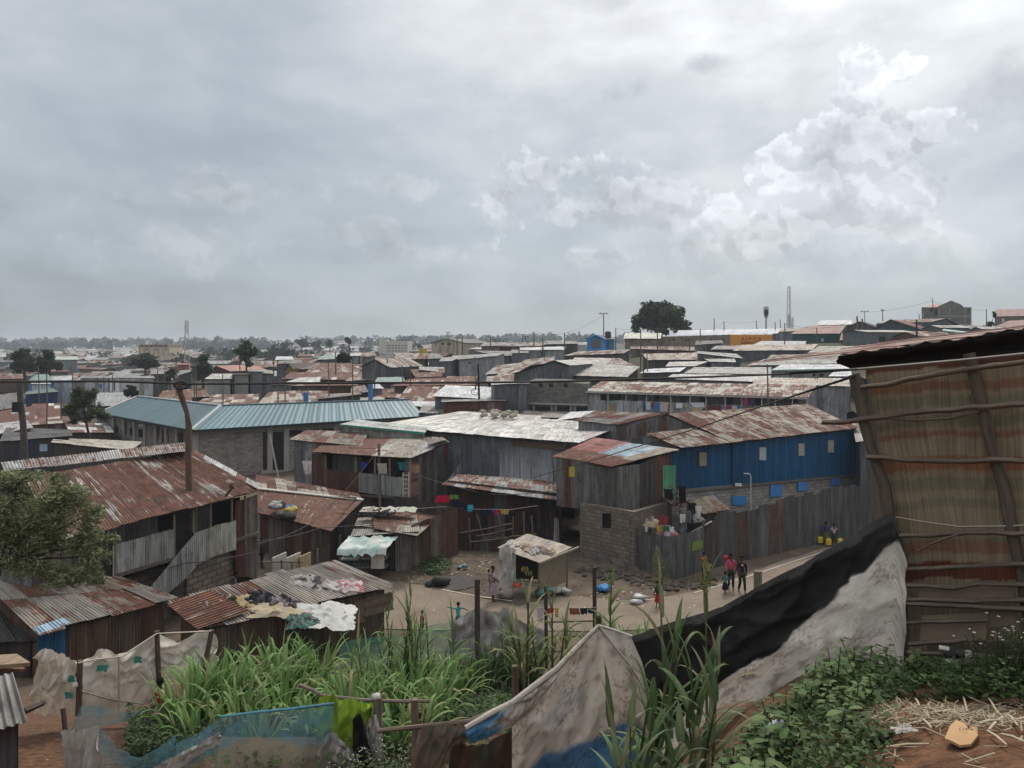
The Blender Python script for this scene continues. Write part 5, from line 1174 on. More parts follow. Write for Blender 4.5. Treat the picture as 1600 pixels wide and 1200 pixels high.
# small blue house with tank
t = gable('small bright blue house with barred window and black roof tank', (916, 529.5), (931, 523), (946, 530), 150, 7, 2.2, pal((1, (.05, .12, .2), 0, .1)), 'wsky', wmat='paint', fascia=(.06, .3, .6))
pl = Plane(P(916, 545, 150), P(946, 545, 150)); window(t, pl, 925, 531, 939, 543, (.13, .105, .09), (.05, .2, .42), 'window', 'plain', .1)
m_ = MB(); q = P(950, 523, 155); m_.tube([q+V((0, 0, -.6)), q+V((0, 0, .5)), q+V((0, 0, .7))], [.62, .62, .3], (.015, .015, .017), 14); m_.build('water_tank', 'paint', None, 'black plastic water tank on the small blue house', 'water tank')
house('bluish annexe of the small blue house', (947, 530, 961, 530), (947, 527, 960, 527), 152, 5, pal((1, (.05, .12, .2), 0, .1)), pal((1, (.08, .24, .42), 0, .05)))
# concrete tower block under construction
t = thing('concrete_building', 'unfinished grey concrete block tower with gabled top on the right skyline', 'building', (106, 190, 13))
Yb = 185; a, b = P(1467, 520, Yb), P(1518, 520, Yb-3); pl = Plane(a, b); pl2 = Plane(P(1440, 520, Yb+9), P(1467, 520, Yb+1))
wl = MB(); panel(wl, pl, [(1467, 525), (1506, 525), (1506, 480), (1501, 475.5), (1486, 469.5), (1467, 478)], (.20, .195, .18), 0, 9); panel(wl, pl, [(1506, 525), (1518, 525), (1518, 480), (1506, 480)], (.19, .185, .175), .02, 6)
panel(wl, pl2, [(1440, 525), (1467, 525), (1467, 480), (1440, 480)], (.17, .165, .155), 0, 6); wl.build('wall', 'block', t)
m_ = MB()
for y in (494, 508): panel(m_, pl, rect(1467, y-.8, 1518, y+.8), (.30, .29, .27), .1, .2)
for x in (1467, 1484, 1508, 1517): panel(m_, pl, rect(x-.8, 481, x+.8, 512), (.28, .27, .25), .12, .2)
m_.build('concrete_frame', 'plain', t)
window(t, pl, 1513, 482, 1515.5, 487, DARK, None)
for x in (1441, 1446, 1450.5): window(t, pl2, x, 490, x+2, 495, (.3, .32, .35) if x < 1442 else DARK, None)
for x, y0, y1 in ((1453, 482, 487), (1460, 483, 492)): window(t, pl2, x, y0, x+5, y1, DARK, None, 'opening', 'plain')
rf = MB(); sheets(rf, P(1441, 481, Yb+8.7), P(1466, 479.5, Yb+.8), P(1470, 474.5, Yb+4), P(1452, 477, Yb+10), 'red', 1, 3); rf.build('roof', 'metal', t, 'pinkish red roof piece')
# white apartment block and cream turreted hall, blue sheds to the left
def block(label, x0, y0, x1, y1, Y, dpt, c, wins=(), name='building', mat='plain', side=None, wc=(.1, .11, .12)):
    a, b = P(x0, y1, Y), P(x1, y1, side if side else Y); t = thing(name, label, 'building', (a.x, a.y, gz(a.x, a.y))); pl = Plane(a, b)
    m_ = MB(); panel(m_, pl, rect(x0, y0, x1, y1+6), c, 0, dpt); m_.build('wall', mat, t)
    for w_ in wins: window(t, pl, *w_, wc, None)
    return t, pl
t, pl = block('cream white three-storey block on the skyline, centre left', 592, 533, 637, 552, 270, 12, (.50, .48, .42), [(x, y, x+3.2, y+1.6) for y in (539, 543, 547.5) for x in (602, 607, 612, 617, 622, 627, 632)])
m_ = MB(); panel(m_, pl, rect(592, 531, 604, 553), (.52, .5, .45), .4, 6); m_.build('stair_tower', 'plain', t)
t, pl = block('cream hall with brown roof and little turrets, far left middle', 217, 541.5, 263, 556, 330, 14, (.50, .42, .32), [(x, 545, x+3, 547.5) for x in (228, 243, 258)], wc=(.1, .05, .04))
m_ = MB()
for x in (217, 225, 233, 240, 247, 255, 263): panel(m_, pl, rect(x-.6, 535.5, x+.6, 556), (.36, .27, .2), .4, 1)
m_.build('turret', 'plain', t, 'slim brown pilasters ending in turrets')
m_ = MB(); panel(m_, pl, [(217, 542), (263, 542), (260, 538.5), (220, 538.5)], (.10, .06, .05), .2, 13); m_.build('roof', 'plain', t)
house('navy blue walled house with dull green roof left of the feathery tree', (38, 616.5, 92, 612), (42, 612, 80, 606.5), 112, 6, pal((1, (.14, .21, .17), 0, .1)), 'wnavy', Y2=110)
house('blue kiosk under a rounded pale green roof', (43, 597, 84, 596), (55, 585.5, 75, 585), 135, 7, pal((1, (.22, .34, .30), 0, .05)), 'wsky', back='gable')
house('white shed in front of the rounded green roof', (48, 600, 80, 600), (52, 596.5, 78, 596.5), 128, 5, 'white', 'wwhite')
house('white house to the right of the rounded green roof', (82, 595, 112, 594), (84, 589, 112, 587.5), 140, 7, 'white', 'wwhite')
house('long white walled building with blue panel at the left', (124, 591, 242, 591), (126, 588, 240, 587.5), 138, 7, 'pale', pal((.5, (.52, .53, .55), 0, .05), (.3, (.22, .21, .18), 0, .1), (.2, (.28, .28, .22), 0, .05)), win=[(155, 600, 160, 606, (.04, .12, .4), None), (168, 592, 186, 612, (.6, .62, .65), None), (178, 593, 180, 610, (.2, .2, .2), None)])
house('grey broad roof beside the long white walled building', (150, 635, 198, 633), (150, 614, 200, 613), 108, 9, pal((1, (.33, .335, .34), 0, .15)), 'wgrey')
house('green-white roofed long shed beyond the two dark trees', (85, 562, 122, 562), (88, 557, 121, 557), 250, 12, pal((1, (.48, .54, .46), 0, .05)), 'wgrey')
house('ochre shed with white top left of the crooked pole', (200, 594, 238, 594), (203, 590, 236, 590), 140, 6, 'white', pal((1, (.30, .26, .15), 0, .05)))
for i, (x, y0, y1) in enumerate(((478, 613, 630), (579, 600, 619))):
    m_ = MB(); p, q = P(x, y0, 92), P(x, y1+8, 92); m_.bar(q, p, .5, .5, (.05, .16, .38)); m_.build('blue_post', 'plain', None, ['left of two short blue posts rising behind the blue-green hall', 'right of two short blue posts rising behind the blue-green hall'][i], 'post')
m_ = MB(); q = P(661, 549, 160); m_.box(q, (1.6, 1, .8), (.45, .33, .02)); m_.box(q+V((-.3, -.2, .5)), (.6, .8, .3), (.4, .3, .02)); m_.build('yellow_kiosk', 'plain', None, 'small bright yellow kiosk among the grey far roofs', 'kiosk')
# ================================================================= matting hut at the right
hut = thing('matting_hut', 'pole hut walled with striped sacking matting under a rusty black-edged roof', 'hut', (4.2, 6.5, 9.0))
HP = Plane(P(1345, 800, 6.3), P(1600, 800, 5.5))
def curtain(par, name, mat, top, bot, Yf, colf, nc=60, nr=24, fold=.03, fs=(3, 1.2), label=None, cat=None, sag=0, plane=None, off=0, seed=0, group=None, edge=0):
    """hanging cloth between two pixel polylines; Yf(x) gives the depth"""
    def along(l, s):
        x = l[0][0]+(l[-1][0]-l[0][0])*s
        return x, lin(x, [q[0] for q in l], [q[1] for q in l])
    rows = []; uvs = []
    for i in range(nr+1):
        r = []; u = []
        k = i/nr
        for j in range(nc+1):
            s = j/nc; a = along(top, s); b = along(bot, s)
            b = (b[0], b[1]+edge*mnoise.noise(V((s*9, seed, 3))))
            pa = plane(*a, off) if plane else P(a[0], a[1], Yf(a[0])); pb = plane(*b, off) if plane else P(b[0], b[1], Yf(b[0]))
            p = pa.lerp(pb, k)
            n_ = mnoise.noise(V((s*fs[0]*3, k*fs[1]*3, seed)))+.5*mnoise.noise(V((s*fs[0]*8, k*fs[1]*6, seed+7)))+.3*abs(mnoise.noise(V((s*fs[0]*6-k*fs[1]*5, k*2, seed+2))))
            rd_ = 1-abs(mnoise.noise(V((s*fs[0]*2.3+k*1.4, k*fs[1]*2.0-s*2.2, seed+11))))*2; rd2 = 1-abs(mnoise.noise(V((s*fs[0]*5-k*2.5, k*fs[1]*3+s*3, seed+17))))*2
            n_ += .9*max(0, rd_)**3+.45*max(0, rd2)**3-.3
            p = p+V((0, -1, 0))*fold*n_*(.25+.75*math.sin(math.pi*min(1, k+.15)))+V((0, -sag*math.sin(math.pi*k), 0))
            r.append(p); u.append(((pa-P(top[0][0], top[0][1], pa.y)).x, -(pb-pa).length*k))
        rows.append(r); uvs.append(u)
    m_ = MB(); m_.grid(rows[::-1], lambda v, u_: colf(u_, 1-v), uvs[::-1])
    return m_.build(name, mat, par, label, cat, group)
def stripes(u, v):
    y = 575+v*430; y += 5*math.sin(u*7)+6*(u-.5)+3*mnoise.noise(V((u*7, v*3, 0)))
    be, rd, gr, og = (.255, .205, .142, 0), (.225, .128, .082, 0), (.195, .172, .118, 0), (.25, .125, .072, 0); y += 2*mnoise.noise(V((u*60, v*6, 2)))
    for a, b, c in ((560, 585, (.11, .05, .034, 0)), (606, 620, rd), (628, 645, gr), (660, 676, gr), (684, 693, rd), (722, 745, og), (756, 775, gr), (788, 802, gr), (846, 852, gr), (852, 872, rd), (886, 912, (.13, .05, .034, 0))):
        if a < y < b: return c
    return be
curtain(hut, 'matting_wall', 'matting', [(1352, 574), (1480, 566), (1690, 545)], [(1420, 1004), (1500, 1002), (1690, 1000)], None, stripes, 60, 120, .035, (1.2, 1.2), 'striped sacking matting', None, 0, HP, -.06, 3)
for nm, px, r in (('post', [(1334, 585), (1342, 615), (1352, 660), (1366, 715), (1380, 760), (1390, 810), (1400, 880), (1408, 960), (1412, 1045)], .046), ('post', [(1514, 552), (1524, 600), (1540, 650), (1552, 710), (1566, 760), (1582, 820), (1594, 890), (1604, 960), (1608, 1050)], .042)):
    m_ = MB(); m_.tube([HP(x, y, .02)+V((.012*math.sin(i*2.1), 0, 0)) for i, (x, y) in enumerate(px)], [r*(1+.12*math.sin(i*1.7)) for i in range(len(px))], (.10, .078, .062), 10); m_.build(nm, 'bark', hut)
STK = [([(1345, 606), (1400, 598), (1455, 586), (1520, 576), (1600, 566), (1660, 560)], .02), ([(1285, 661), (1340, 657), (1390, 650), (1440, 643), (1500, 639), (1560, 634), (1660, 628)], .022), ([(1388, 654), (1440, 657), (1490, 652), (1530, 643)], .012), ([(1355, 714), (1420, 719), (1500, 721), (1560, 719), (1660, 724)], .022),
       ([(1388, 838), (1450, 836), (1520, 832), (1600, 834), (1660, 836)], .02), ([(1405, 889), (1470, 888), (1530, 884), (1600, 882), (1660, 884)], .019), ([(1410, 914), (1450, 916), (1490, 919), (1530, 912), (1600, 914), (1660, 912)], .019), ([(1408, 936), (1500, 939), (1600, 938), (1660, 940)], .019), ([(1405, 942), (1500, 947), (1600, 952), (1660, 954)], .022), ([(1412, 973), (1480, 971), (1545, 969)], .016), ([(1420, 1007), (1470, 1003), (1530, 1000)], .018), ([(1418, 1020), (1480, 1022), (1540, 1026)], .018)]
for i, (px, r) in enumerate(STK):
    m_ = MB(); k = 5; pts = []
    for (x0, y0), (x1, y1) in zip(px, px[1:]):
        for q in range(k): pts.append((x0+(x1-x0)*q/k, y0+(y1-y0)*q/k))
    pts.append(px[-1])
    m_.tube([HP(x, y+2.2*mnoise.noise(V((x*.03, i*3, 0))), .075) for x, y in pts], [r*(1+.25*mnoise.noise(V((x*.05, i, 5)))) for x, y in pts], (.13, .10, .078), 7); m_.build('cross_stick', 'bark', hut)
m_ = MB(); m_.tube([HP(1435, 861, .1), HP(1450, 852, .1), HP(1475, 842, .1), HP(1500, 834, .1)], .008, (.15, .12, .09), 5); m_.tube([HP(1448, 866, .1), HP(1446, 855, .1)], .006, (.15, .12, .09), 5); m_.build('twig', 'bark', hut)
m_ = MB(); m_.tube([HP(1400, 808, .06), HP(1440, 815, .06), HP(1500, 823, .06), HP(1575, 822, .06), HP(1660, 818, .06)], .007, (.3, .27, .22), 5); m_.build('rope', 'plain', hut)
m_ = MB(); m_.tube([P(1200, 586, 14), P(1270, 582, 9.5), HP(1338, 577, .12), HP(1420, 570, .12), HP(1500, 563, .12), HP(1600, 553, .12), HP(1680, 545, .12)], .011, (.2, .18, .16), 5); m_.build('rope', 'plain', None, 'pale taut rope running along the top of the matting hut', 'rope')
m_ = MB(); m_.tube([P(830, 747, 42), P(950, 712, 30), P(1080, 672, 18), P(1190, 635, 11.5), HP(1335, 588, .1)], [.02, .018, .014, .012, .012], (.02, .018, .017), 5); m_.build('electric_wire', 'plain', None, 'black wire slanting from the matting hut down to the corner shack', 'wire')
cd_ = MB()
for pg, c, o in (([(1432, 938), (1586, 938), (1582, 918), (1500, 921), (1436, 924)], (.22, .17, .12), .03), ([(1437, 1003), (1540, 999), (1544, 956), (1440, 962)], (.24, .185, .13), .025), ([(1505, 985), (1590, 975), (1590, 950), (1507, 955)], (.20, .155, .11), .015)): panel(cd_, HP, pg, c, o, .012)
cd_.build('cardboard_panel', 'plain', hut, 'brown board patches low on the hut wall')
# side wall, back, roof
sid = HP(1352, 574, -.1); b0_ = 0; back = V((1.5, 2.2, 0)); m_ = MB(); dk_ = (.07, .06, .05)
L0, L1 = V((sid.x+.25, sid.y, 7.2)), V((sid.x, sid.y, sid.z)); Rt = HP(1690, 545, -.1)
m_.face([V((L0.x, L0.y, 7.2))+back, V((L0.x, L0.y, 7.2)), L1, L1+back+V((0, 0, -.15))], (.16, .13, .1)); m_.face([V((Rt.x, Rt.y, 7.2))+back, V((L0.x, L0.y, 7.2))+back, L1+back, Rt+back], (.1, .085, .07)); m_.build('rear_wall', 'sack', hut)
rf = MB(); a_, b_ = P(1308, 556, 6.7), P(1720, 497, 5.2)
fr = [(1308, 556), (1345, 549), (1380, 546), (1440, 536), (1500, 530), (1560, 518), (1600, 513), (1700, 498)]
rows = []; 
for i in range(41):
    x = 1308+i*9.8; y = lin(x, [q[0] for q in fr], [q[1] for q in fr]); rows.append(P(x, y, lin(x, [1308, 1720], [6.6, 5.2])))
rf.grid([[p+V((.1, 2.8, -.12+.012*math.sin(i*1.9))) for i, p in enumerate(rows)], [p+V((0, 0, .012*math.sin(i*1.9))) for i, p in enumerate(rows)]][::-1], (.16, .075, .05, .6), [[(i*.1, 0) for i in range(41)], [(i*.1, 2.8) for i in range(41)]]); rf.build('roof', 'metal', hut, 'rusty sheet roof')
vb = MB(); rr = []
lo = [(1308, 568), (1320, 574), (1345, 577), (1400, 574), (1470, 564), (1540, 560), (1600, 553), (1700, 546)]
for k in range(9):
    row = []
    for i in range(41):
        x = 1308+i*9.8; y0 = lin(x, [q[0] for q in fr], [q[1] for q in fr])+1; y1 = lin(x, [q[0] for q in lo], [q[1] for q in lo])+2.5*mnoise.noise(V((i*.6, 0, 4)))
        p = P(x, y0+(y1-y0)*k/8, lin(x, [1308, 1720], [6.6, 5.2])-.01+.12*(k/8)); p.y -= .03*mnoise.noise(V((i*.5, k*.5, 9)))+.02*math.sin(k*.9); row.append(p)
    rr.append(row)
vb.grid(rr[::-1], lambda v, u: (.014, .013, .013, 0)); vb.build('plastic_edge', 'tarp', hut, 'black plastic hanging along the roof edge')
bl = MB(); bl.grid([[HP(1350+i*4, 595+j*8, -.12)+V((.02*math.sin(j+i), .02*i, 0)) for i in range(4)] for j in range(5)][::-1], (.10, .19, .26)); bl.build('blue_cloth', 'cloth', hut, 'pale blue rag under the roof corner')
# rubbish pile at the foot
m_ = MB()
for k in range(26):
    q = HP(R.uniform(1440, 1530), R.uniform(1008, 1045), R.uniform(.0, .35)); m_.ball(q, R.uniform(.02, .05), R.choice([(.05, .045, .04), (.09, .075, .06), (.3, .29, .27), (.03, .03, .03)]), 7, 0, (1.3, 1, .7), .7, k)
m_.build('rubbish_heap', 'plain', None, 'heap of dark rubbish under the foot of the matting hut', 'rubbish')
m_ = MB(); m_.tube([HP(1467, 1012, .15), HP(1483, 1015, .13)], .02, (.55, .54, .5), 9); m_.build('plastic_cup', 'plain', None, 'small white cup lying under the matting hut', 'cup')
m_ = MB()
for k in range(6): m_.ball(HP(1446+R.uniform(-4, 4), 1030+k*4, .2), .018, (.32, .13, .06), 6, 0, (1, 1, .8), .5, k)
m_.build('orange_peel', 'plain', None, 'orange coloured scraps lying in the dark under the matting hut', 'scraps')

# ================================================================= tarpaulins by the hut
def depth_bt(x): return lin(x, [985, 1130, 1300, 1410], [7.2, 6.8, 6.3, 6.0])
def bw(u, v):
    x = 985+u*425; b = lin(x, [985, 1060, 1130, 1200, 1300, 1390, 1410], [1.05, .82, .70, .58, .38, .17, .10])
    b += .05*mnoise.noise(V((u*9, v*5, 0)))+.025*mnoise.noise(V((u*30, v*20, 4)))
    k = ss(v, b-.006, b+.012); g_ = .95+.15*mnoise.noise(V((u*7, v*6, 9)))
    w_ = (.74*g_, .69*g_, .615*g_); d_ = (.013, .013, .014)
    if v < .06+.03*mnoise.noise(V((u*14, 0, 2))): d_ = (.07, .07, .07)
    st_ = ss(mnoise.noise(V((u*16, v*11, 31)))+.5*mnoise.noise(V((u*45, v*35, 3))), .15, .5)*.55*ss(v-u*.5, .0, .45)
    w_ = tuple(c*(1-st_)+s_*st_ for c, s_ in zip(w_, (.17, .115, .085)))
    return tuple(d_[i]*(1-k)+w_[i]*k for i in range(3))+(0,)
tb = curtain(None, 'tarpaulin', 'tarp', [(985, 992), (1000, 990), (1060, 970), (1130, 946), (1200, 908), (1300, 856), (1370, 812), (1394, 800), (1400, 812), (1412, 850)], [(985, 1210), (1060, 1165), (1130, 1104), (1220, 1088), (1300, 1068), (1400, 1048), (1412, 1045)], depth_bt, bw, 120, 60, .055, (1.2, .8), 'black and dirty white tarpaulin fence sloping down from the matting hut', 'tarpaulin', 0, None, 0, 1, None, 6)
def wb(u, v):
    x = 800+u*215; yy = lin(x, [800, 870, 935, 985, 1015], [1098, 1047, 978, 993, 1012])*(1-v)+1290*v
    g_ = .85+.3*mnoise.noise(V((u*5, v*6, 1)))
    w_ = [.68*g_, .62*g_, .54*g_]
    st_ = ss(mnoise.noise(V((u*11, v*14, 31)))+.5*mnoise.noise(V((u*30, v*40, 3))), .1, .5)*.5
    w_ = [c*(1-st_)+s_*st_ for c, s_ in zip(w_, (.16, .11, .08))]
    bl = ss(yy, *(lambda e: (e-5, e+7))(lin(x, [800, 850, 1005], [1206, 1172, 1112])+6*mnoise.noise(V((u*6, 0, 0)))))
    sm = ss(.25-abs(u-.35)-abs(v-.27)*1.6+.15*mnoise.noise(V((u*6, v*6, 8))), 0, .2)*.35
    b_ = (.075, .185, .33)
    for i in range(3): w_[i] = w_[i]*(1-sm)+(.15, .23, .31)[i]*sm; w_[i] = w_[i]*(1-bl)+b_[i]*bl
    return tuple(w_)+(0,)
tt = thing('tarpaulin', 'stained white tarpaulin with blue hem, peaked on a stick', 'tarpaulin', P(930, 1200, 6.6))
curtain(tt, 'sheet', 'tarp', [(800, 1098), (835, 1072), (870, 1045), (905, 1008), (935, 977), (985, 993), (1003, 1034), (1015, 1080)], [(800, 1290), (1015, 1290)], lambda x: lin(x, [800, 935, 1015], [6.3, 6.75, 6.9]), wb, 70, 60, .055, (1.2, 1.0), None, None, .08, None, 0, 12)
def fl(u, v):
    k = ss(.42-u+.2*mnoise.noise(V((u*4, v*3, 2))), 0, .2); g_ = .85+.25*mnoise.noise(V((u*6, v*6, 3)))
    return tuple((.05, .17, .30)[i]*k+(.44, .41, .36)[i]*g_*(1-k) for i in range(3))+(0,)
curtain(tt, 'flap', 'tarp', [(727, 1136), (770, 1112), (800, 1097), (835, 1071), (870, 1044)], [(735, 1162), (770, 1150), (800, 1135), (835, 1106), (870, 1060)], lambda x: lin(x, [727, 870], [6.0, 6.45]), fl, 40, 12, .04, (1.5, 1), 'white flap with a blue end folded over the rail', None, .03, None, 0, 5)
m_ = MB(); m_.tube([P(x, y+1, Y_) for x, y, Y_ in ((727, 1137, 6.0), (770, 1112, 6.13), (800, 1097, 6.24), (835, 1071, 6.34), (870, 1044, 6.44), (905, 1007, 6.58), (935, 977, 6.72))], [.022, .026, .024, .028, .024, .022, .016], (.40, .36, .31), 8); m_.build('rolled_hem', 'tarp', tt)
m_ = MB(); m_.tube([P(935, 977, 6.7), P(958, 984, 6.78), P(987, 994, 6.85)], .012, (.5, .47, .43), 6); m_.tube([P(936, 978, 6.7), P(960, 1010, 6.7), P(985, 1040, 6.72), P(1003, 1070, 6.75)], .012, (.46, .42, .37), 6); m_.build('seam', 'tarp', tt)
m_ = MB(); m_.tube([P(935, 1300, 6.85), P(935, 1100, 6.85), P(936, 968, 6.82)], .024, (.09, .065, .05), 8); m_.ball(P(935, 966, 6.8), .028, (.07, .045, .035), 8); m_.build('tent_stick', 'bark', tt)
curtain(None, 'brown_cloth', 'cloth', [(705, 1165), (760, 1160), (800, 1136), (860, 1085)], [(690, 1300), (870, 1300)], lambda x: lin(x, [700, 870], [6.15, 6.6]), lambda u, v: (.085*(.8+.4*mnoise.noise(V((u*4, v*4, 0)))), .048, .036, 0), 40, 30, .10, (1.6, .6), 'dark red-brown cloth hanging under the blue-ended flap', 'cloth', 0, None, 0, 7)
curtain(None, 'brown_cloth', 'cloth', [(655, 1136), (700, 1132), (735, 1130)], [(630, 1260), (690, 1200), (735, 1152)], lambda x: 6.3, lambda u, v: (.16*(.8+.4*mnoise.noise(V((u*6, v*4, 0)))), .105, .08, 0), 30, 20, .06, (2.2, .6), 'faded brown rag draped over the rail left of the blue-ended flap', 'cloth', 0, None, 0, 17)
m_ = MB(); m_.tube([P(590, 1142, 6.6), P(660, 1135, 6.5), P(735, 1127, 6.35), P(800, 1098, 6.4)], [.02, .02, .022, .02], (.14, .11, .085), 7); m_.build('fence_rail', 'bark', None, 'crooked bare rail carrying the brown rags', 'pole')
m_ = MB(); m_.tube([P(806, 1250, 8), P(806, 1130, 8), P(804, 1040, 8)], .035, (.12, .08, .06), 8); m_.build('fence_stake', 'bark', None, 'thick short stake behind the white flap', 'stake')
m_ = MB(); m_.tube([P(650, 1240, 9), P(649, 1150, 9), P(648, 1092, 9)], .045, (.16, .125, .1), 8); m_.build('fence_stake', 'bark', None, 'pale stake in the grass right of the lime green cloth', 'stake')

# ================================================================= sack fence, netting and rags
sf = thing('sack_fence', 'fence of dirty white sacking with green prints before the brown shed', 'fence', P(190, 1105, 15.6))
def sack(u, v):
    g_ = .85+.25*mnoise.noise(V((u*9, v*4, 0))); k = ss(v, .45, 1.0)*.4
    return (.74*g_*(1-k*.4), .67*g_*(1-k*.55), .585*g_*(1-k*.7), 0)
Ysf = lambda x: lin(x, [50, 122, 340], [15.0, 15.2, 17.5])
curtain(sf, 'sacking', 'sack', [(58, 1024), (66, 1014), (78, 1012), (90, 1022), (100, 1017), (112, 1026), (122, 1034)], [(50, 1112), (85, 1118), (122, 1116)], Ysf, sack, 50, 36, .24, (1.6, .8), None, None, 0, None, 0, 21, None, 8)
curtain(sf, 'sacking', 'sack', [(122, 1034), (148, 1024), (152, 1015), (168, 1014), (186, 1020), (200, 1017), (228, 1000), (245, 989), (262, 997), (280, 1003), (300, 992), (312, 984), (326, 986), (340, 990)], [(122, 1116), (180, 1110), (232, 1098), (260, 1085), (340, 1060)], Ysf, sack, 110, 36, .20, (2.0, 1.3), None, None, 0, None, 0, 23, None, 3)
for px in ([(122, 1118), (124, 1070), (125, 1032)], [(250, 1110), (247, 1040), (245, 986)], [(318, 1090), (322, 1030), (331, 984)]):
    m_ = MB(); m_.tube([P(x, y, Ysf(x)-.12) for x, y in px], .055, (.10, .065, .05), 7); m_.build('stake', 'bark', sf)
for px in ([(122, 1036), (150, 1030), (190, 1026), (245, 990), (330, 986)], [(128, 1080), (170, 1092), (225, 1100)], [(186, 1026), (186, 1108)]):
    m_ = MB(); m_.tube([P(x, y, Ysf(x)-.17) for x, y in px], .018, (.46, .41, .35), 5); m_.build('seam', 'sack', sf)
random.seed(4)
for x, y, s_ in ((160, 1044, 9), (216, 1031, 8), (112, 1061, 7), (107, 1087, 8)):
    m_ = MB(); pts = []
    for k in range(12):
        a = k/12*2*math.pi; r = s_*(.85+.5*mnoise.noise(V((math.cos(a)*1.5, math.sin(a)*1.5, x)))+(.12 if k % 3 else -.15)); pts.append(P(x+r*1.05*math.cos(a), y+r*.85*math.sin(a), Ysf(x)-.27))
    c_ = P(x, y, Ysf(x)-.27)
    for k in range(12): m_.face([c_, pts[k], pts[(k+1) % 12]][::-1], (.05, .23, .18))
    m_.build('green_print', 'sack', sf)
netc = lambda u, v: (.10, .25, .30, 0)
Yn = lambda x: lin(x, [100, 300, 520, 620], [12.2, 12.3, 12.5, 12.6])
curtain(None, 'netting', 'net', [(118, 1125), (124, 1118), (126, 1100), (200, 1112), (225, 1110)], [(112, 1140), (126, 1142), (160, 1136), (200, 1125), (225, 1114)], lambda x: 14.6, netc, 30, 10, .06, (2, 1), 'strip of blue netting under the sack fence', 'netting', 0, None, 0, 30)
curtain(None, 'white_sheet', 'cloth', [(99, 1140), (125, 1141), (158, 1133)], [(104, 1260), (158, 1250)], lambda x: 12.2, lambda u, v: (.42, .40, .37, 0), 30, 20, .14, (2.4, .5), 'grey white sheet hung between two stakes at the lower left', 'sheet', 0, None, 0, 31)
curtain(None, 'netting', 'net', [(158, 1134), (170, 1150), (190, 1170), (218, 1184), (240, 1172), (262, 1158), (276, 1146)], [(155, 1250), (276, 1220)], lambda x: 12.3, netc, 40, 16, .10, (2, 1), 'sagging blue-green net beside the grey white sheet', 'netting', 0, None, 0, 32)
curtain(None, 'netting', 'cloth', [(220, 1210), (262, 1186), (300, 1168), (345, 1142)], [(215, 1230), (262, 1215), (300, 1186), (345, 1160)], lambda x: 12.0, lambda u, v: (.36, .36, .34, 0), 40, 8, .10, (3, 1), 'twisted pale hem between the two blue nets', 'netting', 0, None, 0, 33)
curtain(None, 'netting', 'net', [(276, 1160), (310, 1146), (345, 1120), (400, 1113), (460, 1107), (522, 1100)], [(276, 1240), (522, 1240)], Yn, lambda u, v: (.10, .26, .34, 0) if v < .34+.06*math.sin(u*9) else (.27, .25, .20, 0), 60, 24, .07, (2, 1), 'large blue and buff net stretched left of the lime green cloth', 'netting', .1, None, 0, 34)
m_ = MB(); a = P(345, 1150, 12.7); m_.tube([P(345, 1120, 12.35), P(400, 1113, 12.4), P(460, 1107, 12.45), P(522, 1099, 12.5)], .02, (.09, .23, .31), 6); m_.build('net_cord', 'cloth', None, 'blue edge cord of the large net', 'cord')
curtain(None, 'buff_panel', 'cloth', [(341, 1150), (420, 1152), (500, 1150)], [(338, 1240), (498, 1240)], lambda x: 12.75, lambda u, v: (.33, .285, .215, 0), 20, 14, .05, (1, 1), 'buff cloth panel behind the large blue net', 'cloth', 0, None, 0, 35)
def lime(u, v):
    k = ss(v, .45, .9); g_ = .85+.3*mnoise.noise(V((u*6, v*5, 0)))
    return ((.26*(1-k)+.16*k)*g_, (.40*(1-k)+.20*k)*g_, (.045*(1-k)+.03*k)*g_, 0)
curtain(None, 'lime_cloth', 'cloth', [(500, 1087), (510, 1083), (530, 1090), (560, 1094), (584, 1096)], [(494, 1165), (520, 1180), (556, 1190), (572, 1140), (584, 1130)], lambda x: 12.8, lime, 44, 26, .16, (2.0, .6), 'bright lime green cloth hanging on the rail among the tall grass', 'cloth', 0, None, 0, 36, None, 10)
curtain(None, 'black_plastic', 'tarp', [(552, 1122), (560, 1114), (566, 1118)], [(552, 1250), (602, 1250)], lambda x: 12.55, lambda u, v: (.018, .018, .02, 0), 20, 20, .08, (1, 1), 'black plastic strip hanging at the right end of the lime green cloth', 'plastic', 0, None, 0, 37)
curtain(None, 'white_rag', 'cloth', [(500, 1160), (516, 1142), (524, 1142), (538, 1160), (556, 1180)], [(488, 1230), (520, 1220), (545, 1215), (556, 1215)], lambda x: 12.6, lambda u, v: (.46, .44, .42, 0), 24, 16, .12, (2, 1), 'crumpled white rag below the lime green cloth', 'rag', 0, None, 0, 38, None, 8)
curtain(None, 'white_rag', 'cloth', [(572, 1128), (580, 1118), (588, 1116), (596, 1140)], [(576, 1170), (586, 1185), (596, 1190)], lambda x: 12.7, lambda u, v: (.40, .39, .38, 0), 16, 14, .10, (2, 1), 'pale rag knotted on the stake right of the lime green cloth', 'rag', 0, None, 0, 39, None, 8)
m_ = MB(); m_.tube([P(468, 1070, 13.2), P(490, 1079, 13.1), P(505, 1087, 13), P(560, 1093, 13), P(590, 1095, 13), P(650, 1096, 12.6), P(672, 1095, 12.6)], .03, (.17, .135, .11), 7); m_.build('fence_rail', 'bark', None, 'rough rail on which the lime green cloth hangs', 'pole')
m_ = MB(); m_.tube([P(592, 1230, 12.9), P(590, 1150, 12.9), P(590, 1090, 12.9)], [.09, .085, .07], (.17, .14, .115), 8); m_.ball(P(588, 1088, 12.9), .09, (.5, .48, .45), 8, 0, (1, 1, .7), .5); m_.build('fence_stake', 'bark', None, 'knobbly grey stake at the right of the lime green cloth', 'stake')
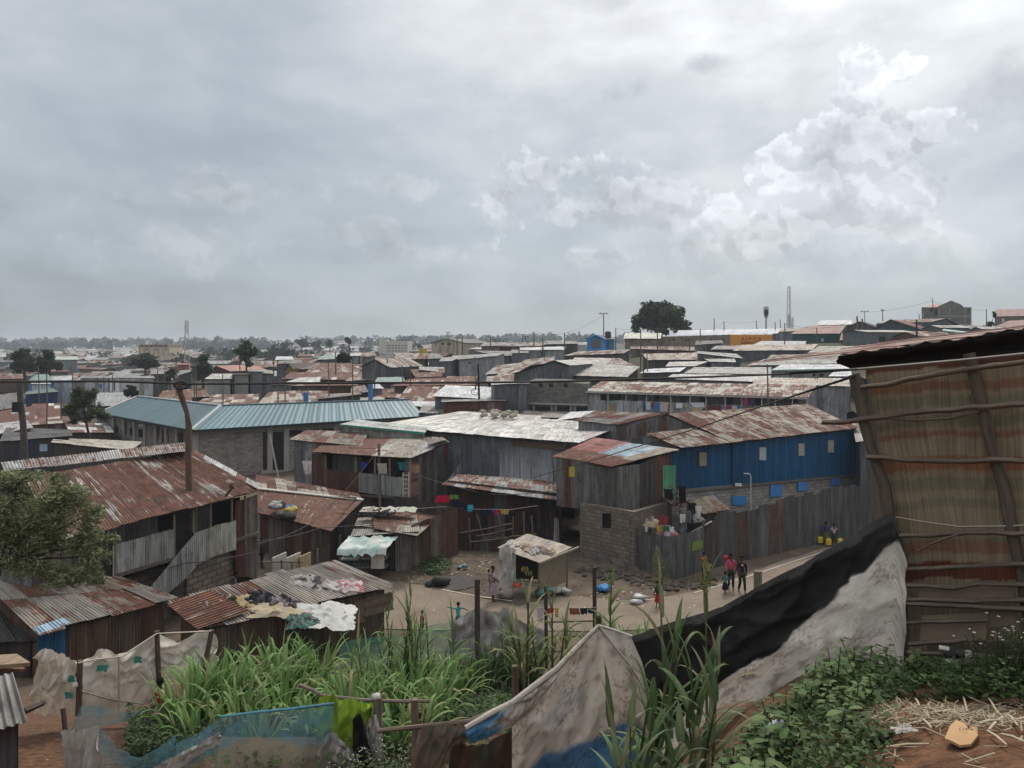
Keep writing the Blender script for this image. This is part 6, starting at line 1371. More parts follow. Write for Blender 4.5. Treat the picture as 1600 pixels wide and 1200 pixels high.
m_ = MB(); m_.tube([P(103, 1150, 12.4), P(100, 1120, 12.4), P(98, 1106, 12.4)], .04, (.11, .075, .055), 7); m_.build('fence_stake', 'bark', None, 'short dark stake at the left end of the grey white sheet', 'stake')
# green netting along the street edge
gn = lambda u, v: (.03, .20, .14, 0)
Yg = lambda x: lin(x, [530, 840], [26, 28.5])
curtain(None, 'netting', 'net', [(530, 1010), (548, 1000), (570, 996), (600, 996)], [(530, 1050), (600, 1050)], Yg, gn, 20, 10, .1, (2, 1), 'green shade net at the foot of the shed with rags', 'netting', 0, None, 0, 40)
curtain(None, 'netting', 'net', [(590, 996), (640, 990), (665, 978), (700, 972), (712, 965)], [(590, 1042), (640, 1042), (712, 1030)], Yg, lambda u, v: (.05, .22, .17, 0), 30, 12, .1, (2, 1), 'paler green shade net beyond the tall canes', 'netting', 0, None, 0, 41)
curtain(None, 'plastic_fence', 'tarp', [(705, 972), (722, 962), (742, 950), (752, 951), (780, 957), (786, 948), (795, 950), (802, 964), (830, 978), (850, 985)], [(705, 1030), (760, 1040), (850, 1040)], Yg, lambda u, v: (.34*(.8+.5*mnoise.noise(V((u*9, v*6, 2)))), .335*(.8+.5*mnoise.noise(V((u*9, v*6, 2)))), .325*(.8+.5*mnoise.noise(V((u*9, v*6, 2)))), 0), 50, 18, .25, (3, 1), 'crumpled grey plastic fence beside the street child', 'fence', 0, None, 0, 42, None, 6)
for x, y0, y1, Y, r, lb in ((746, 905, 1010, 27, .10, 'dark post with a flat top standing in the grey plastic fence'), (929, 886, 975, 26, .07, 'dark thin post behind the peaked tarpaulin'), (853, 915, 985, 25, .06, 'dark post left of the small washing line'), (1184, 892, 930, 30, .16, 'thick weathered stump post above the black tarpaulin')):
    m_ = MB(); m_.tube([P(x+1, y1+60, Y), P(x, (y0+y1)/2, Y), P(x, y0, Y)], r, (.055, .042, .034) if r < .15 else (.14, .12, .1), 7); m_.build('fence_post', 'bark', None, lb, 'post')
for a in range(3):
    m_ = MB(); y = (972, 995, 1018)[a]; m_.tube([P(853, y, 25), P(890, y-1, 25.5), P(929, y-2, 26)], .03, (.09, .07, .055), 5); m_.build('fence_stick', 'bark', None, ('top', 'middle', 'lowest')[a]+' bare stick tied between the two dark posts', 'stick')
LS = Plane(P(845, 950, 25.2), P(932, 950, 25.8))
for i, (x0, x1, y1, c, lb) in enumerate(((855, 866, 961, (.45, .03, .03), 'red cloth'), (867, 873, 965, (.40, .30, .03), 'yellow cloth'), (889, 904, 961, (.20, .08, .04), 'brown cloth'), (906, 918, 960, (.02, .02, .025), 'black cloth'), (918, 929, 959, (.02, .025, .05), 'dark navy cloth'), (838, 850, 972, (.42, .38, .42), 'pale lilac cloth'))):
    hangcloth(LS, x0, 950, x1, y1, c, lb+' on the small washing line beside the street', .05)
m_ = MB(); m_.tube([LS(836, 950, .05), LS(880, 951, .05), LS(931, 949, .05)], .008, (.3, .28, .25), 4); m_.build('washing_line', 'plain', None, 'small washing line between dark posts by the street', 'washing line')
# washing at the dark lean-to
LF = Plane(P(685, 790, 43.5), P(800, 800, 43.5))
for i, (x0, y0, x1, y1, c, lb) in enumerate(((683, 774, 705, 786, (.38, .012, .05), 'wide crimson cloth'), (702, 773, 716, 780, (.08, .20, .05), 'green cloth'), (705, 783, 728, 797, (.012, .014, .025), 'black garment'), (731, 789, 740, 800, (.03, .36, .50), 'turquoise garment'), (748, 795, 769, 805, (.012, .015, .035), 'navy garment'), (768, 794, 773, 800, (.06, .10, .35), 'blue rag'), (773, 796, 781, 805, (.45, .01, .05), 'red garment'), (782, 796, 796, 804, (.35, .28, .10), 'mustard cloth'))):
    hangcloth(LF, x0, y0, x1, y1, c, lb+' on the line before the dark lean-to', .1, wob=.12)
m_ = MB(); m_.tube([LF(650, 795, .12), LF(690, 792, .12), LF(750, 796, .12), LF(800, 796, .12), LF(840, 790, .12)], .015, (.2, .18, .16), 4); m_.build('washing_line', 'plain', None, 'washing line strung before the dark lean-to', 'washing line')
LP_ = Plane(P(555, 730, 48.3), P(640, 735, 48.3))
for x0, y0, x1, y1, c, lb in ((565, 722, 573, 733, (.02, .04, .25), 'blue garment'), (589, 724, 604, 742, (.40, .37, .34), 'pale draped cloth'), (622, 722, 634, 736, (.02, .22, .25), 'teal garment'), (642, 726, 656, 740, (.3, .18, .11), 'tan cloth')):
    hangcloth(LP_, x0, y0, x1, y1, c, lb+' hanging in the open upper porch', .1)
hangcloth(LP_, 472, 720, 487, 742, (.45, .42, .41), 'whitish sheet draped left of the open porch', .1, wob=.25)
# washing at the corner stair
LC = Plane(P(1005, 830, 39.6), P(1120, 830, 40.5))
for x0, y0, x1, y1, c, lb in ((1008, 823, 1012, 831, (.55, .55, .53), 'small white cloth left'), (1013, 826, 1018, 837, (.03, .03, .035), 'black and white cloth'), (1010, 815, 1030, 824, (.45, .38, .28), 'tan flat cloth'), (1025, 820, 1033, 832, (.55, .38, .03), 'yellow cloth'), (1029, 806, 1045, 822, (.20, .04, .05), 'maroon cloth'), (1036, 822, 1046, 831, (.03, .16, .07), 'dark green cloth'),
        (1038, 831, 1048, 838, (.50, .50, .60), 'lilac white cloth'), (1040, 837, 1050, 848, (.38, .16, .18), 'pink patterned cloth'), (1049, 838, 1057, 846, (.10, .12, .30), 'blue patterned cloth'), (1062, 803, 1072, 817, (.62, .6, .58), 'white blouse'), (1064, 824, 1070, 832, (.15, .20, .28), 'grey blue cloth'), (1072, 797, 1084, 818, (.10, .11, .13), 'dark grey garment'), (1085, 790, 1097, 812, (.50, .48, .5), 'pale shirt'), (1078, 786, 1088, 803, (.015, .015, .017), 'black garment'), (1037, 764, 1050, 782, (.014, .014, .015), 'black cloth below the green door'), (1060, 760, 1071, 788, (.014, .014, .015), 'long black garment right of the green door')):
    hangcloth(LC, x0, y0, x1, y1, c, lb+' drying at the corner stair', .1, wob=.15)

# ================================================================= clutter on roofs and ground
def drape(label, c, rx, ry, hgt, col, cat, name, mat='cloth', seed=0, ang=0, n=14, col2=None, zf=None):
    n = max(n, 22)
    m_ = MB(); rows = []
    for i in range(n+1):
        row = []
        for j in range(n+1):
            a, b = i/n*2-1, j/n*2-1
            k = 1/max(1e-6, (abs(a)**4+abs(b)**4)**.25)*max(abs(a), abs(b)) if (a or b) else 1
            w_ = 1+.5*mnoise.noise(V((a*k*1.6, b*k*1.6, seed)))+.25*mnoise.noise(V((a*k*5, b*k*5, seed+3)))
            x, y = a*k*rx*w_, b*k*ry*w_; r = max(abs(a), abs(b))
            z = hgt*(1-r**2)*(.25+1.1*abs(mnoise.noise(V((x*2.6/rx, y*2.6/ry, seed))))+.6*abs(mnoise.noise(V((x*6/rx, y*6/ry, seed+9)))))+.03
            ca, sa = math.cos(ang), math.sin(ang)
            q = c+V((x*ca-y*sa, x*sa+y*ca, z))
            if zf: q.z = zf(q.x, q.y)+z
            row.append(q)
        rows.append(row)
    c2 = col2 or col
    m_.grid(rows, lambda v, u: tuple((col if mnoise.noise(V((u*4, v*4, seed)))+.15*math.sin(u*30) < .1 else c2))+(0,))
    return m_.build(name, mat, None, label, cat)
def onroof(x, y, z): return PZ(x, y, z)
SA, SB, SC = PZ(312, 984, 2.25), PZ(617, 914, 2.25), PZ(520, 874, 2.95); SN = (SB-SA).cross(SC-SA)
def roofz(x, y): return SA.z-(SN.x*(x-SA.x)+SN.y*(y-SA.y))/SN.z+.04
drape('yellow and black striped cloth on the left of the low shed roof', onroof(372, 930, 2.85), .75, .4, .35, (.38, .31, .17), 'cloth', 'cloth_heap', 'cloth', 1, .4, 14, (.04, .035, .03), zf=roofz)
drape('dark navy and black clothes on the low shed roof', onroof(405, 918, 3.0), .7, .4, .4, (.03, .03, .04), 'clothes', 'cloth_heap', 'cloth', 2, .2, 14, (.11, .10, .105), zf=roofz)
drape('crumpled white plastic sheet on the low shed roof', onroof(512, 930, 2.75), 1.0, .75, .2, (.42, .43, .41), 'plastic sheet', 'plastic_sheet', 'tarp', 3, .3, 20, zf=roofz)
drape('cream cloth spread at the front of the low shed roof', onroof(428, 937, 2.7), .95, .5, .2, (.40, .34, .245), 'cloth', 'cloth_heap', 'cloth', 4, .2, 16, zf=roofz)
drape('black-green plastic heap at the middle of the low shed roof', onroof(474, 944, 2.65), .65, .4, .25, (.03, .045, .045), 'plastic sheet', 'plastic_sheet', 'tarp', 5, .5, 14, (.03, .12, .10), zf=roofz)
drape('dark maroon clothes behind the cream cloth on the low shed roof', onroof(440, 920, 2.95), .7, .35, .35, (.07, .045, .055), 'clothes', 'cloth_heap', 'cloth', 6, .1, 14, (.25, .23, .24), zf=roofz)
drape('whitish cloth beside the plywood boards on the low shed roof', onroof(490, 894, 3.05), .9, .35, .3, (.42, .39, .37), 'cloth', 'cloth_heap', 'cloth', 7, 0, 14, (.08, .075, .08), zf=roofz)
drape('pink and white umbrella cloth at the back of the low shed roof', onroof(546, 893, 3.0), .55, .35, .3, (.52, .45, .44), 'umbrella', 'umbrella_cloth', 'cloth', 8, .3, 14, (.42, .14, .15), zf=roofz)
drape('grey sack cloth at the left end of the low shed roof', onroof(318, 935, 2.95), .6, .35, .25, (.24, .21, .17), 'sack', 'sack_cloth', 'sack', 9, .2, zf=roofz)
for i, (x, c, lb) in enumerate(((426, (.40, .38, .34), 'leftmost of three upright boards, whitish, on the low shed'), (448, (.45, .42, .36), 'middle of three upright boards, cream, on the low shed'), (464, (.34, .25, .15), 'rightmost of three upright boards, tan plywood, on the low shed'))):
    m_ = MB(); a = P(x, 912, 31.2); b = P(x+21, 904, 32.1); h_ = 1.05
    d_ = (b-a); n_ = V((d_.y, -d_.x, 0)).normalized()*.03
    m_.hexa([a-n_, V((b.x, b.y, a.z))-n_, V((b.x, b.y, a.z))+n_, a+n_, a-n_+V((0, 0, h_)), V((b.x, b.y, a.z+h_))-n_, V((b.x, b.y, a.z+h_))+n_, a+n_+V((0, 0, h_))], c); m_.build('upright_board', 'wood', None, lb, 'board')
m_ = MB()
for a, b in (((425, 878, 31), (474, 878, 31)), ((440, 874, 31), (440, 915, 31)), ((456, 878, 31), (456, 915, 31)), ((467, 870, 31), (470, 913, 31)), ((410, 878, 31.3), (424, 878, 31)), ((496, 857, 30.8), (496, 900, 30.8)), ((405, 908, 30.6), (470, 916, 30.4))): m_.bar(P(*a), P(*b), .06, .06, (.15, .12, .095))
m_.build('wooden_frame', 'wood', None, 'thin wooden frame round the upright boards', 'frame')

# street kiosk with white plastic side
ks = thing('street_kiosk', 'little roadside kiosk with rag-covered roof, white plastic side and slatted front', 'kiosk', PZ(832, 930, 0))
q0, q1, q2 = PZ(782, 924, 0), PZ(842, 934, 0), PZ(886, 917, 0); q3 = q0+(q2-q1)
pk0, pk1 = Plane(q0, q1), Plane(q1, q2)
for q, h_ in ((q0, 2.1), (q1, 1.75), (q2, 1.95), (q3, 2.2)):
    m_ = MB(); m_.tube([q, q+V((0, 0, h_))], .05, (.15, .12, .095), 6); m_.build('post', 'bark', ks)
m_ = MB()
for k in range(17):
    z0 = .25+k*.085; a, b = lerp(q1, q2, .02), lerp(q1, q2, .98)
    o = V((0, -.03-.012*(k % 2), 0)); m_.hexa([a+o+V((0, 0, z0)), b+o+V((0, 0, z0+.03)), b+o+V((0, .03, z0+.03)), a+o+V((0, .03, z0)), a+o+V((0, -.03, z0+.075)), b+o+V((0, -.03, z0+.105)), b+o+V((0, 0, z0+.105)), a+o+V((0, 0, z0+.075))], (.24*R.uniform(.85, 1.1), .195, .14))
m_.build('slatted_side', 'wood', ks, 'tan slatted side')
rf = MB(); t0, t1, t2, t3 = q0+V((-.15, -.25, 2.15)), q1+V((0, -.35, 1.72)), q2+V((.25, -.1, 1.95)), q3+V((-.1, .2, 2.3))
rf.grid([[bil(t0, t1, t2, t3, i/10, j/8)+V((0, 0, .04*mnoise.noise(V((i*.8, j*.9, 3))))) for i in range(11)] for j in range(9)], lambda v, u: (lambda k: tuple(c*k for c in (.36, .31, .26))+(0,))(.7+.6*abs(mnoise.noise(V((u*8, v*7, 0)))))); rf.build('roof', 'wood', ks)
m_ = MB(); m_.bar(t1+V((0, -.02, -.02)), t2+V((.3, -.02, 0)), .08, .08, (.28, .24, .19)); m_.build('roof_beam', 'wood', ks)
curtain(ks, 'plastic_side', 'tarp', [(780, 856), (790, 854), (806, 858)], [(778, 918), (790, 922), (806, 920)], lambda x: 35.9, lambda u, v: (.46, .45, .42, 0), 20, 18, .18, (1.6, .6), 'whitish plastic curtain', None, 0, None, 0, 50)
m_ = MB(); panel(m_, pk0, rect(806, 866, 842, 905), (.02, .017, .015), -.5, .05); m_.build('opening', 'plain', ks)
m_ = MB(); m_.bar(pk0(806, 908, .1), pk0(842, 914, .1), .5, .06, (.16, .13, .1)); m_.build('counter', 'wood', ks)
KN = (t1-t0).cross(t3-t0)
kz = lambda x, y: t0.z-(KN.x*(x-t0.x)+KN.y*(y-t0.y))/KN.z+.03
for i, (x, y, r, c, s) in enumerate(((800, 853, .5, (.46, .44, .41), 1), (822, 850, .55, (.40, .31, .23), 2), (845, 850, .5, (.28, .23, .19), 3), (862, 853, .45, (.45, .36, .24), 4), (835, 861, .5, (.36, .34, .33), 5), (858, 862, .4, (.22, .18, .15), 6))):
    p = P(x, y, 36.6-.1*i); drape(['white cloth at the left of the kiosk roof', 'tan scrap at the back of the kiosk roof', 'brown rag at the back of the kiosk roof', 'ochre rag at the right end of the kiosk roof', 'grey rag in the middle of the kiosk roof', 'dark rag at the front of the kiosk roof'][i], p, r*.8, r*.55, .2, c, 'rag', 'roof_rag', 'cloth', s*3.3, s, 10, None, kz)
for i, (x, y, c, lb) in enumerate(((820, 886, (.28, .23, .035), 'bunch of yellow bananas hanging in the kiosk'), (826, 892, (.18, .18, .04), 'greenish banana bunch low in the kiosk'))):
    m_ = MB(); q = pk0(x, y, .15)
    for k in range(8):
        a = k/8*6.28; b0 = q+V((.1*math.cos(a), .1*math.sin(a), 0)); m_.tube([b0, b0+V((.05*math.cos(a), .05*math.sin(a), -.1)), b0+V((.04*math.cos(a), .04*math.sin(a), -.2))], [.02, .03, .012], c, 6)
    m_.build('banana_bunch', 'paint', None, lb, 'bananas')
bundle('heap of tomatoes on the ledge before the kiosk', pk0(812, 914, .3), .25, [(.40, .04, .025), (.35, .06, .03)], 'vegetables', (1, 1, .4), 5, 'paint', 'vegetable_heap')
bundle('grey sack on the ground left of the kiosk', PZ(795, 928, .25), .4, [(.3, .27, .23), (.26, .23, .2)], 'sack', (1.2, 1, .7), 3, 'sack', 'sack')
bundle('turquoise plastic bag right of the kiosk', PZ(853, 924, .2), .42, [(.09, .26, .22), (.07, .22, .2)], 'bag', (1, 1, .7), 3, 'tarp', 'plastic_bag')
bundle('whitish sack beside the turquoise bag', PZ(878, 922, .2), .38, [(.38, .36, .34)], 'sack', (1.3, 1, .6), 3, 'sack', 'sack')
bundle('burnt black heap on the open ground', PZ(684, 910, .15), .5, [(.02, .02, .02), (.035, .033, .03)], 'burnt heap', (1.2, 1, .5), 5, 'plain', 'burnt_heap')
patch('ash_patch', ([(690, 902), (712, 898), (738, 903)], [(672, 917), (712, 922), (742, 916)]), 'plain', .035, 'structure', (.05, .047, .045), 4)
# stick fence by the lean-to and sheets
sfn = thing('stick_fence', 'rickety fence of crossed sticks before the dark lean-to', 'fence', PZ(770, 850, 0)); SP = Plane(P(715, 850, 43.6), P(835, 850, 43))
for x0, y0, x1, y1 in ((733, 812, 735, 858), (745, 803, 757, 846), (777, 800, 789, 848), (802, 808, 800, 850), (818, 800, 820, 850), (830, 806, 834, 850)):
    m_ = MB(); m_.tube([SP(x0, y0), SP(x1, y1)], .05, (.13, .105, .085), 5); m_.build('upright_stick', 'bark', sfn)
for x0, y0, x1, y1 in ((718, 833, 800, 818), (735, 847, 805, 838), (745, 838, 800, 826), (800, 838, 838, 834)):
    m_ = MB(); m_.tube([SP(x0, y0, .08), SP((x0+x1)/2, (y0+y1)/2+1, .08), SP(x1, y1, .08)], .045, (.12, .09, .07), 5); m_.build('cross_stick', 'bark', sfn)
m_ = MB(); wallsheets(m_, SP(705, 860, -.3)*V((1, 1, 0)), SP(845, 858, -.3)*V((1, 1, 0)), 1.1, 1.2, pal((.4, (.06, .05, .048), .2, .5), (.3, (.10, .06, .05), .3, .6), (.3, (.17, .17, .165), .1, .3)), sw=.6, jit=.1, ragged=.8, cor=.1); m_.build('sheet_scrap', 'metal', sfn)
# stones at the corner, rubbish in the ditch, litter
m_ = MB()
for k in range(230):
    x = R.uniform(900, 1120); y = lin(x, [900, 990, 1050, 1120], [889, 900, 917, 904])+R.gauss(2, 5); p = PZ(x, max(884, y), R.uniform(-.02, .08))
    s_ = R.uniform(.04, .16); v_ = R.uniform(.6, 1.2); m_.ball(p, s_, (.15*v_, .125*v_, .105*v_), 7, 0, (1.2, 1, .6), .7, k)
m_.build('rubble', 'stone', kind='stuff')
m_ = MB()
for k in range(330):
    r_ = R.random()
    if r_ < .45: x, y = R.uniform(640, 790), R.gauss(888, 14)
    elif r_ < .75: x, y = R.gauss(985, 35), R.gauss(930, 9)
    else: x, y = R.uniform(600, 1300), R.uniform(880, 975)
    if y < 866: continue
    p = PZ(x, y, .0); p.z = max(gz(p.x, p.y), 0)+.03; s_ = R.uniform(.025, .085); a = R.random()*6
    c = R.choice([(.45, .43, .4), (.38, .36, .33), (.5, .5, .5), (.3, .25, .2), (.2, .17, .14), (.5, .5, .52), (.05, .14, .3), (.3, .05, .05)] if r_ > .45 and r_ < .75 else [(.33, .29, .24), (.27, .23, .18), (.22, .18, .14), (.36, .33, .29)])
    m_.face([p+V((s_*math.cos(a+q), s_*math.sin(a+q)*.8, s_*.35*(q % 2))) for q in (0, 1.4, 3, 4.6)], c)
m_.build('litter', 'plain', kind='stuff')
bundle('bright blue plastic bag among the ditch rubbish', PZ(945, 920, .15), .35, [(.03, .20, .45)], 'bag', (1, 1, .6), 3, 'tarp', 'plastic_bag')
bundle('white plastic bag among the ditch rubbish', PZ(998, 938, .12), .4, [(.5, .5, .5), (.4, .42, .45)], 'bag', (1.3, 1, .5), 3, 'tarp', 'plastic_bag')
bundle('turquoise plastic scrap on the bare open ground', PZ(722, 886, .1), .25, [(.05, .20, .22)], 'scrap', (1, 1, .5), 2, 'tarp', 'plastic_scrap')
m_ = MB(); a = PZ(1123, 877, .3); m_.ball(PZ(1150, 868, .1), .5, (.19, .14, .12), 9, 0, (2.2, .8, .3), .6, 3); m_.ball(PZ(1175, 861, .12), .4, (.15, .12, .1), 9, 0, (1.6, .8, .4), .6, 5); m_.build('sack_pile', 'sack', None, 'flat dusty sacks lying along the foot of the street fence', 'sacks')
m_ = MB(); m_.ball(PZ(1222, 848, .2), .35, (.2, .15, .12), 8, 0, (1, 1, .8), .5, 8); m_.build('boulder', 'stone', None, 'brown boulder at the foot of the long street fence', 'stone')

for i, (x, y, z, rx, ry, c, c2, lb) in enumerate(((1044, 836, 2.1, .55, .4, (.45, .42, .42), (.30, .10, .14), 'heap of white and pink washing thrown over the yard fence'), (1020, 822, 2.2, .5, .35, (.42, .36, .28), (.12, .11, .11), 'tan and dark rags at the left end of the yard fence'), (1083, 815, 2.3, .6, .4, (.05, .05, .055), (.16, .15, .15), 'dark clothes piled at the foot of the corner stair'), (1062, 790, 3.0, .5, .35, (.02, .02, .022), (.10, .06, .05), 'black cloth flung over the corner stair'))):
    drape(lb, P(x, y, 40.6), rx, ry, .55, c, 'clothes', 'cloth_heap', 'cloth', 20+i, .3*i, 22, c2)
# ================================================================= trees
def leafcloud(mb, blobs, n, size, cols, rng, gap=.0, shell=.55, asp=.55, ns=.9):
    vols = [b[3]*b[4]*b[5] for b in blobs]; tot = sum(vols)
    for b, vv in zip(blobs, vols):
        k = int(n*vv/tot); c = V(b[:3]); m = 0; tries = 0
        while m < k and tries < k*6:
            tries += 1
            d = V((rng.gauss(0, 1), rng.gauss(0, 1), rng.gauss(0, 1))).normalized()
            r = shell+(1-shell)*rng.random()**.6 if rng.random() < .8 else rng.random()
            r *= 1+.3*mnoise.noise(d*1.8+c)
            p = c+V((d.x*b[3], d.y*b[4], d.z*b[5]))*r
            if mnoise.noise(p*ns/max(.2, b[3])*1.6) < gap-.25: continue
            m += 1
            s_ = size*rng.uniform(.6, 1.4); a = V((rng.gauss(0, 1), rng.gauss(0, 1), rng.gauss(0, .6))).normalized(); e = a.cross(V((rng.gauss(0, 1), rng.gauss(0, 1), rng.gauss(0, 1)))).normalized()
            cc = cols[rng.randrange(len(cols))]; g_ = rng.uniform(.75, 1.25)
            mb.face([p-a*s_, p+e*s_*asp, p+a*s_, p-e*s_*asp], (cc[0]*g_, cc[1]*g_, cc[2]*g_), [(0, .5), (.5, 0), (1, .5), (.5, 1)])
GR = [(.035, .055, .022), (.05, .075, .028), (.028, .045, .02)]
def tree(label, x, ybase, Y, blobs_px, n, size, cols=GR, trunk=.3, name='tree', cat='tree', gap=0, limbs=5, tp=None, cl=15, fz=.85, shell=.55, asp=.55, group=None):
    """blobs in pixels (x, y, rx, ry) at depth Y"""
    rng = random.Random(int(x*7+Y)); b = P(x, ybase, Y); b.z = min(b.z, gz(b.x, b.y)); t = thing(name, label, cat, b, group)
    bl = []
    for q in blobs_px:
        c = P(q[0], q[1], Y+(q[4] if len(q) > 4 else 0)); bl.append((c.x, c.y, c.z, q[2]/F*Y, q[2]/F*Y*.9, q[3]/F*Y))
    cr = MB(); sub = []
    for q in bl:
        for k in range(cl):
            d = V((rng.gauss(0, 1), rng.gauss(0, 1), rng.gauss(0, 1))).normalized()*rng.uniform(.2, .85); f_ = rng.uniform(.26, .5)
            sub.append((q[0]+d.x*q[3], q[1]+d.y*q[4], q[2]+d.z*q[5], q[3]*f_, q[4]*f_, q[5]*f_*fz))
    for q in sub:
        g_ = rng.uniform(.65, 1.45); leafcloud(cr, [q], max(6, int(n*1.15*(q[3]*q[5])/sum(a[3]*a[5] for a in sub))), size, [tuple(c*g_ for c in cc) for cc in cols], rng, gap, .15, asp)
    cr.build('crown', 'leaf', t)
    tr = MB(); top = V((sum(q[0] for q in bl)/len(bl), Y, min(q[2] for q in bl)))
    if tp: top = P(tp[0], tp[1], Y)
    bark = (.06, .05, .042)
    mid = b.lerp(top, .5)+V((trunk*.6, 0, 0)); tr.tube([b-V((0, 0, .3)), mid, top], [trunk, trunk*.8, trunk*.6], bark, 7)
    for q in bl[:limbs*2]: tr.tube([top-V((0, 0, trunk)), (top+V(q[:3]))/2+V((0, 0, trunk*.5)), V(q[:3])], [trunk*.5, trunk*.3, trunk*.12], bark, 5)
    tr.build('trunk', 'bark', t); return t
tree('big round dark tree on the skyline above the block wall church', 1030, 530, 178, [(1030, 493, 32, 23), (1004, 501, 20, 17), (1058, 501, 21, 19), (1016, 484, 19, 15), (1045, 482, 19, 14), (996, 509, 13, 11), (1066, 509, 14, 12), (1030, 511, 34, 14), (1036, 477, 12, 8)], 6500, .42, [(.045, .066, .032), (.062, .085, .038), (.034, .05, .026)], .6, gap=.02)
tree('dark rounded tree left of the pair beyond the navy house', 41, 590, 150, [(38, 563, 17, 19), (26, 572, 9, 12), (48, 575, 11, 12), (36, 550, 11, 8)], 2600, .34, [(.04, .06, .034), (.055, .075, .04)], .4)
tree('dark ragged tree right of the pair beyond the navy house', 73, 590, 152, [(73, 562, 13, 17), (82, 572, 13, 12), (66, 575, 9, 12), (92, 572, 8, 7), (75, 549, 9, 7)], 2300, .34, [(.045, .062, .038), (.055, .07, .042)], .35)
tree('feathery tree with thin slanting trunk beside the blue-green hall', 149, 690, 70, [(130, 625, 22, 17), (112, 640, 15, 14), (150, 640, 18, 14), (122, 612, 14, 11), (143, 616, 12, 12), (162, 650, 13, 10), (116, 657, 13, 10), (136, 652, 12, 9)], 5200, .15, [(.075, .092, .052), (.095, .108, .06), (.055, .07, .04)], .16, gap=.05, shell=.2, asp=.3)
tree('flat-topped umbrella tree with brownish crown, left middle', 226, 580, 175, [(225, 560, 22, 10), (212, 565, 13, 8), (240, 566, 13, 8), (228, 570, 18, 8)], 2200, .3, [(.055, .06, .035), (.045, .05, .032)], .25, gap=.1, shell=.2)
tree('round dark green tree behind the crooked pole', 316, 598, 145, [(315, 572, 16, 16), (308, 585, 12, 13), (325, 582, 10, 14), (316, 560, 11, 9)], 2400, .3, [(.04, .066, .036), (.055, .08, .042)], .35)
tree('tall bright-topped tree right of the round dark one', 383, 585, 140, [(384, 545, 15, 9), (372, 549, 10, 7), (395, 550, 9, 8), (386, 536, 9, 5), (384, 558, 11, 9), (388, 568, 7, 8)], 2000, .28, [(.055, .092, .036), (.075, .115, .042), (.04, .064, .03)], .25, gap=.04)
tree('small green tree left of the round dark tree', 268, 600, 142, [(267, 585, 8, 10), (262, 592, 7, 7)], 700, .26, GR, .2)
tree('low green tree at the left end of the blue-green hall ridge', 206, 622, 100, [(206, 607, 10, 9), (199, 614, 8, 8), (212, 616, 6, 7)], 900, .2, [(.04, .062, .025), (.03, .048, .022)], .15)
tree('very dark bush between the far white walled house and the sand roof', 537, 570, 140, [(537, 558, 10, 9), (531, 563, 7, 7), (543, 562, 6, 7)], 900, .26, [(.018, .03, .016), (.024, .038, .02)], .2)
tree('small far tree on a bare stem, centre left skyline', 544, 548, 300, [(544, 530, 6, 5), (547, 534, 4, 4)], 260, .5, [(.03, .04, .028)], .25)
tree('round far tree near the centre left skyline', 515, 546, 420, [(515, 536, 7, 6)], 260, .8, [(.035, .05, .034)], .4)
tree('blocky far grove tree on the left-centre skyline', 472, 546, 520, [(472, 535, 15, 8), (445, 538, 12, 6), (495, 537, 10, 6)], 700, 1.0, [(.035, .046, .036)], .4)
tree('dark shrub beside the right edge house', 1548, 520, 150, [(1553, 492, 3.5, 6), (1546, 507, 7, 5)], 300, .24, GR, .15)
# bushy tree in the near left
rng = random.Random(5)
tree('bushy fine-leaved tree at the left, in front of the long rust roofed house', -70, 960, 15, [(70, 800, 62, 42), (20, 790, 50, 40), (130, 835, 42, 34), (60, 850, 60, 40), (150, 870, 28, 24), (100, 770, 50, 26), (30, 745, 46, 14), (145, 800, 28, 20), (120, 895, 34, 20), (10, 840, 50, 44), (175, 845, 14, 16), (95, 745, 26, 9), (-30, 800, 50, 60), (150, 905, 22, 14), (60, 885, 60, 26), (100, 905, 40, 18)],
     23000, .050, [(.16, .19, .10), (.21, .235, .125), (.11, .14, .07), (.26, .255, .15)], .07, gap=.03, asp=.24, limbs=7, tp=(2, 880), cl=20, fz=1.0)

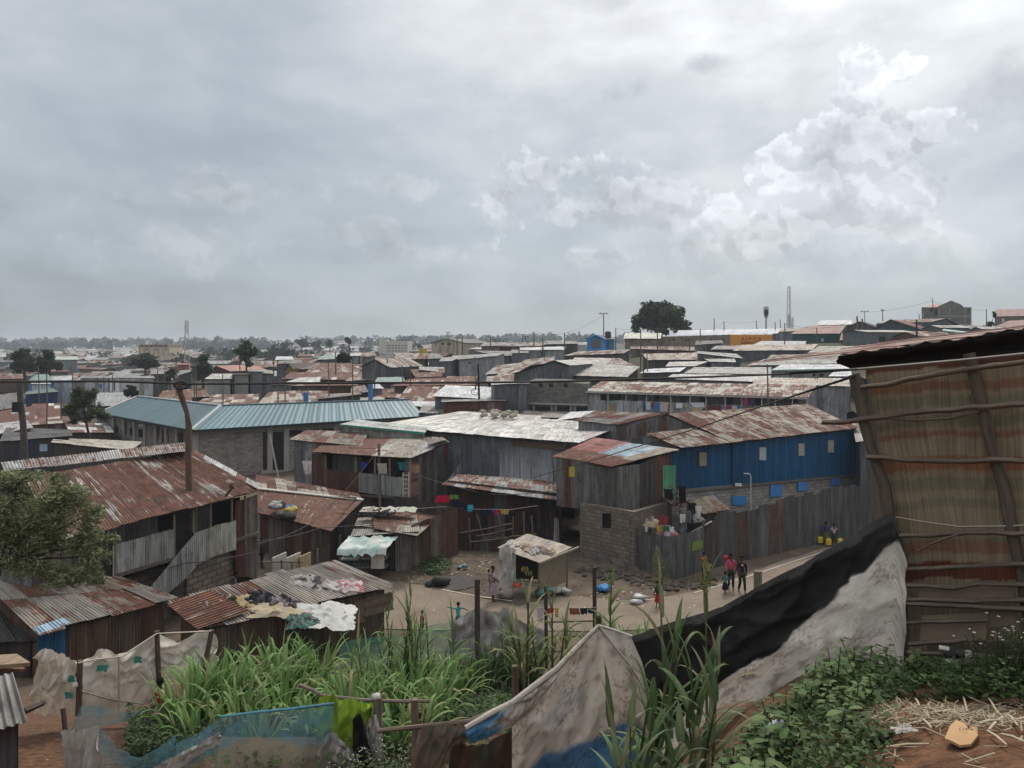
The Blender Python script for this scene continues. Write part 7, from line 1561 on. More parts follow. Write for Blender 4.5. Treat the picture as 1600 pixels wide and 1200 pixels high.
# ================================================================= far settlement, hills and wood
rng = random.Random(21)
def clash(x, y, r, lst):
    for a, b, c in lst:
        if (a-x)**2+(b-y)**2 < (c+r)**2: return True
    return False
spots = []
for o in list(root_col.objects):
    if o.parent is None and o.get('category') in ('house', 'building'): spots.append((o.location.x, o.location.y, 5.0 if o.location.y > 60 else 9))
KIND = [('rust', 'wrust', 'rust roofed'), ('rust', 'wdark', 'rust roofed'), ('rustmix', 'wdark', 'patchy brown roofed'), ('tan', 'wgrey', 'tan roofed'), ('grey', 'wslate', 'grey roofed'), ('pale', 'wgrey', 'pale roofed'), ('white', 'wwhite', 'white roofed')]
def minihouse(X, Y, w_, d_, h_, rise, yaw, kind, label, group, gableback=True, name='shack'):
    rp, wp, _ = kind; m_ = MB(); g0 = gz(X, Y); Q = Matrix.Rotation(yaw, 3, 'Z'); c = V((X, Y, 0))
    f = lambda x, y, z: c+Q@V((x*w_/2, y*d_/2, 0))+V((0, 0, g0+z))
    A, B, C, D = f(-1, -1, h_), f(1, -1, h_), f(1, 0, h_+rise), f(-1, 0, h_+rise); E, G = f(1, 1, h_), f(-1, 1, h_)
    sheets(m_, A, B, C, D, rp, 1.0, 9, 0, .02, .1); sheets(m_, E, G, D, C, rp, 1.0, 9, 0, .02, .1)
    col = PAL[wp](rng); i = .93
    q = [f(-i, -i, 0), f(i, -i, 0), f(i, i, 0), f(-i, i, 0)]
    for p in q: p.z = g0-.8
    for k in range(4):
        a, b = q[k], q[(k+1) % 4]; a1, b1 = V((a.x, a.y, g0+h_-.03)), V((b.x, b.y, g0+h_-.03))
        if k % 2: m_.face([a, b, b1, V(((a.x+b.x)/2, (a.y+b.y)/2, g0+h_+rise*.95)), a1], col, None, 1)
        else: m_.face([a, b, b1, a1], col, None, 1)
    if Y < 260 and rng.random() < .7:
        u0 = rng.uniform(-.6, .3); a, b = f(u0, -i-.01, .3), f(u0+.25, -i-.01, .3); m_.face([a, b, b+V((0, 0, 1.5)), a+V((0, 0, 1.5))], (.02, .018, .017), None, 1)
    return m_.build(name, ['metal', 'metal'], None, label, 'house', group)
n_ = 0
for k in range(900):
    Y = 66+rng.random()**1.2*95; u = rng.uniform(-.72, .44); X = u*Y
    w_, d_ = rng.uniform(4.5, 9), rng.uniform(4.5, 7)
    if CY+(H-gz(X, Y)-2.9)/Y*F < (556 if X > 0 else 552): continue
    if clash(X, Y, max(w_, d_)*.42, spots) or (-48 < X < 0 and Y < 96) or (Y < 75 and X > -30): continue
    spots.append((X, Y, max(w_, d_)*.5)); kd = KIND[rng.choice((0, 0, 1, 1, 2, 3, 4, 4, 5))]; side = 'left' if u < -.3 else 'centre' if u < .12 else 'right'
    nm = 'low %s shack squeezed between taller middle-distance roofs' % kd[2]
    minihouse(X, Y, w_, d_, rng.uniform(1.9, 2.3), rng.uniform(.3, .7), rng.gauss(.1, .35), kd, nm, nm.replace(' shack', ' shacks'))
    n_ += 1
    if n_ > 58: break
n_ = 0
for k in range(400):
    Y = rng.uniform(58, 150); X = rng.uniform(.47, .66)*Y; w_, d_ = rng.uniform(6, 11), rng.uniform(5, 8)
    if clash(X, Y, max(w_, d_)*.45, spots): continue
    spots.append((X, Y, max(w_, d_)*.5)); kd = KIND[rng.choice((0, 2, 3, 4))]; nm = '%s shack on the slope behind the matting hut' % kd[2]
    minihouse(X, Y, w_, d_, rng.uniform(2.2, 2.8), rng.uniform(.4, .8), rng.gauss(.2, .3), kd, nm, nm.replace(' shack', ' shacks'))
    n_ += 1
    if n_ > 17: break
n_ = 0
for k in range(4000):
    Y = 150+rng.random()**1.5*430; u = rng.uniform(-.74, .0 if Y < 230 else -.1); X = u*Y
    w_, d_ = rng.uniform(5, 13), rng.uniform(5, 9)
    if u > -.25 and Y < 170: continue
    if clash(X, Y, max(w_, d_)*.45, spots): continue
    spots.append((X, Y, max(w_, d_)*.5)); kd = KIND[rng.choice((0, 0, 0, 1, 1, 2, 2, 3, 4, 4, 4, 5))]
    far = 'far off in the hazy valley' if Y > 300 else 'in the valley behind the paired dark trees'
    nm = 'small %s house %s' % (kd[2], far)
    minihouse(X, Y, w_, d_, rng.uniform(2.3, 4.5), rng.uniform(.4, 1.1), rng.gauss(0, .5), kd, nm, nm.replace(' house', ' houses').replace('small ', ''), True, 'small_house')
    n_ += 1
    if n_ > 215: break
m_ = MB()
for k in range(3600):
    Y = 560+rng.random()*1250; u = rng.uniform(-.75, .12); X = u*Y; g0 = gz(X, Y); w_, d_, h_ = rng.uniform(7, 20), rng.uniform(6, 12), rng.uniform(2.5, 6)
    if mnoise.noise(V((X*.006, Y*.004, 2))) < -.15: continue
    rc = rng.choice([(.16, .09, .07), (.3, .28, .25), (.28, .27, .26), (.4, .4, .4), (.2, .17, .15), (.22, .20, .18)]); wc = rng.choice([(.3, .28, .25), (.42, .4, .37), (.2, .19, .18), (.5, .48, .45), (.14, .12, .11)])
    a, b = X-w_/2, X+w_/2
    m_.face([V((a, Y, g0-1)), V((b, Y, g0-1)), V((b, Y, g0+h_)), V((a, Y, g0+h_))], wc); m_.face([V((b, Y, g0-1)), V((b, Y+d_, g0-1)), V((b, Y+d_, g0+h_)), V((b, Y, g0+h_))], wc); m_.face([V((a, Y+d_, g0-1)), V((a, Y, g0-1)), V((a, Y, g0+h_)), V((a, Y+d_, g0+h_))], wc)
    m_.face([V((a-.5, Y-.5, g0+h_)), V((b+.5, Y-.5, g0+h_)), V((b, Y+d_/2, g0+h_+1.5)), V((a, Y+d_/2, g0+h_+1.5))], rc); m_.face([V((b+.5, Y+d_+.5, g0+h_)), V((a-.5, Y+d_+.5, g0+h_)), V((a, Y+d_/2, g0+h_+1.5)), V((b, Y+d_/2, g0+h_+1.5))], rc)
m_.build('distant_settlement', 'plain', kind='stuff')
m_ = MB(); sm = MB()
def fartree(X, Y, h_, r_, n, s_):
    g0 = gz(X, Y); leafcloud(m_, [(X, Y, g0+h_*.62, r_, r_, h_*.40)], n, s_, [(.03, .045, .028), (.042, .058, .034), (.024, .036, .024)], rng, 0, .3, .7)
for k in range(560):
    Y = 900+rng.random()*900; u = rng.uniform(-.76, .30); d_ = mnoise.noise(V((u*7, Y*.002, 5)))
    if d_ < -.12 and rng.random() < .75: continue
    fartree(u*Y, Y, rng.uniform(8, 19), rng.uniform(6, 15), 50, 3.2)
for k in range(90):
    Y = 330+rng.random()*500; u = rng.uniform(-.75, -.02); fartree(u*Y, Y, rng.uniform(6, 12), rng.uniform(4, 8), 60, 1.3)
m_.build('distant_wood', 'leaf', kind='stuff')

# ================================================================= poles, masts, wires
def pole(x, y0, y1, Y, r=.09, lab=None, grp='bare wooden poles among the roofs', lean=0, name='utility_pole', arm=0, col=(.12, .10, .085)):
    a, b = P(x, y0, Y), P(x+lean, y1, Y); g0 = gz(b.x, Y); b.z = min(b.z, g0+2.5)
    m_ = MB(); m_.tube([V((b.x, b.y, min(b.z, g0))), b, (a+b)/2+V((r*.5, 0, 0)), a], [r, r, r*.9, r*.75], col, 6)
    if arm: m_.bar(a+V((-arm, 0, -.15)), a+V((arm, 0, -.15)), .12, .12, col); m_.box(a+V((-arm*.6, 0, .05)), (.1, .1, .25), col); m_.box(a+V((arm*.6, 0, .05)), (.1, .1, .25), col)
    lb = lab or 'slim bare wooden pole standing up among the packed roofs'
    return m_.build(name, 'wood', None, lb, 'pole', None if lab else grp)
for x, y0, y1, Y, ln in ((60, 570, 632, 108, 1), (73, 585, 667, 84, 0), (95, 596, 650, 88, 0), (113, 584, 604, 130, 0), (162, 590, 614, 128, 0), (176, 586, 615, 128, 0), (246, 578, 622, 96, 3), (257, 580, 609, 120, 0), (275, 560, 620, 100, 0), (303, 566, 620, 98, 0), (306, 563, 612, 100, 1), (348, 585, 632, 92, 0), (374, 555, 584, 128, 1), (427, 545, 596, 104, 0), (434, 580, 628, 88, 0), (445, 584, 632, 88, 0), (513, 566, 615, 94, 1), (524, 550, 585, 118, 0), (551, 560, 621, 92, -1),
                          (585, 556, 605, 98, 0), (605, 560, 590, 112, 0), (628, 570, 594, 104, 2), (641, 570, 600, 100, 0), (714, 526, 554, 140, 0), (722, 527, 553, 142, 0), (742, 558, 604, 88, 1), (766, 523, 536, 150, 0), (811, 545, 568, 112, -3), (834, 518, 540, 152, 0), (848, 528, 558, 124, 0), (882, 520, 556, 122, 0), (962, 512, 540, 150, 0), (1001, 515, 552, 124, 0), (1005, 545, 583, 96, 0), (1011, 550, 578, 98, 0), (1027, 513, 552, 126, 0), (1077, 527, 552, 128, 0), (1094, 514, 538, 140, 0), (1116, 498, 518, 165, -1), (1131, 502, 518, 166, 0), (1182, 501, 514, 175, 0), (1199, 569, 625, 72, 1), (1211, 503, 528, 165, 0), (1226, 505, 538, 136, 0), (1219, 499, 516, 176, 0), (1276, 512, 538, 140, 0), (1457, 466, 498, 170, 2), (1541, 483, 518, 146, 0), (1436, 490, 500, 165, 0)):
    pole(x, y0, y1, Y, .085 if Y < 110 else .11, lean=ln)
pole(747, 568, 625, 80, .12, 'near-black electricity pole with coiled wire before the bright white roof', None, 1.5, col=(.02, .018, .017))
m_ = MB(); m_.tube([P(742+6*math.cos(a*.5), 612+5*math.sin(a*.5), 79.8) for a in range(14)], .035, (.02, .02, .02), 5); m_.build('coiled_wire', 'plain', None, 'coil of black wire hanging on the near-black electricity pole', 'wire')
pole(1432, 500, 536, 110, .16, 'thick near-black post before the long pinkish red roof', None, col=(.02, .018, .017)); pole(1339, 494, 513, 150, .2, 'left of two short chimney-like posts at the dark gabled shed', None); pole(1347, 498, 513, 150, .2, 'right of two short chimney-like posts at the dark gabled shed', None)
pole(700, 519, 545, 183, .1, 'aerial pole before the cream gabled house on the skyline', None, arm=.5); pole(943, 489, 530, 158, .12, 'tall T-topped lamp pole behind the small blue house', None, arm=1.0); pole(816, 522, 536, 160, .12, 'left of the cross-armed power poles near the crest', None, arm=.9); pole(821, 525, 537, 162, .1, 'right of the cross-armed power poles near the crest', None, arm=.6); pole(1351, 486, 500, 178, .1, 'small T-topped pole above the dark gabled shed', None, arm=1.0); pole(1379, 484, 506, 172, .12, 'bent street lamp pole above the dull green gabled house', None, arm=.4)
def mast(label, x, y0, y1, Y, w_, panels=(), lattice=True):
    t = thing('radio_mast', label, 'mast', P(x, y1, Y)); a, b = P(x, y0, Y), P(x, y1, Y); b.z = min(b.z, gz(b.x, b.y)); h_ = a.z-b.z
    m_ = MB(); c = (.42, .40, .39)
    if lattice:
        cs = [V((w_/2*math.cos(q), w_/2*math.sin(q), 0)) for q in (.5, 2.6, 4.7)]
        for q in cs: m_.tube([b+q*1.5, a+q*.8], .09, c, 4)
        n = int(h_/w_/1.2)
        for k in range(n):
            for i in range(3):
                z0, z1 = h_*k/n, h_*(k+1)/n; m_.tube([b+cs[i]*(1.5-.7*k/n)+V((0, 0, z0)), b+cs[(i+1) % 3]*(1.5-.7*(k+1)/n)+V((0, 0, z1))], .05, c if k % 6 < 3 else (.45, .2, .17), 3, cap=False)
    else: m_.tube([b, a], [.3, .18], c, 8)
    m_.build('mast_frame', 'plain', t)
    for dx, y in panels:
        q = MB(); q.box(P(x+dx, y, Y-.3), (.45, .3, 2.0), (.5, .5, .5)); q.build('antenna_panel', 'plain', t)
mast('red and white lattice mast on the far left skyline', 291, 500, 560, 260, 1.5, ((-1.5, 512), (1.5, 516), (-2, 528), (1.5, 506), (0, 532)))
mast('tall thin lattice mast on the right skyline', 1233, 447, 518, 240, 1.1, ((-1, 497), (1.2, 500), (-1, 507)))
mast('short thin mast just right of the tall lattice mast', 1238.5, 496, 518, 238, .6)
mast('single-pole cell mast with a cluster of panels at the top', 1197, 484, 516, 190, 1, ((-2.5, 486), (0, 484.5), (2.5, 486), (-1.5, 490), (1.5, 490), (0, 496)), False)
def wire(label, pts, r=.018):
    q = [P(*p) for p in pts]; out = []
    for a, b in zip(q, q[1:]):
        L = (b-a).length
        for i in range(10): k = i/10; out.append(a.lerp(b, k)-V((0, 0, .022*L*4*k*(1-k))))
    out.append(q[-1]); m_ = MB(); m_.tube(out, r, (.03, .03, .03), 3, cap=False); m_.build('overhead_wire', 'plain', None, label, 'wire')
wire('thin wire looping between the power poles at the crest', [(816, 523, 160), (834, 519, 152), (882, 521, 140), (943, 492, 158)], .025); wire('thin wire from the lamp pole to the skyline posts over the church roof', [(962, 513, 150), (1027, 514, 140), (1094, 515, 140), (1131, 503, 166), (1182, 502, 175)], .025)
wire('thin wire along the right skyline to the concrete tower', [(1226, 506, 136), (1276, 513, 140), (1351, 487, 178), (1379, 486, 172), (1457, 470, 170), (1541, 485, 146)], .025)
wire('wire strung over the brown shacks to the bare pole at the open porch', [(400, 850, 33), (500, 808, 42), (593, 700, 48.9)], .02); wire('wire from the bare porch pole across the open ground to the stair corner', [(593, 720, 48.9), (760, 772, 46), (880, 765, 43)], .02); wire('wire crossing in front of the balcony of the long rust roofed house', [(190, 902, 30), (290, 880, 32), (400, 862, 35)], .022)
wire('wire over the brown shack roof to the low shed boards', [(400, 845, 33), (500, 825, 38), (660, 800, 44), (715, 812, 44)], .02)

# ================================================================= grasses and weeds
GC = [(.11, .195, .055), (.14, .235, .07), (.07, .135, .04), (.10, .18, .052), (.19, .27, .11), (.12, .21, .06), (.21, .205, .10)]
def blade(mb, base, az_, el_, L, w_, col, droop, rng, seg=7, twist=0):
    d = V((math.cos(az_)*math.cos(el_), math.sin(az_)*math.cos(el_), math.sin(el_))); p = base.copy(); rows = []; side = V((-math.sin(az_), math.cos(az_), 0))
    for i in range(seg+1):
        k = i/seg; ww = w_*(1-k)**.7*(.55+1.2*min(k*2.5, .45)); n = side.cross(d).normalized()
        s_ = side*math.cos(twist*k)+n*math.sin(twist*k)
        rows.append([p-s_*ww, p+n*ww*-.35, p+s_*ww]); p = p+d*(L/seg); d = (d+V((0, 0, -droop*(.25+k)*2/seg))).normalized()
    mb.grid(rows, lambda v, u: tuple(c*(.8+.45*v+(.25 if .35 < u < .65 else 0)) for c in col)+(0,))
def clump(label, x, Y, h_, n, spread=.35, w_=.022, cols=GC, group=None, name='grass_clump', cat='grass', droop=1.0):
    rng = random.Random(int(x*3+Y*11)); X = (x-CX)/F*Y; g0 = gz(X, Y); m_ = MB()
    for i in range(n):
        a = rng.random()*6.283; r = spread*math.sqrt(rng.random()); b = V((X+r*math.cos(a), Y+r*math.sin(a), g0-.05))
        stalk = rng.uniform(.0, .55)*h_; b2 = b+V((rng.gauss(0, .1)*stalk, rng.gauss(0, .1)*stalk, stalk))
        if stalk > .3*h_ and rng.random() < .5: m_.tube([b, b2], .014, (.07, .10, .035), 4, cap=False)
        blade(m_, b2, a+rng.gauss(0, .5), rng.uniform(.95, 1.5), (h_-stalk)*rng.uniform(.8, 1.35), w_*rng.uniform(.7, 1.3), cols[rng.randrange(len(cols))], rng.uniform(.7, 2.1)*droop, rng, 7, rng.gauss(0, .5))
    return m_.build(name, 'leaf', None, label, cat, group)
CL = [(285, 14.4, 1.7, 60), (318, 15.2, 2.0, 85), (352, 15.6, 2.1, 80), (300, 13.6, 1.4, 45), (398, 16.4, 2.2, 90), (372, 14.3, 1.6, 60), (432, 17.2, 2.3, 90), (462, 17.6, 2.2, 80), (495, 18.4, 2.4, 90), (445, 15.0, 1.6, 60), (520, 16.0, 1.5, 55), (548, 15.2, 1.7, 60), (580, 16.4, 1.9, 65), (610, 15.4, 1.7, 60), (560, 13.6, 1.3, 45), (640, 16.2, 2.0, 75), (662, 17.2, 2.1, 70), (680, 15.2, 1.6, 55), (700, 17.4, 1.9, 60), (615, 13.5, 1.3, 45), (655, 13.7, 1.4, 45), (765, 20, 2.0, 80), (800, 20.6, 2.2, 90), (735, 19, 1.7, 55), (830, 20.2, 2.0, 70), (480, 14.2, 1.3, 45), (410, 13.4, 1.2, 45), (950, 23, 2.3, 60), (985, 22.5, 2.5, 65), (1010, 22, 2.2, 55), (1025, 21, 2.0, 50)]
for i, (x, Y, h_, n) in enumerate(CL):
    if x < 540: lb, gp = 'leafy clump of tall napier grass between the sack fence and the green net', 'tall grass clumps left'
    elif x < 720: lb, gp = 'bright clump of tall arching grass round the pale canes behind the lime cloth', 'tall grass clumps in the middle'
    elif x < 850: lb, gp = 'dark clump of tall grass in front of the grey plastic fence', 'dark grass clumps'
    else: lb, gp = 'clump of upright green grass behind the peaked tarpaulin', 'grass clumps behind the tarpaulin'
    clump(lb, x, Y, h_*(.74 if x < 720 else .88), int(n*.68), .30, .052 if x < 720 else .038, GC if not 720 < x < 850 else [(.035, .065, .022), (.05, .085, .03)], gp)
def cane(label, x, ytop, Y, n=5, cols=GC, r=.02, lean=.15, leafL=1.0, name='cane', cat='cane', low=.35, head=False, lw=.03, nl=9):
    rng = random.Random(int(x*5+ytop)); X = (x-CX)/F*Y; g0 = gz(X, Y); top = P(x, ytop, Y).z; t = thing(name, label, cat, (X, Y, g0))
    sm_ = MB(); lf = MB(); hd = MB()
    for i in range(n):
        h_ = (top-g0)*(1 if i == 0 else rng.uniform(.65, .95)); b = V((X+rng.gauss(0, .1), Y+rng.gauss(0, .1), g0-.05)); tp = V((X+(rng.gauss(0, lean)*h_*.5 if i else 0), Y+rng.gauss(0, .06)*h_, g0+h_*(.86 if not head else .9)))
        sm_ = MB(); sm_.tube([b, b.lerp(tp, .5)+V((rng.gauss(0, .03), 0, 0)), tp], [r, r*.85, r*.5], (.11, .125, .055), 6); sm_.build('stem', 'leaf', t)
        for k in range(nl):
            q = low+(1-low)*k/(nl-1); p = b.lerp(tp, q); a = rng.random()*6.283 if k < nl-2 else rng.random()*6.283
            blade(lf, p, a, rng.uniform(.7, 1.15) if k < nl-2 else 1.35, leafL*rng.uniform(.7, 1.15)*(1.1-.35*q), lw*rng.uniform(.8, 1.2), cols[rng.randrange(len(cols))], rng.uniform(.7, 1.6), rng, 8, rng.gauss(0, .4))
        if head and i < head:
            d = (tp-b).normalized(); L = h_*.17
            for k in range(150):
                q = rng.random(); rr = .05*(math.sin(math.pi*min(1, q*.9+.1))**.8)*rng.random()**.5; a = rng.random()*6.283; p = tp+d*(L*q)+V((rr*math.cos(a), rr*math.sin(a), -rr*.4)); hd.ball(p, .0055, (.26, .23, .09) if rng.random() < .6 else (.18, .19, .07), 4)
            hd.tube([tp, tp+d*L], .004, (.15, .16, .07), 4)
    lf.build('foliage', 'leaf', t)
    if head: hd.build('seed_head', 'plain', t)
cane('tall pale canes rising above the grass beside the shed corner', 640, 908, 17, 6, [(.10, .15, .05), (.13, .16, .07), (.08, .12, .04)], .022, .16, 1.1)
cane('tall thin cane with drooping leaves, right of the pale canes', 668, 945, 17.4, 4, GC, .018, .2, .9)
cane('broken straw-coloured canes with green tips at the kiosk side', 825, 905, 19.5, 3, [(.20, .20, .09), (.11, .16, .045), (.26, .23, .13)], .04, .2, 1.2, lw=.05)
cane('straw-coloured leaning canes left of the small washing line', 862, 915, 20, 3, [(.22, .21, .10), (.12, .17, .05)], .035, .25, 1.2, lw=.05)
cane('young green cane with upright top before the corner rubbish', 953, 876, 20, 2, [(.12, .18, .05), (.09, .14, .04)], .03, .06, .9, lw=.05)
cane('tall thin cane left of the pale canes, above the grass', 606, 942, 17.2, 4, GC, .018, .2, .9)
cane('leafy cane behind the lime green cloth', 560, 985, 16.5, 4, GC, .018, .2, .9)
cane('pale leafy cane left of the dark flat-topped post', 708, 955, 18.5, 3, GC, .018, .2, .9)
cane('thin green cane among the washing line posts', 885, 945, 21, 2, [(.11, .15, .06)], .025, .1, .8)
SG = [(.07, .115, .045), (.09, .14, .055), (.055, .092, .038), (.13, .165, .09), (.19, .175, .10)]
cane('tall sorghum plant with yellowish seed head before the black tarpaulin', 1047, 905, 5.0, 4, SG, .012, .10, .52, 'sorghum_plant', 'crop plant', .1, 1, .024, 9)
cane('sorghum plant with narrow seed head right of the tallest one', 1108, 898, 5.3, 2, SG, .011, .08, .5, 'sorghum_plant', 'crop plant', .15, 1, .024, 8)
cane('leafy sorghum plant without head at the foot of the peaked tarpaulin', 1010, 1040, 4.7, 3, SG, .012, .22, .5, 'sorghum_plant', 'crop plant', .1, False, .026, 8)
cane('low spreading sorghum plant before the white tarpaulin', 1085, 1020, 4.6, 4, SG, .012, .25, .5, 'sorghum_plant', 'crop plant', .1, False, .026, 9)
cane('short sorghum shoots beside the blue hem of the tarpaulin', 985, 1095, 4.3, 5, SG, .011, .25, .5, 'sorghum_plant', 'crop plant', .1, False, .026, 8)
def weed(label, x, Y, h_, n, L=.07, cols=None, group=None, nl=14, w_=.45, flowers=0, name='weed', spread=.12):
    rng = random.Random(int(x*13+Y*7)); X = (x-CX)/F*Y; g0 = gz(X, Y); t = thing(name, label, 'plant', (X, Y, g0), group); st = MB(); lf = MB(); fw = MB()
    cols = cols or [(.045, .085, .025), (.06, .10, .032), (.075, .12, .04)]
    for i in range(n):
        b = V((X+rng.gauss(0, spread), Y+rng.gauss(0, spread*.7), 0)); b.z = gz(b.x, b.y)-.02; hh = h_*rng.uniform(.55, 1.05); tp = b+V((rng.gauss(0, .15)*hh, rng.gauss(0, .12)*hh, hh))
        st.tube([b, (b+tp)/2+V((rng.gauss(0, .02), 0, 0)), tp], [.006, .005, .003], (.08, .09, .045), 4, cap=False)
        for k in range(nl):
            q = .25+.75*k/(nl-1); p = b.lerp(tp, q); a = k*2.4+rng.gauss(0, .3); ll = L*rng.uniform(.7, 1.25)*(1.15-.45*q); el_ = rng.uniform(-.1, .55); d = V((math.cos(a)*math.cos(el_), math.sin(a)*math.cos(el_), math.sin(el_))); s_ = V((-math.sin(a), math.cos(a), 0)); c = cols[rng.randrange(len(cols))]; g_ = rng.uniform(.8, 1.25)
            p0 = p+d*ll*.25; rows = []
            for j in range(5):
                e = j/4; ww = ll*w_*math.sin(math.pi*(e*.88+.06))**.8; cen = p0+d*ll*e+V((0, 0, -ll*.35*e*e)); rows.append([cen-s_*ww, cen+V((0, 0, -ww*.25)), cen+s_*ww])
            lf.grid(rows, (c[0]*g_, c[1]*g_, c[2]*g_))
        for k in range(flowers):
            p = tp+V((rng.gauss(0, .05), rng.gauss(0, .05), rng.gauss(0, .04)))
            for q in range(5): a = q*1.257; fw.face([p, p+V((.009*math.cos(a-.4), .009*math.sin(a-.4), .004)), p+V((.012*math.cos(a), .012*math.sin(a), .006)), p+V((.009*math.cos(a+.4), .009*math.sin(a+.4), .004))], (.6, .6, .58))
    st.build('stem', 'leaf', t); lf.build('foliage', 'leaf', t)
    if flowers: fw.build('flower', 'plain', t)
BL = [(.07, .12, .038), (.095, .15, .048), (.05, .09, .03), (.125, .165, .065)]
for i, (x, Y, h_, n, L, lb) in enumerate(((1175, 4.1, .34, 7, .12, 'broad-leaved weed right of the sorghum, before the white tarpaulin'), (1225, 4.4, .34, 6, .11, 'pale broad-leaved weed under the middle of the white tarpaulin'), (1140, 3.7, .36, 7, .12, 'broad-leaved weed low beside the plastic wrapper'), (1105, 3.5, .45, 8, .10, 'crowded leafy weed at the bottom edge below the sorghum'), (1290, 5.0, .34, 8, .085, 'leafy green weed against the lower white tarpaulin'), (1310, 5.4, .72, 1, .075, 'tall single weed standing against the white tarpaulin'), (1255, 4.9, .5, 3, .085, 'drooping weed shoot left of the tall single weed'), (1350, 5.3, .36, 8, .08, 'bushy weed at the right corner of the white tarpaulin'), (1395, 5.4, .3, 8, .07, 'low bushy weed at the foot of the hut post'), (1440, 5.3, .3, 8, .05, 'short weed before the hut rubbish'), (1590, 4.6, .35, 9, .05, 'low weeds at the right edge by the straw'), (1045, 4.0, .4, 8, .09, 'leafy weed at the foot of the sorghum stems'), (1330, 4.5, .3, 9, .06, 'low weed in front of the bushy tarpaulin weeds'), (1210, 3.4, .25, 9, .055, 'low weed patch beside the plastic wrapper'), (1150, 4.7, .3, 7, .09, 'pale weed on the bare slope right of the sorghum'), (1195, 5.1, .28, 7, .08, 'weed at the lowest edge of the white tarpaulin'))):
    weed(lb, x, Y, h_*.82, n, L, BL, None, 14, .3)
weed('fine-leaved bush with small white flowers at the right edge before the hut', 1592, 4.9, .44, 34, .03, [(.04, .07, .03), (.055, .085, .04)], None, 22, .3, 1, 'flower_bush', .10)
weed('wild plant with tiny white flowers at the foot of the black plastic strip', 560, 12.1, .6, 13, .07, [(.05, .075, .035), (.07, .09, .045)], None, 14, .3, 3, 'flower_bush', .3)
weed('wild plant with tiny white flowers right of the black plastic strip', 615, 11.9, .55, 12, .07, [(.06, .08, .04), (.08, .095, .05)], None, 14, .3, 2, 'flower_bush', .3)
weed('dry grassy weed before the faded brown rag', 680, 6.2, .6, 14, .06, [(.11, .115, .06), (.14, .13, .075)], None, 12, .2, 0, 'weed', .2)
weed('leafy weed climbing the red-brown cloth at the bottom', 770, 5.6, .45, 5, .06, [(.07, .10, .03), (.09, .12, .035)], None, 10, .4, 0, 'weed', .12)
# banana plant behind the tarpaulin
bp_ = thing('banana_plant', 'young banana plant with broad torn leaves by the street fence', 'plant', PZ(1345, 850, 0)); q = P(1345, 860, 31); q.z = gz(q.x, q.y)
m_ = MB(); m_.tube([q, q+V((0, 0, 1.4))], [.12, .09], (.12, .15, .06), 8); m_.build('stem', 'leaf', bp_); lf = MB()
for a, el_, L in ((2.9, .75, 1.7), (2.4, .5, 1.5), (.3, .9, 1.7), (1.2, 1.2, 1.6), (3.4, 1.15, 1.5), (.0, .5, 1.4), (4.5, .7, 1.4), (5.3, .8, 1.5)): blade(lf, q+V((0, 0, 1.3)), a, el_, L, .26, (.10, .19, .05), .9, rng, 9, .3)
lf.build('foliage', 'leaf', bp_)
# ground cover
m_ = MB(); rng = random.Random(77)
def cover(n, fx, size, hmax, cols):
    for k in range(n):
        X, Y = fx(); g0 = gz(X, Y); p = V((X, Y, g0+rng.random()**1.5*hmax)); s_ = size*rng.uniform(.6, 1.4)
        a = V((rng.gauss(0, 1), rng.gauss(0, 1), rng.gauss(0, .5))).normalized(); e = a.cross(V((rng.gauss(0, .5), rng.gauss(0, .5), 1))).normalized(); c = cols[rng.randrange(len(cols))]; g_ = rng.uniform(.7, 1.3)
        m_.face([p-a*s_, p+e*s_*.5, p+a*s_, p-e*s_*.5], (c[0]*g_, c[1]*g_, c[2]*g_), [(0, .5), (.5, 0), (1, .5), (.5, 1)])
def reg(x0, x1, Y0, Y1, wob=0):
    def f():
        while 1:
            Y = rng.uniform(Y0, Y1); x = rng.uniform(x0, x1); X = (x-CX)/F*Y
            if rng.random() > ss(min(x-x0, x1-x), -20, 90)+.04: continue
            if mnoise.noise(V((X*1.3, Y*1.3, 4)))+wob > -.2: return X, Y
    return f
CV = [(.055, .095, .032), (.076, .12, .042), (.04, .068, .025)]
cover(7000, reg(880, 1400, 3.0, 5.2, .1), .022, .12, CV); cover(2600, reg(1020, 1330, 3.3, 5.6, .5), .024, .14, CV); cover(2600, reg(1320, 1420, 2.9, 3.9, -.15), .018, .06, CV); cover(6000, reg(1240, 1640, 4.7, 5.8, .2), .02, .16, CV)
cover(5000, reg(655, 850, 15, 19.5, .2), .055, .5, CV); cover(6500, reg(195, 320, 12.6, 15.2, .3), .05, .55, [(.05, .08, .03), (.065, .10, .036), (.04, .065, .025)]); cover(5000, reg(280, 860, 12, 18, .2), .06, .45, CV); cover(5500, reg(270, 1000, 17, 25, .15), .07, .5, CV); cover(900, reg(650, 705, 39, 42, .2), .09, .35, CV); cover(500, reg(505, 545, 40.5, 42.5), .08, .3, [(.06, .1, .03)])
cover(4000, reg(840, 1120, 8, 16, .2), .04, .4, CV); cover(3500, reg(560, 760, 5.5, 7, .2), .025, .2, [(.07, .085, .04), (.05, .07, .03)])
m_.build('ground_cover', 'leaf', kind='stuff')
m_ = MB()
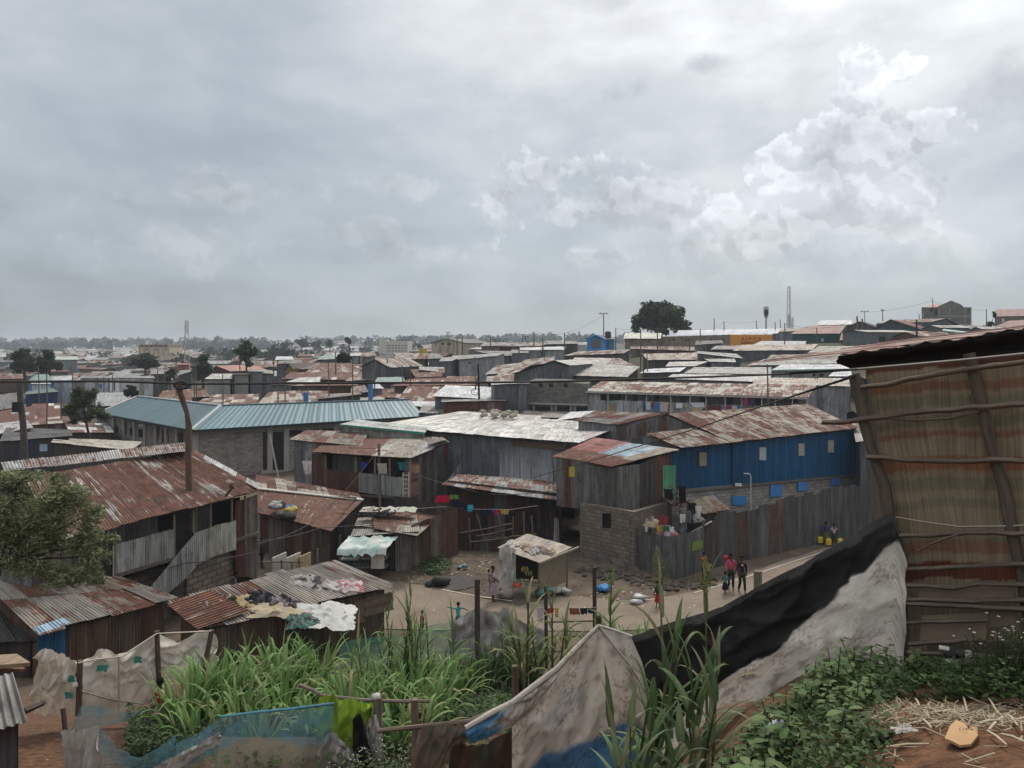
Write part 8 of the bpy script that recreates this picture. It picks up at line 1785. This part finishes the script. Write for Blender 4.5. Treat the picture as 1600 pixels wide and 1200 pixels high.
for k in range(1150):
    Y = rng.uniform(2.9, 4.6); x = rng.uniform(1320, 1640); X = (x-CX)/F*Y; g0 = gz(X, Y)
    yy = CY+(H-g0)/Y*F
    if rng.random() < ss(abs(yy-1118-(1600-x)*.02), 8, 30)*.95: continue
    L = rng.uniform(.02, .15); a = rng.gauss(.2, .9); p = V((X, Y, g0+.008+rng.random()*.02)); d = V((math.cos(a)*L/2, math.sin(a)*L/2, rng.gauss(0, .01))); v_ = rng.uniform(.6, 1.1)
    m_.bar(p-d, p+d, rng.uniform(.003, .008), .003, (.33*v_, .275*v_, .19*v_))
m_.build('straw_litter', 'plain', kind='stuff')
for i, (x0, y0, x1, y1) in enumerate(((1405, 1142, 1440, 1133), (1440, 1127, 1456, 1144), (1430, 1095, 1437, 1108), (1505, 1092, 1511, 1116), (1543, 1092, 1560, 1122), (1575, 1120, 1590, 1140), (1545, 1145, 1566, 1126), (1543, 1147, 1573, 1171), (1385, 1172, 1452, 1169), (1530, 1135, 1560, 1131), (1565, 1152, 1600, 1166), (1460, 1117, 1510, 1115))):
    def gp(x, y):
        for s_ in range(200):
            Y = 2.8+s_*.02; p = P(x, y, Y)
            if p.z <= gz(p.x, p.y)+.012: return p
        return p
    a, b = gp(x0, y0)+V((0, 0, .015)), gp(x1, y1)+V((0, 0, .02)); m_ = MB(); m_.tube([a, (a+b)/2+V((0, 0, .006)), b], [.005, .006, .004], (.40, .34, .24), 6); m_.build('dry_stalk', 'plain', None, 'thick pale dry stalk lying in the straw by the hut', 'stalk', 'thick dry stalks in the straw')
c = gp(1502, 1152); m_ = MB(); rows = []; ol = [(1476, 1160), (1484, 1145), (1494, 1133), (1508, 1134), (1513, 1142), (1521, 1142), (1527, 1146), (1528, 1157), (1517, 1166), (1500, 1168), (1487, 1166)]
pts = [gp(*q)+V((0, 0, .02+.012*math.sin(i*1.3))) for i, q in enumerate(ol)]; m_.face(pts[::-1], (.42, .26, .13)); m_.face([p-V((0, 0, .012)) for p in pts], (.3, .18, .09))
for i in range(len(pts)): j = (i+1) % len(pts); m_.face([pts[j], pts[i], pts[i]-V((0, 0, .012)), pts[j]-V((0, 0, .012))], (.36, .22, .11))
o_ = m_.build('cardboard_piece', 'plain', None, 'tan torn cardboard piece lying on the red soil', 'cardboard')
s_ = MB()
for k in range(3): p = gp(1499+k*5, 1151+k*1.2)+V((0, 0, .036)); s_.bar(p, p+V((.012, .012, 0)), .003, .002, (.16, .1, .055))
s_.build('torn_slit', 'plain', o_)
drape('crumpled plastic wrapper, blue red and white, in the low weeds', gp(1217, 1155)+V((0, 0, .02)), .09, .07, .09, (.5, .52, .55), 'wrapper', 'plastic_wrapper', 'tarp', 12, .3, 16, (.08, .16, .42))
drape('white torn plastic scrap beside the tan cardboard', gp(1412, 1152)+V((0, 0, .01)), .06, .03, .03, (.5, .46, .42), 'scrap', 'plastic_scrap', 'tarp', 13, .3, 8)
# ================================================================= people
def skinned(name, verts, edges, rad, root, mat, col, par, sub=1):
    me = bpy.data.meshes.new(name+'_cage'); me.from_pydata(verts, edges, []); o = bpy.data.objects.new(name+'_cage', me); root_col.objects.link(o)
    m = o.modifiers.new('skin', 'SKIN'); m.use_smooth_shade = True; m.branch_smoothing = .6
    sv = me.skin_vertices[0].data
    for i, r in enumerate(rad): sv[i].radius = (r, r) if not isinstance(r, tuple) else r
    sv[root].use_root = True
    s_ = o.modifiers.new('sub', 'SUBSURF'); s_.levels = sub; s_.render_levels = sub
    bpy.context.view_layer.update(); dg = bpy.context.evaluated_depsgraph_get()
    me2 = bpy.data.meshes.new_from_object(o.evaluated_get(dg)); bpy.data.objects.remove(o)
    me2.name = name; me2.materials.clear(); me2.materials.append(MAT[mat])
    if not me2.uv_layers: me2.uv_layers.new(name='UVMap')
    ca = me2.color_attributes.get('col') or me2.color_attributes.new('col', 'FLOAT_COLOR', 'CORNER')
    n = len(me2.loops); ca.data.foreach_set('color', (tuple(col)+(0,))*n)
    uv = me2.uv_layers[0]
    for l in me2.loops: c = me2.vertices[l.vertex_index].co; uv.data[l.index].uv = (c.x+c.y, c.z)
    b = bpy.data.objects.new(name, me2); root_col.objects.link(b)
    if par: adopt(b, par)
    return b
def person(label, foot, h, yaw, legs=((0, .06), (0, -.06)), arms=None, top=(.4, .1, .1), bottom=('trousers', (.02, .02, .03)), skin=(.055, .032, .022), hair=(.012, .01, .009), sleeve=.5, lean=0, headgear=None, child=False, dress=None, bend=0):
    """legs: forward offsets of knee and ankle for left, right; arms: (elbow, wrist) local offsets from the shoulder for left, right"""
    S = h/1.70; Q = Matrix.Rotation(yaw, 3, 'Z'); hs = 1.18 if child else 1.0
    t = thing('person', label, 'person', foot)
    W = lambda x, y, z: foot+Q@V((x*S, (y+lean*z)*S, z*S))
    hipz = .90 if not child else .84
    def up(x, y, z): # upper body point bent forward about the hips
        k = z-hipz; return W(x, y+k*math.sin(bend), hipz+k*math.cos(bend))
    arms = arms or (((-.05, .02, -.27), (-.04, .08, -.50)), ((.05, .02, -.27), (.04, .08, -.50)))
    vs, es, rd = [], [], []
    def add(p, r, par=None):
        vs.append(p); rd.append(r*S)
        if par is not None: es.append((par, len(vs)-1))
        return len(vs)-1
    pel = add(W(0, 0, hipz+.04), .125); sp = add(up(0, .01, 1.12), .105, pel); ch = add(up(0, .0, 1.30), .125, sp); nb = add(up(0, -.01, 1.445), .055, ch); nk = add(up(0, .0, 1.50), .048, nb)
    hd0 = add(up(0, .015, 1.56), .075*hs, nk); hd1 = add(up(0, .005, 1.64), .092*hs, hd0); hd2 = add(up(0, -.005, 1.695), .06*hs, hd1)
    arm_pts = []
    for s_, (el_, wr) in zip((-1, 1), arms):
        sh = add(up(s_*.165, -.005, 1.40), .055, ch); b = vs[sh]
        e = add(b+Q@(V(el_)*S), .041, sh); wv = add(b+Q@(V(wr)*S), .029, e); d = (vs[wv]-vs[e]).normalized(); pm = add(vs[wv]+d*.07*S, .033, wv)
        sd_ = d.orthogonal().normalized(); 
        for k in range(4): f1 = add(vs[pm]+d*(.045+.006*(k in (1, 2)))*S+sd_*(k-1.5)*.016*S, .0085, pm); add(vs[f1]+(d*.028+V((0, 0, -.012)))*S, .0075, f1)
        th_ = add(vs[wv]+d*.05*S+sd_*.04*S, .009, wv); add(vs[th_]+d*.03*S, .008, th_)
        arm_pts.append((sh, e, wv))
    leg_pts = []
    for s_, (kf, af) in zip((-1, 1), legs):
        hp = add(W(s_*.085, 0, hipz-.06), .085, pel); kn = add(W(s_*.088, kf+.01, .49), .058, hp); an = add(W(s_*.088, af, .085), .036, kn); hl = add(W(s_*.09, af+.05, .04), .038, an); add(W(s_*.095, af+.15, .03), .03, hl); leg_pts.append((hp, kn, an))
    body = skinned('body', vs, es, rd, pel, 'skin', skin, t)
    # face
    fc = MB(); hc = up(0, .005, 1.62); fwd = (up(0, 1.0, 1.62)-up(0, 0, 1.62)).normalized(); sx_ = Q@V((1, 0, 0)); upv = sx_.cross(fwd); r_ = .092*hs*S
    for s_ in (-1, 1): fc.ball(hc+fwd*r_*.9+sx_*s_*r_*.38+upv*r_*.05, r_*.13, (.5, .48, .45), 6); fc.ball(hc+fwd*r_*1.0+sx_*s_*r_*.38+upv*r_*.05, r_*.07, (.01, .01, .01), 6); fc.ball(hc+sx_*s_*r_*.98-upv*r_*.05, r_*.2, skin, 6, 0, (.5, 1, 1.2))
    fc.ball(hc+fwd*r_*1.02-upv*r_*.22, r_*.17, skin, 6); fc.ball(hc+fwd*r_*.95-upv*r_*.58, r_*.18, (.09, .04, .035), 6, 0, (1.3, 1, .5)); fc.build('face', 'skin', t)
    hr = MB(); rows = []
    for i in range(7):
        th2 = i/6*1.75; rows.append([hc+upv*.03*S+(upv*math.cos(th2)+(sx_*math.cos(a)+fwd*math.sin(a)*1.05)*math.sin(th2))*r_*1.12-fwd*r_*.10 for a in [k/12*6.283 for k in range(13)]])
    hr.grid(rows, hair if not headgear else headgear); hr.build('hair' if not headgear else 'headscarf', 'cloth', t)
    # clothes
    cv, ce, cr = [], [], []
    def cadd(p, r, par=None):
        cv.append(p); cr.append(r*S)
        if par is not None: ce.append((par, len(cv)-1))
        return len(cv)-1
    c0 = cadd(W(0, 0, hipz-.02), .142); c1 = cadd(vs[sp], .125, c0); c2 = cadd(vs[ch], .143, c1); cadd(vs[nb]-V((0, 0, .015*S)), .066, c2)
    for sh, e, wv in arm_pts:
        a = cadd(vs[sh], .068, c2)
        if sleeve <= .5: cadd(vs[sh].lerp(vs[e], max(.3, sleeve*1.5)), .06, a)
        else: b = cadd(vs[e], .054, a); cadd(vs[e].lerp(vs[wv], (sleeve-.5)*1.9), .042, b)
    skinned('shirt', cv, ce, cr, c0, 'cloth', top, t)
    kind, colr = bottom
    if kind in ('trousers', 'shorts'):
        cv, ce, cr = [], [], []; c0 = cadd(W(0, 0, hipz+.03), .148)
        for hp, kn, an in leg_pts:
            a = cadd(vs[hp], .102, c0)
            if kind == 'trousers': b = cadd(vs[kn], .074, a); cadd(vs[an]+V((0, 0, .03*S)), .056, b)
            else: cadd(vs[hp].lerp(vs[kn], .85), .085, a)
        skinned(kind, cv, ce, cr, c0, 'cloth', colr, t)
    else:
        sk = MB(); L = {'skirt': .42, 'dress': .40, 'longskirt': .18}[kind]; rows = []
        mx = max(abs(a[1]) for a in legs)
        for i in range(9):
            k = i/8; z = hipz+.10-(hipz+.10-L)*k; rx = (.14+.09*k); ry = .125+.09*k+mx*k
            rows.append([W(rx*math.cos(a)*(1+.05*math.sin(a*7)*k), ry*math.sin(a)*(1+.05*math.sin(a*5)*k), z) for a in [q/20*6.283 for q in range(21)]])
        sk.grid(rows, lambda v, u: tuple(c*(.85+.4*mnoise.noise(V((u*9, v*7, 1)))) for c in colr)+(0,)); sk.build('skirt', 'cloth', t)
    return t, W, up
w_, W, up = person('woman in a pale print dress standing beside the kiosk with a child on her back', PZ(770, 941, 0), 1.62, -1.4, ((.02, .0), (.0, .03)), (((-.06, .05, -.26), (.02, .2, -.36)), ((.06, .05, -.26), (-.02, .2, -.38))), (.36, .27, .31), ('skirt', (.36, .28, .33)), headgear=(.03, .022, .022))
b_, *_ = person('small child in pink carried on the back of the woman at the kiosk', W(0, -.19, .66), .85, -1.4, ((.12, .05), (.12, .05)), (((-.05, .1, -.2), (-.02, .28, -.22)), ((.05, .1, -.2), (.02, .28, -.22))), (.42, .2, .26), ('shorts', (.3, .2, .25)), child=True)
person('woman in a bright pink top and black trousers walking on the street', PZ(1142, 921, 0), 1.68, math.pi-.15, ((.10, .14), (.02, -.16)), (((-.06, -.04, -.27), (-.05, .04, -.50)), ((.06, .04, -.26), (.02, .16, -.46))), (.52, .085, .15), ('trousers', (.025, .025, .03)), sleeve=.95)
q = PZ(1134, 879, 0); m_ = MB(); hp = PZ(1142, 921, 0)+V((-.20, .10, 1.50)); m_.ball(hp, .13, (.42, .04, .06), 10, 0, (1.1, .9, .8), .4, 3); m_.build('red_bundle', 'cloth', None, 'red bundle carried at the shoulder of the woman in pink', 'bundle')
person('man in dark clothes walking beside the woman in pink', PZ(1159, 926, 0), 1.72, math.pi+.1, ((.12, .18), (.02, -.16)), (((-.07, -.05, -.26), (-.05, .02, -.50)), ((.07, .04, -.26), (.03, .14, -.47))), (.018, .018, .022), ('trousers', (.02, .021, .03)), sleeve=.95)
m_ = MB(); m_.box(PZ(1159, 926, 0)+V((-.02, -.16, 1.33)), (.09, .02, .06), (.5, .5, .5)); m_.build('chest_badge', 'plain', None, 'small white badge on the chest of the man in dark clothes', 'badge')
person('child in a green shirt and dark skirt among the walking adults', PZ(1133, 929, 0), 1.05, math.pi-.6, ((.08, .1), (0, -.1)), (((-.14, .0, -.22), (-.24, .1, -.34)), ((.06, .0, -.24), (.06, .08, -.44))), (.06, .18, .14), ('skirt', (.012, .013, .02)), child=True)
person('person in an orange vest standing in the shade of the fence', PZ(1100, 909, 0), 1.45, math.pi+.6, ((.0, .02), (.02, -.02)), None, (.62, .11, .025), ('trousers', (.03, .025, .022)), sleeve=.3)
person('child in dull yellow behind the sorghum tip by the fence', PZ(1107, 912, 0), 1.15, math.pi, ((.0, .05), (.02, -.05)), None, (.30, .27, .13), ('shorts', (.06, .05, .04)), child=True)
for i, (x, y, c, c2, lb) in enumerate(((1290, 851, (.035, .045, .22), (.12, .14, .05), 'girl in a dark blue top carrying a yellow jerrycan up the street'), (1303, 854, (.42, .34, .36), (.03, .05, .04), 'girl in a pale pink top with jerrycans beside the girl in blue'))):
    f_ = PZ(x, y, 0); person(lb, f_, 1.32, .15, ((.06, .08), (.0, -.12)), (((-.1, .0, -.26), (-.14, .0, -.46)), ((.1, 0, -.26), (.14, .0, -.46))), c, ('skirt', c2), headgear=None)
    for s_ in ((-1, 1) if i else (-1,)):
        j = thing('jerrycan', ['yellow jerrycan in the left hand of the girl in dark blue', 'yellow jerrycan hanging between the two girls', 'yellow jerrycan in the outer hand of the girl in pink'][i if s_ < 0 else 2], 'jerrycan', f_+V((s_*.32, -.02, .25)))
        m_ = MB(); cc = f_+V((s_*.33, -.04, .30)); a = .15; bdy = (.55, .40, .03)
        rows = [[cc+V((sx*a*k, sy*.10*k, z)) for sx, sy in ((-1, -.6), (-.7, -1), (.7, -1), (1, -.6), (1, .6), (.7, 1), (-.7, 1), (-1, .6), (-1, -.6))] for z, k in ((-.18, .05), (-.18, .95), (-.15, 1), (.10, 1), (.15, .85), (.17, .05))]
        m_.grid(rows, bdy, None, 0, False); m_.build('can_body', 'paint', j); m_ = MB(); m_.tube([cc+V((-.08, 0, .15)), cc+V((-.06, 0, .21)), cc+V((.05, 0, .21)), cc+V((.07, 0, .15))], .015, bdy, 6); m_.build('handle', 'paint', j); m_ = MB(); m_.tube([cc+V((.11, 0, .14)), cc+V((.12, 0, .19))], .025, (.4, .28, .02), 8); m_.build('cap', 'paint', j)
person('child in turquoise with both arms stretched out on the street', PZ(716, 985, 0), 1.12, .4, ((.03, .08), (0, -.08)), (((-.22, .03, .02), (-.42, .05, .10)), ((.2, .03, -.10), (.38, .06, -.2))), (.06, .36, .36), ('shorts', (.1, .1, .12)), child=True)
person('small child in pink half hidden behind the green net', PZ(660, 992, 0), .95, 2.2, ((.02, .04), (0, -.04)), None, (.48, .10, .16), ('shorts', (.08, .05, .06)), child=True)
person('child with dark green top and red skirt at the edge of the rubbish', PZ(1028, 950, 0), 1.15, .6, ((.02, .03), (0, -.03)), None, (.02, .06, .05), ('skirt', (.48, .012, .03)), child=True, bend=.1)
person('child in a light top with red and white skirt before the sack fence', (lambda p: V((p.x, p.y, gz(p.x, p.y))))(P(250, 1105, 14.6)), 1.12, 2.4, ((.03, .06), (.02, -.02)), (((-.05, .04, -.23), (.0, .18, -.3)), ((.05, .05, -.23), (-.02, .18, -.28))), (.50, .42, .30), ('skirt', (.45, .40, .42)), child=True)
m_ = MB(); p = P(243, 1082, 14.45); m_.grid([[p+V((.03*i, -.02*math.sin(i), -.05*j)) for i in range(4)] for j in range(5)], (.5, .02, .03)); m_.build('red_cloth', 'cloth', None, 'small red cloth at the side of the child before the sack fence', 'cloth')
person('person in dark blue stooping in the doorway under the slanting stair sheets', (lambda p: V((p.x, p.y, 0)))(P(358, 926, 34.2)), 1.6, -1.0, ((.02, .05), (0, -.04)), None, (.12, .13, .16), ('trousers', (.025, .04, .11)), sleeve=.9, bend=.5)
person('dark clothed person at the side of the deep rust roofed shack', (lambda p: V((p.x, p.y, 0)))(P(409, 885, 40.2)), 1.6, -1.2, ((.02, .03), (0, -.03)), None, (.03, .03, .055), ('trousers', (.02, .025, .06)), sleeve=.9)
bundle('wide red basin on the ground beside the child in the red skirt', PZ(1020, 952, .1), .28, [(.42, .03, .03)], 'basin', (1, 1, .5), 2, 'paint', 'red_basin') if False else None
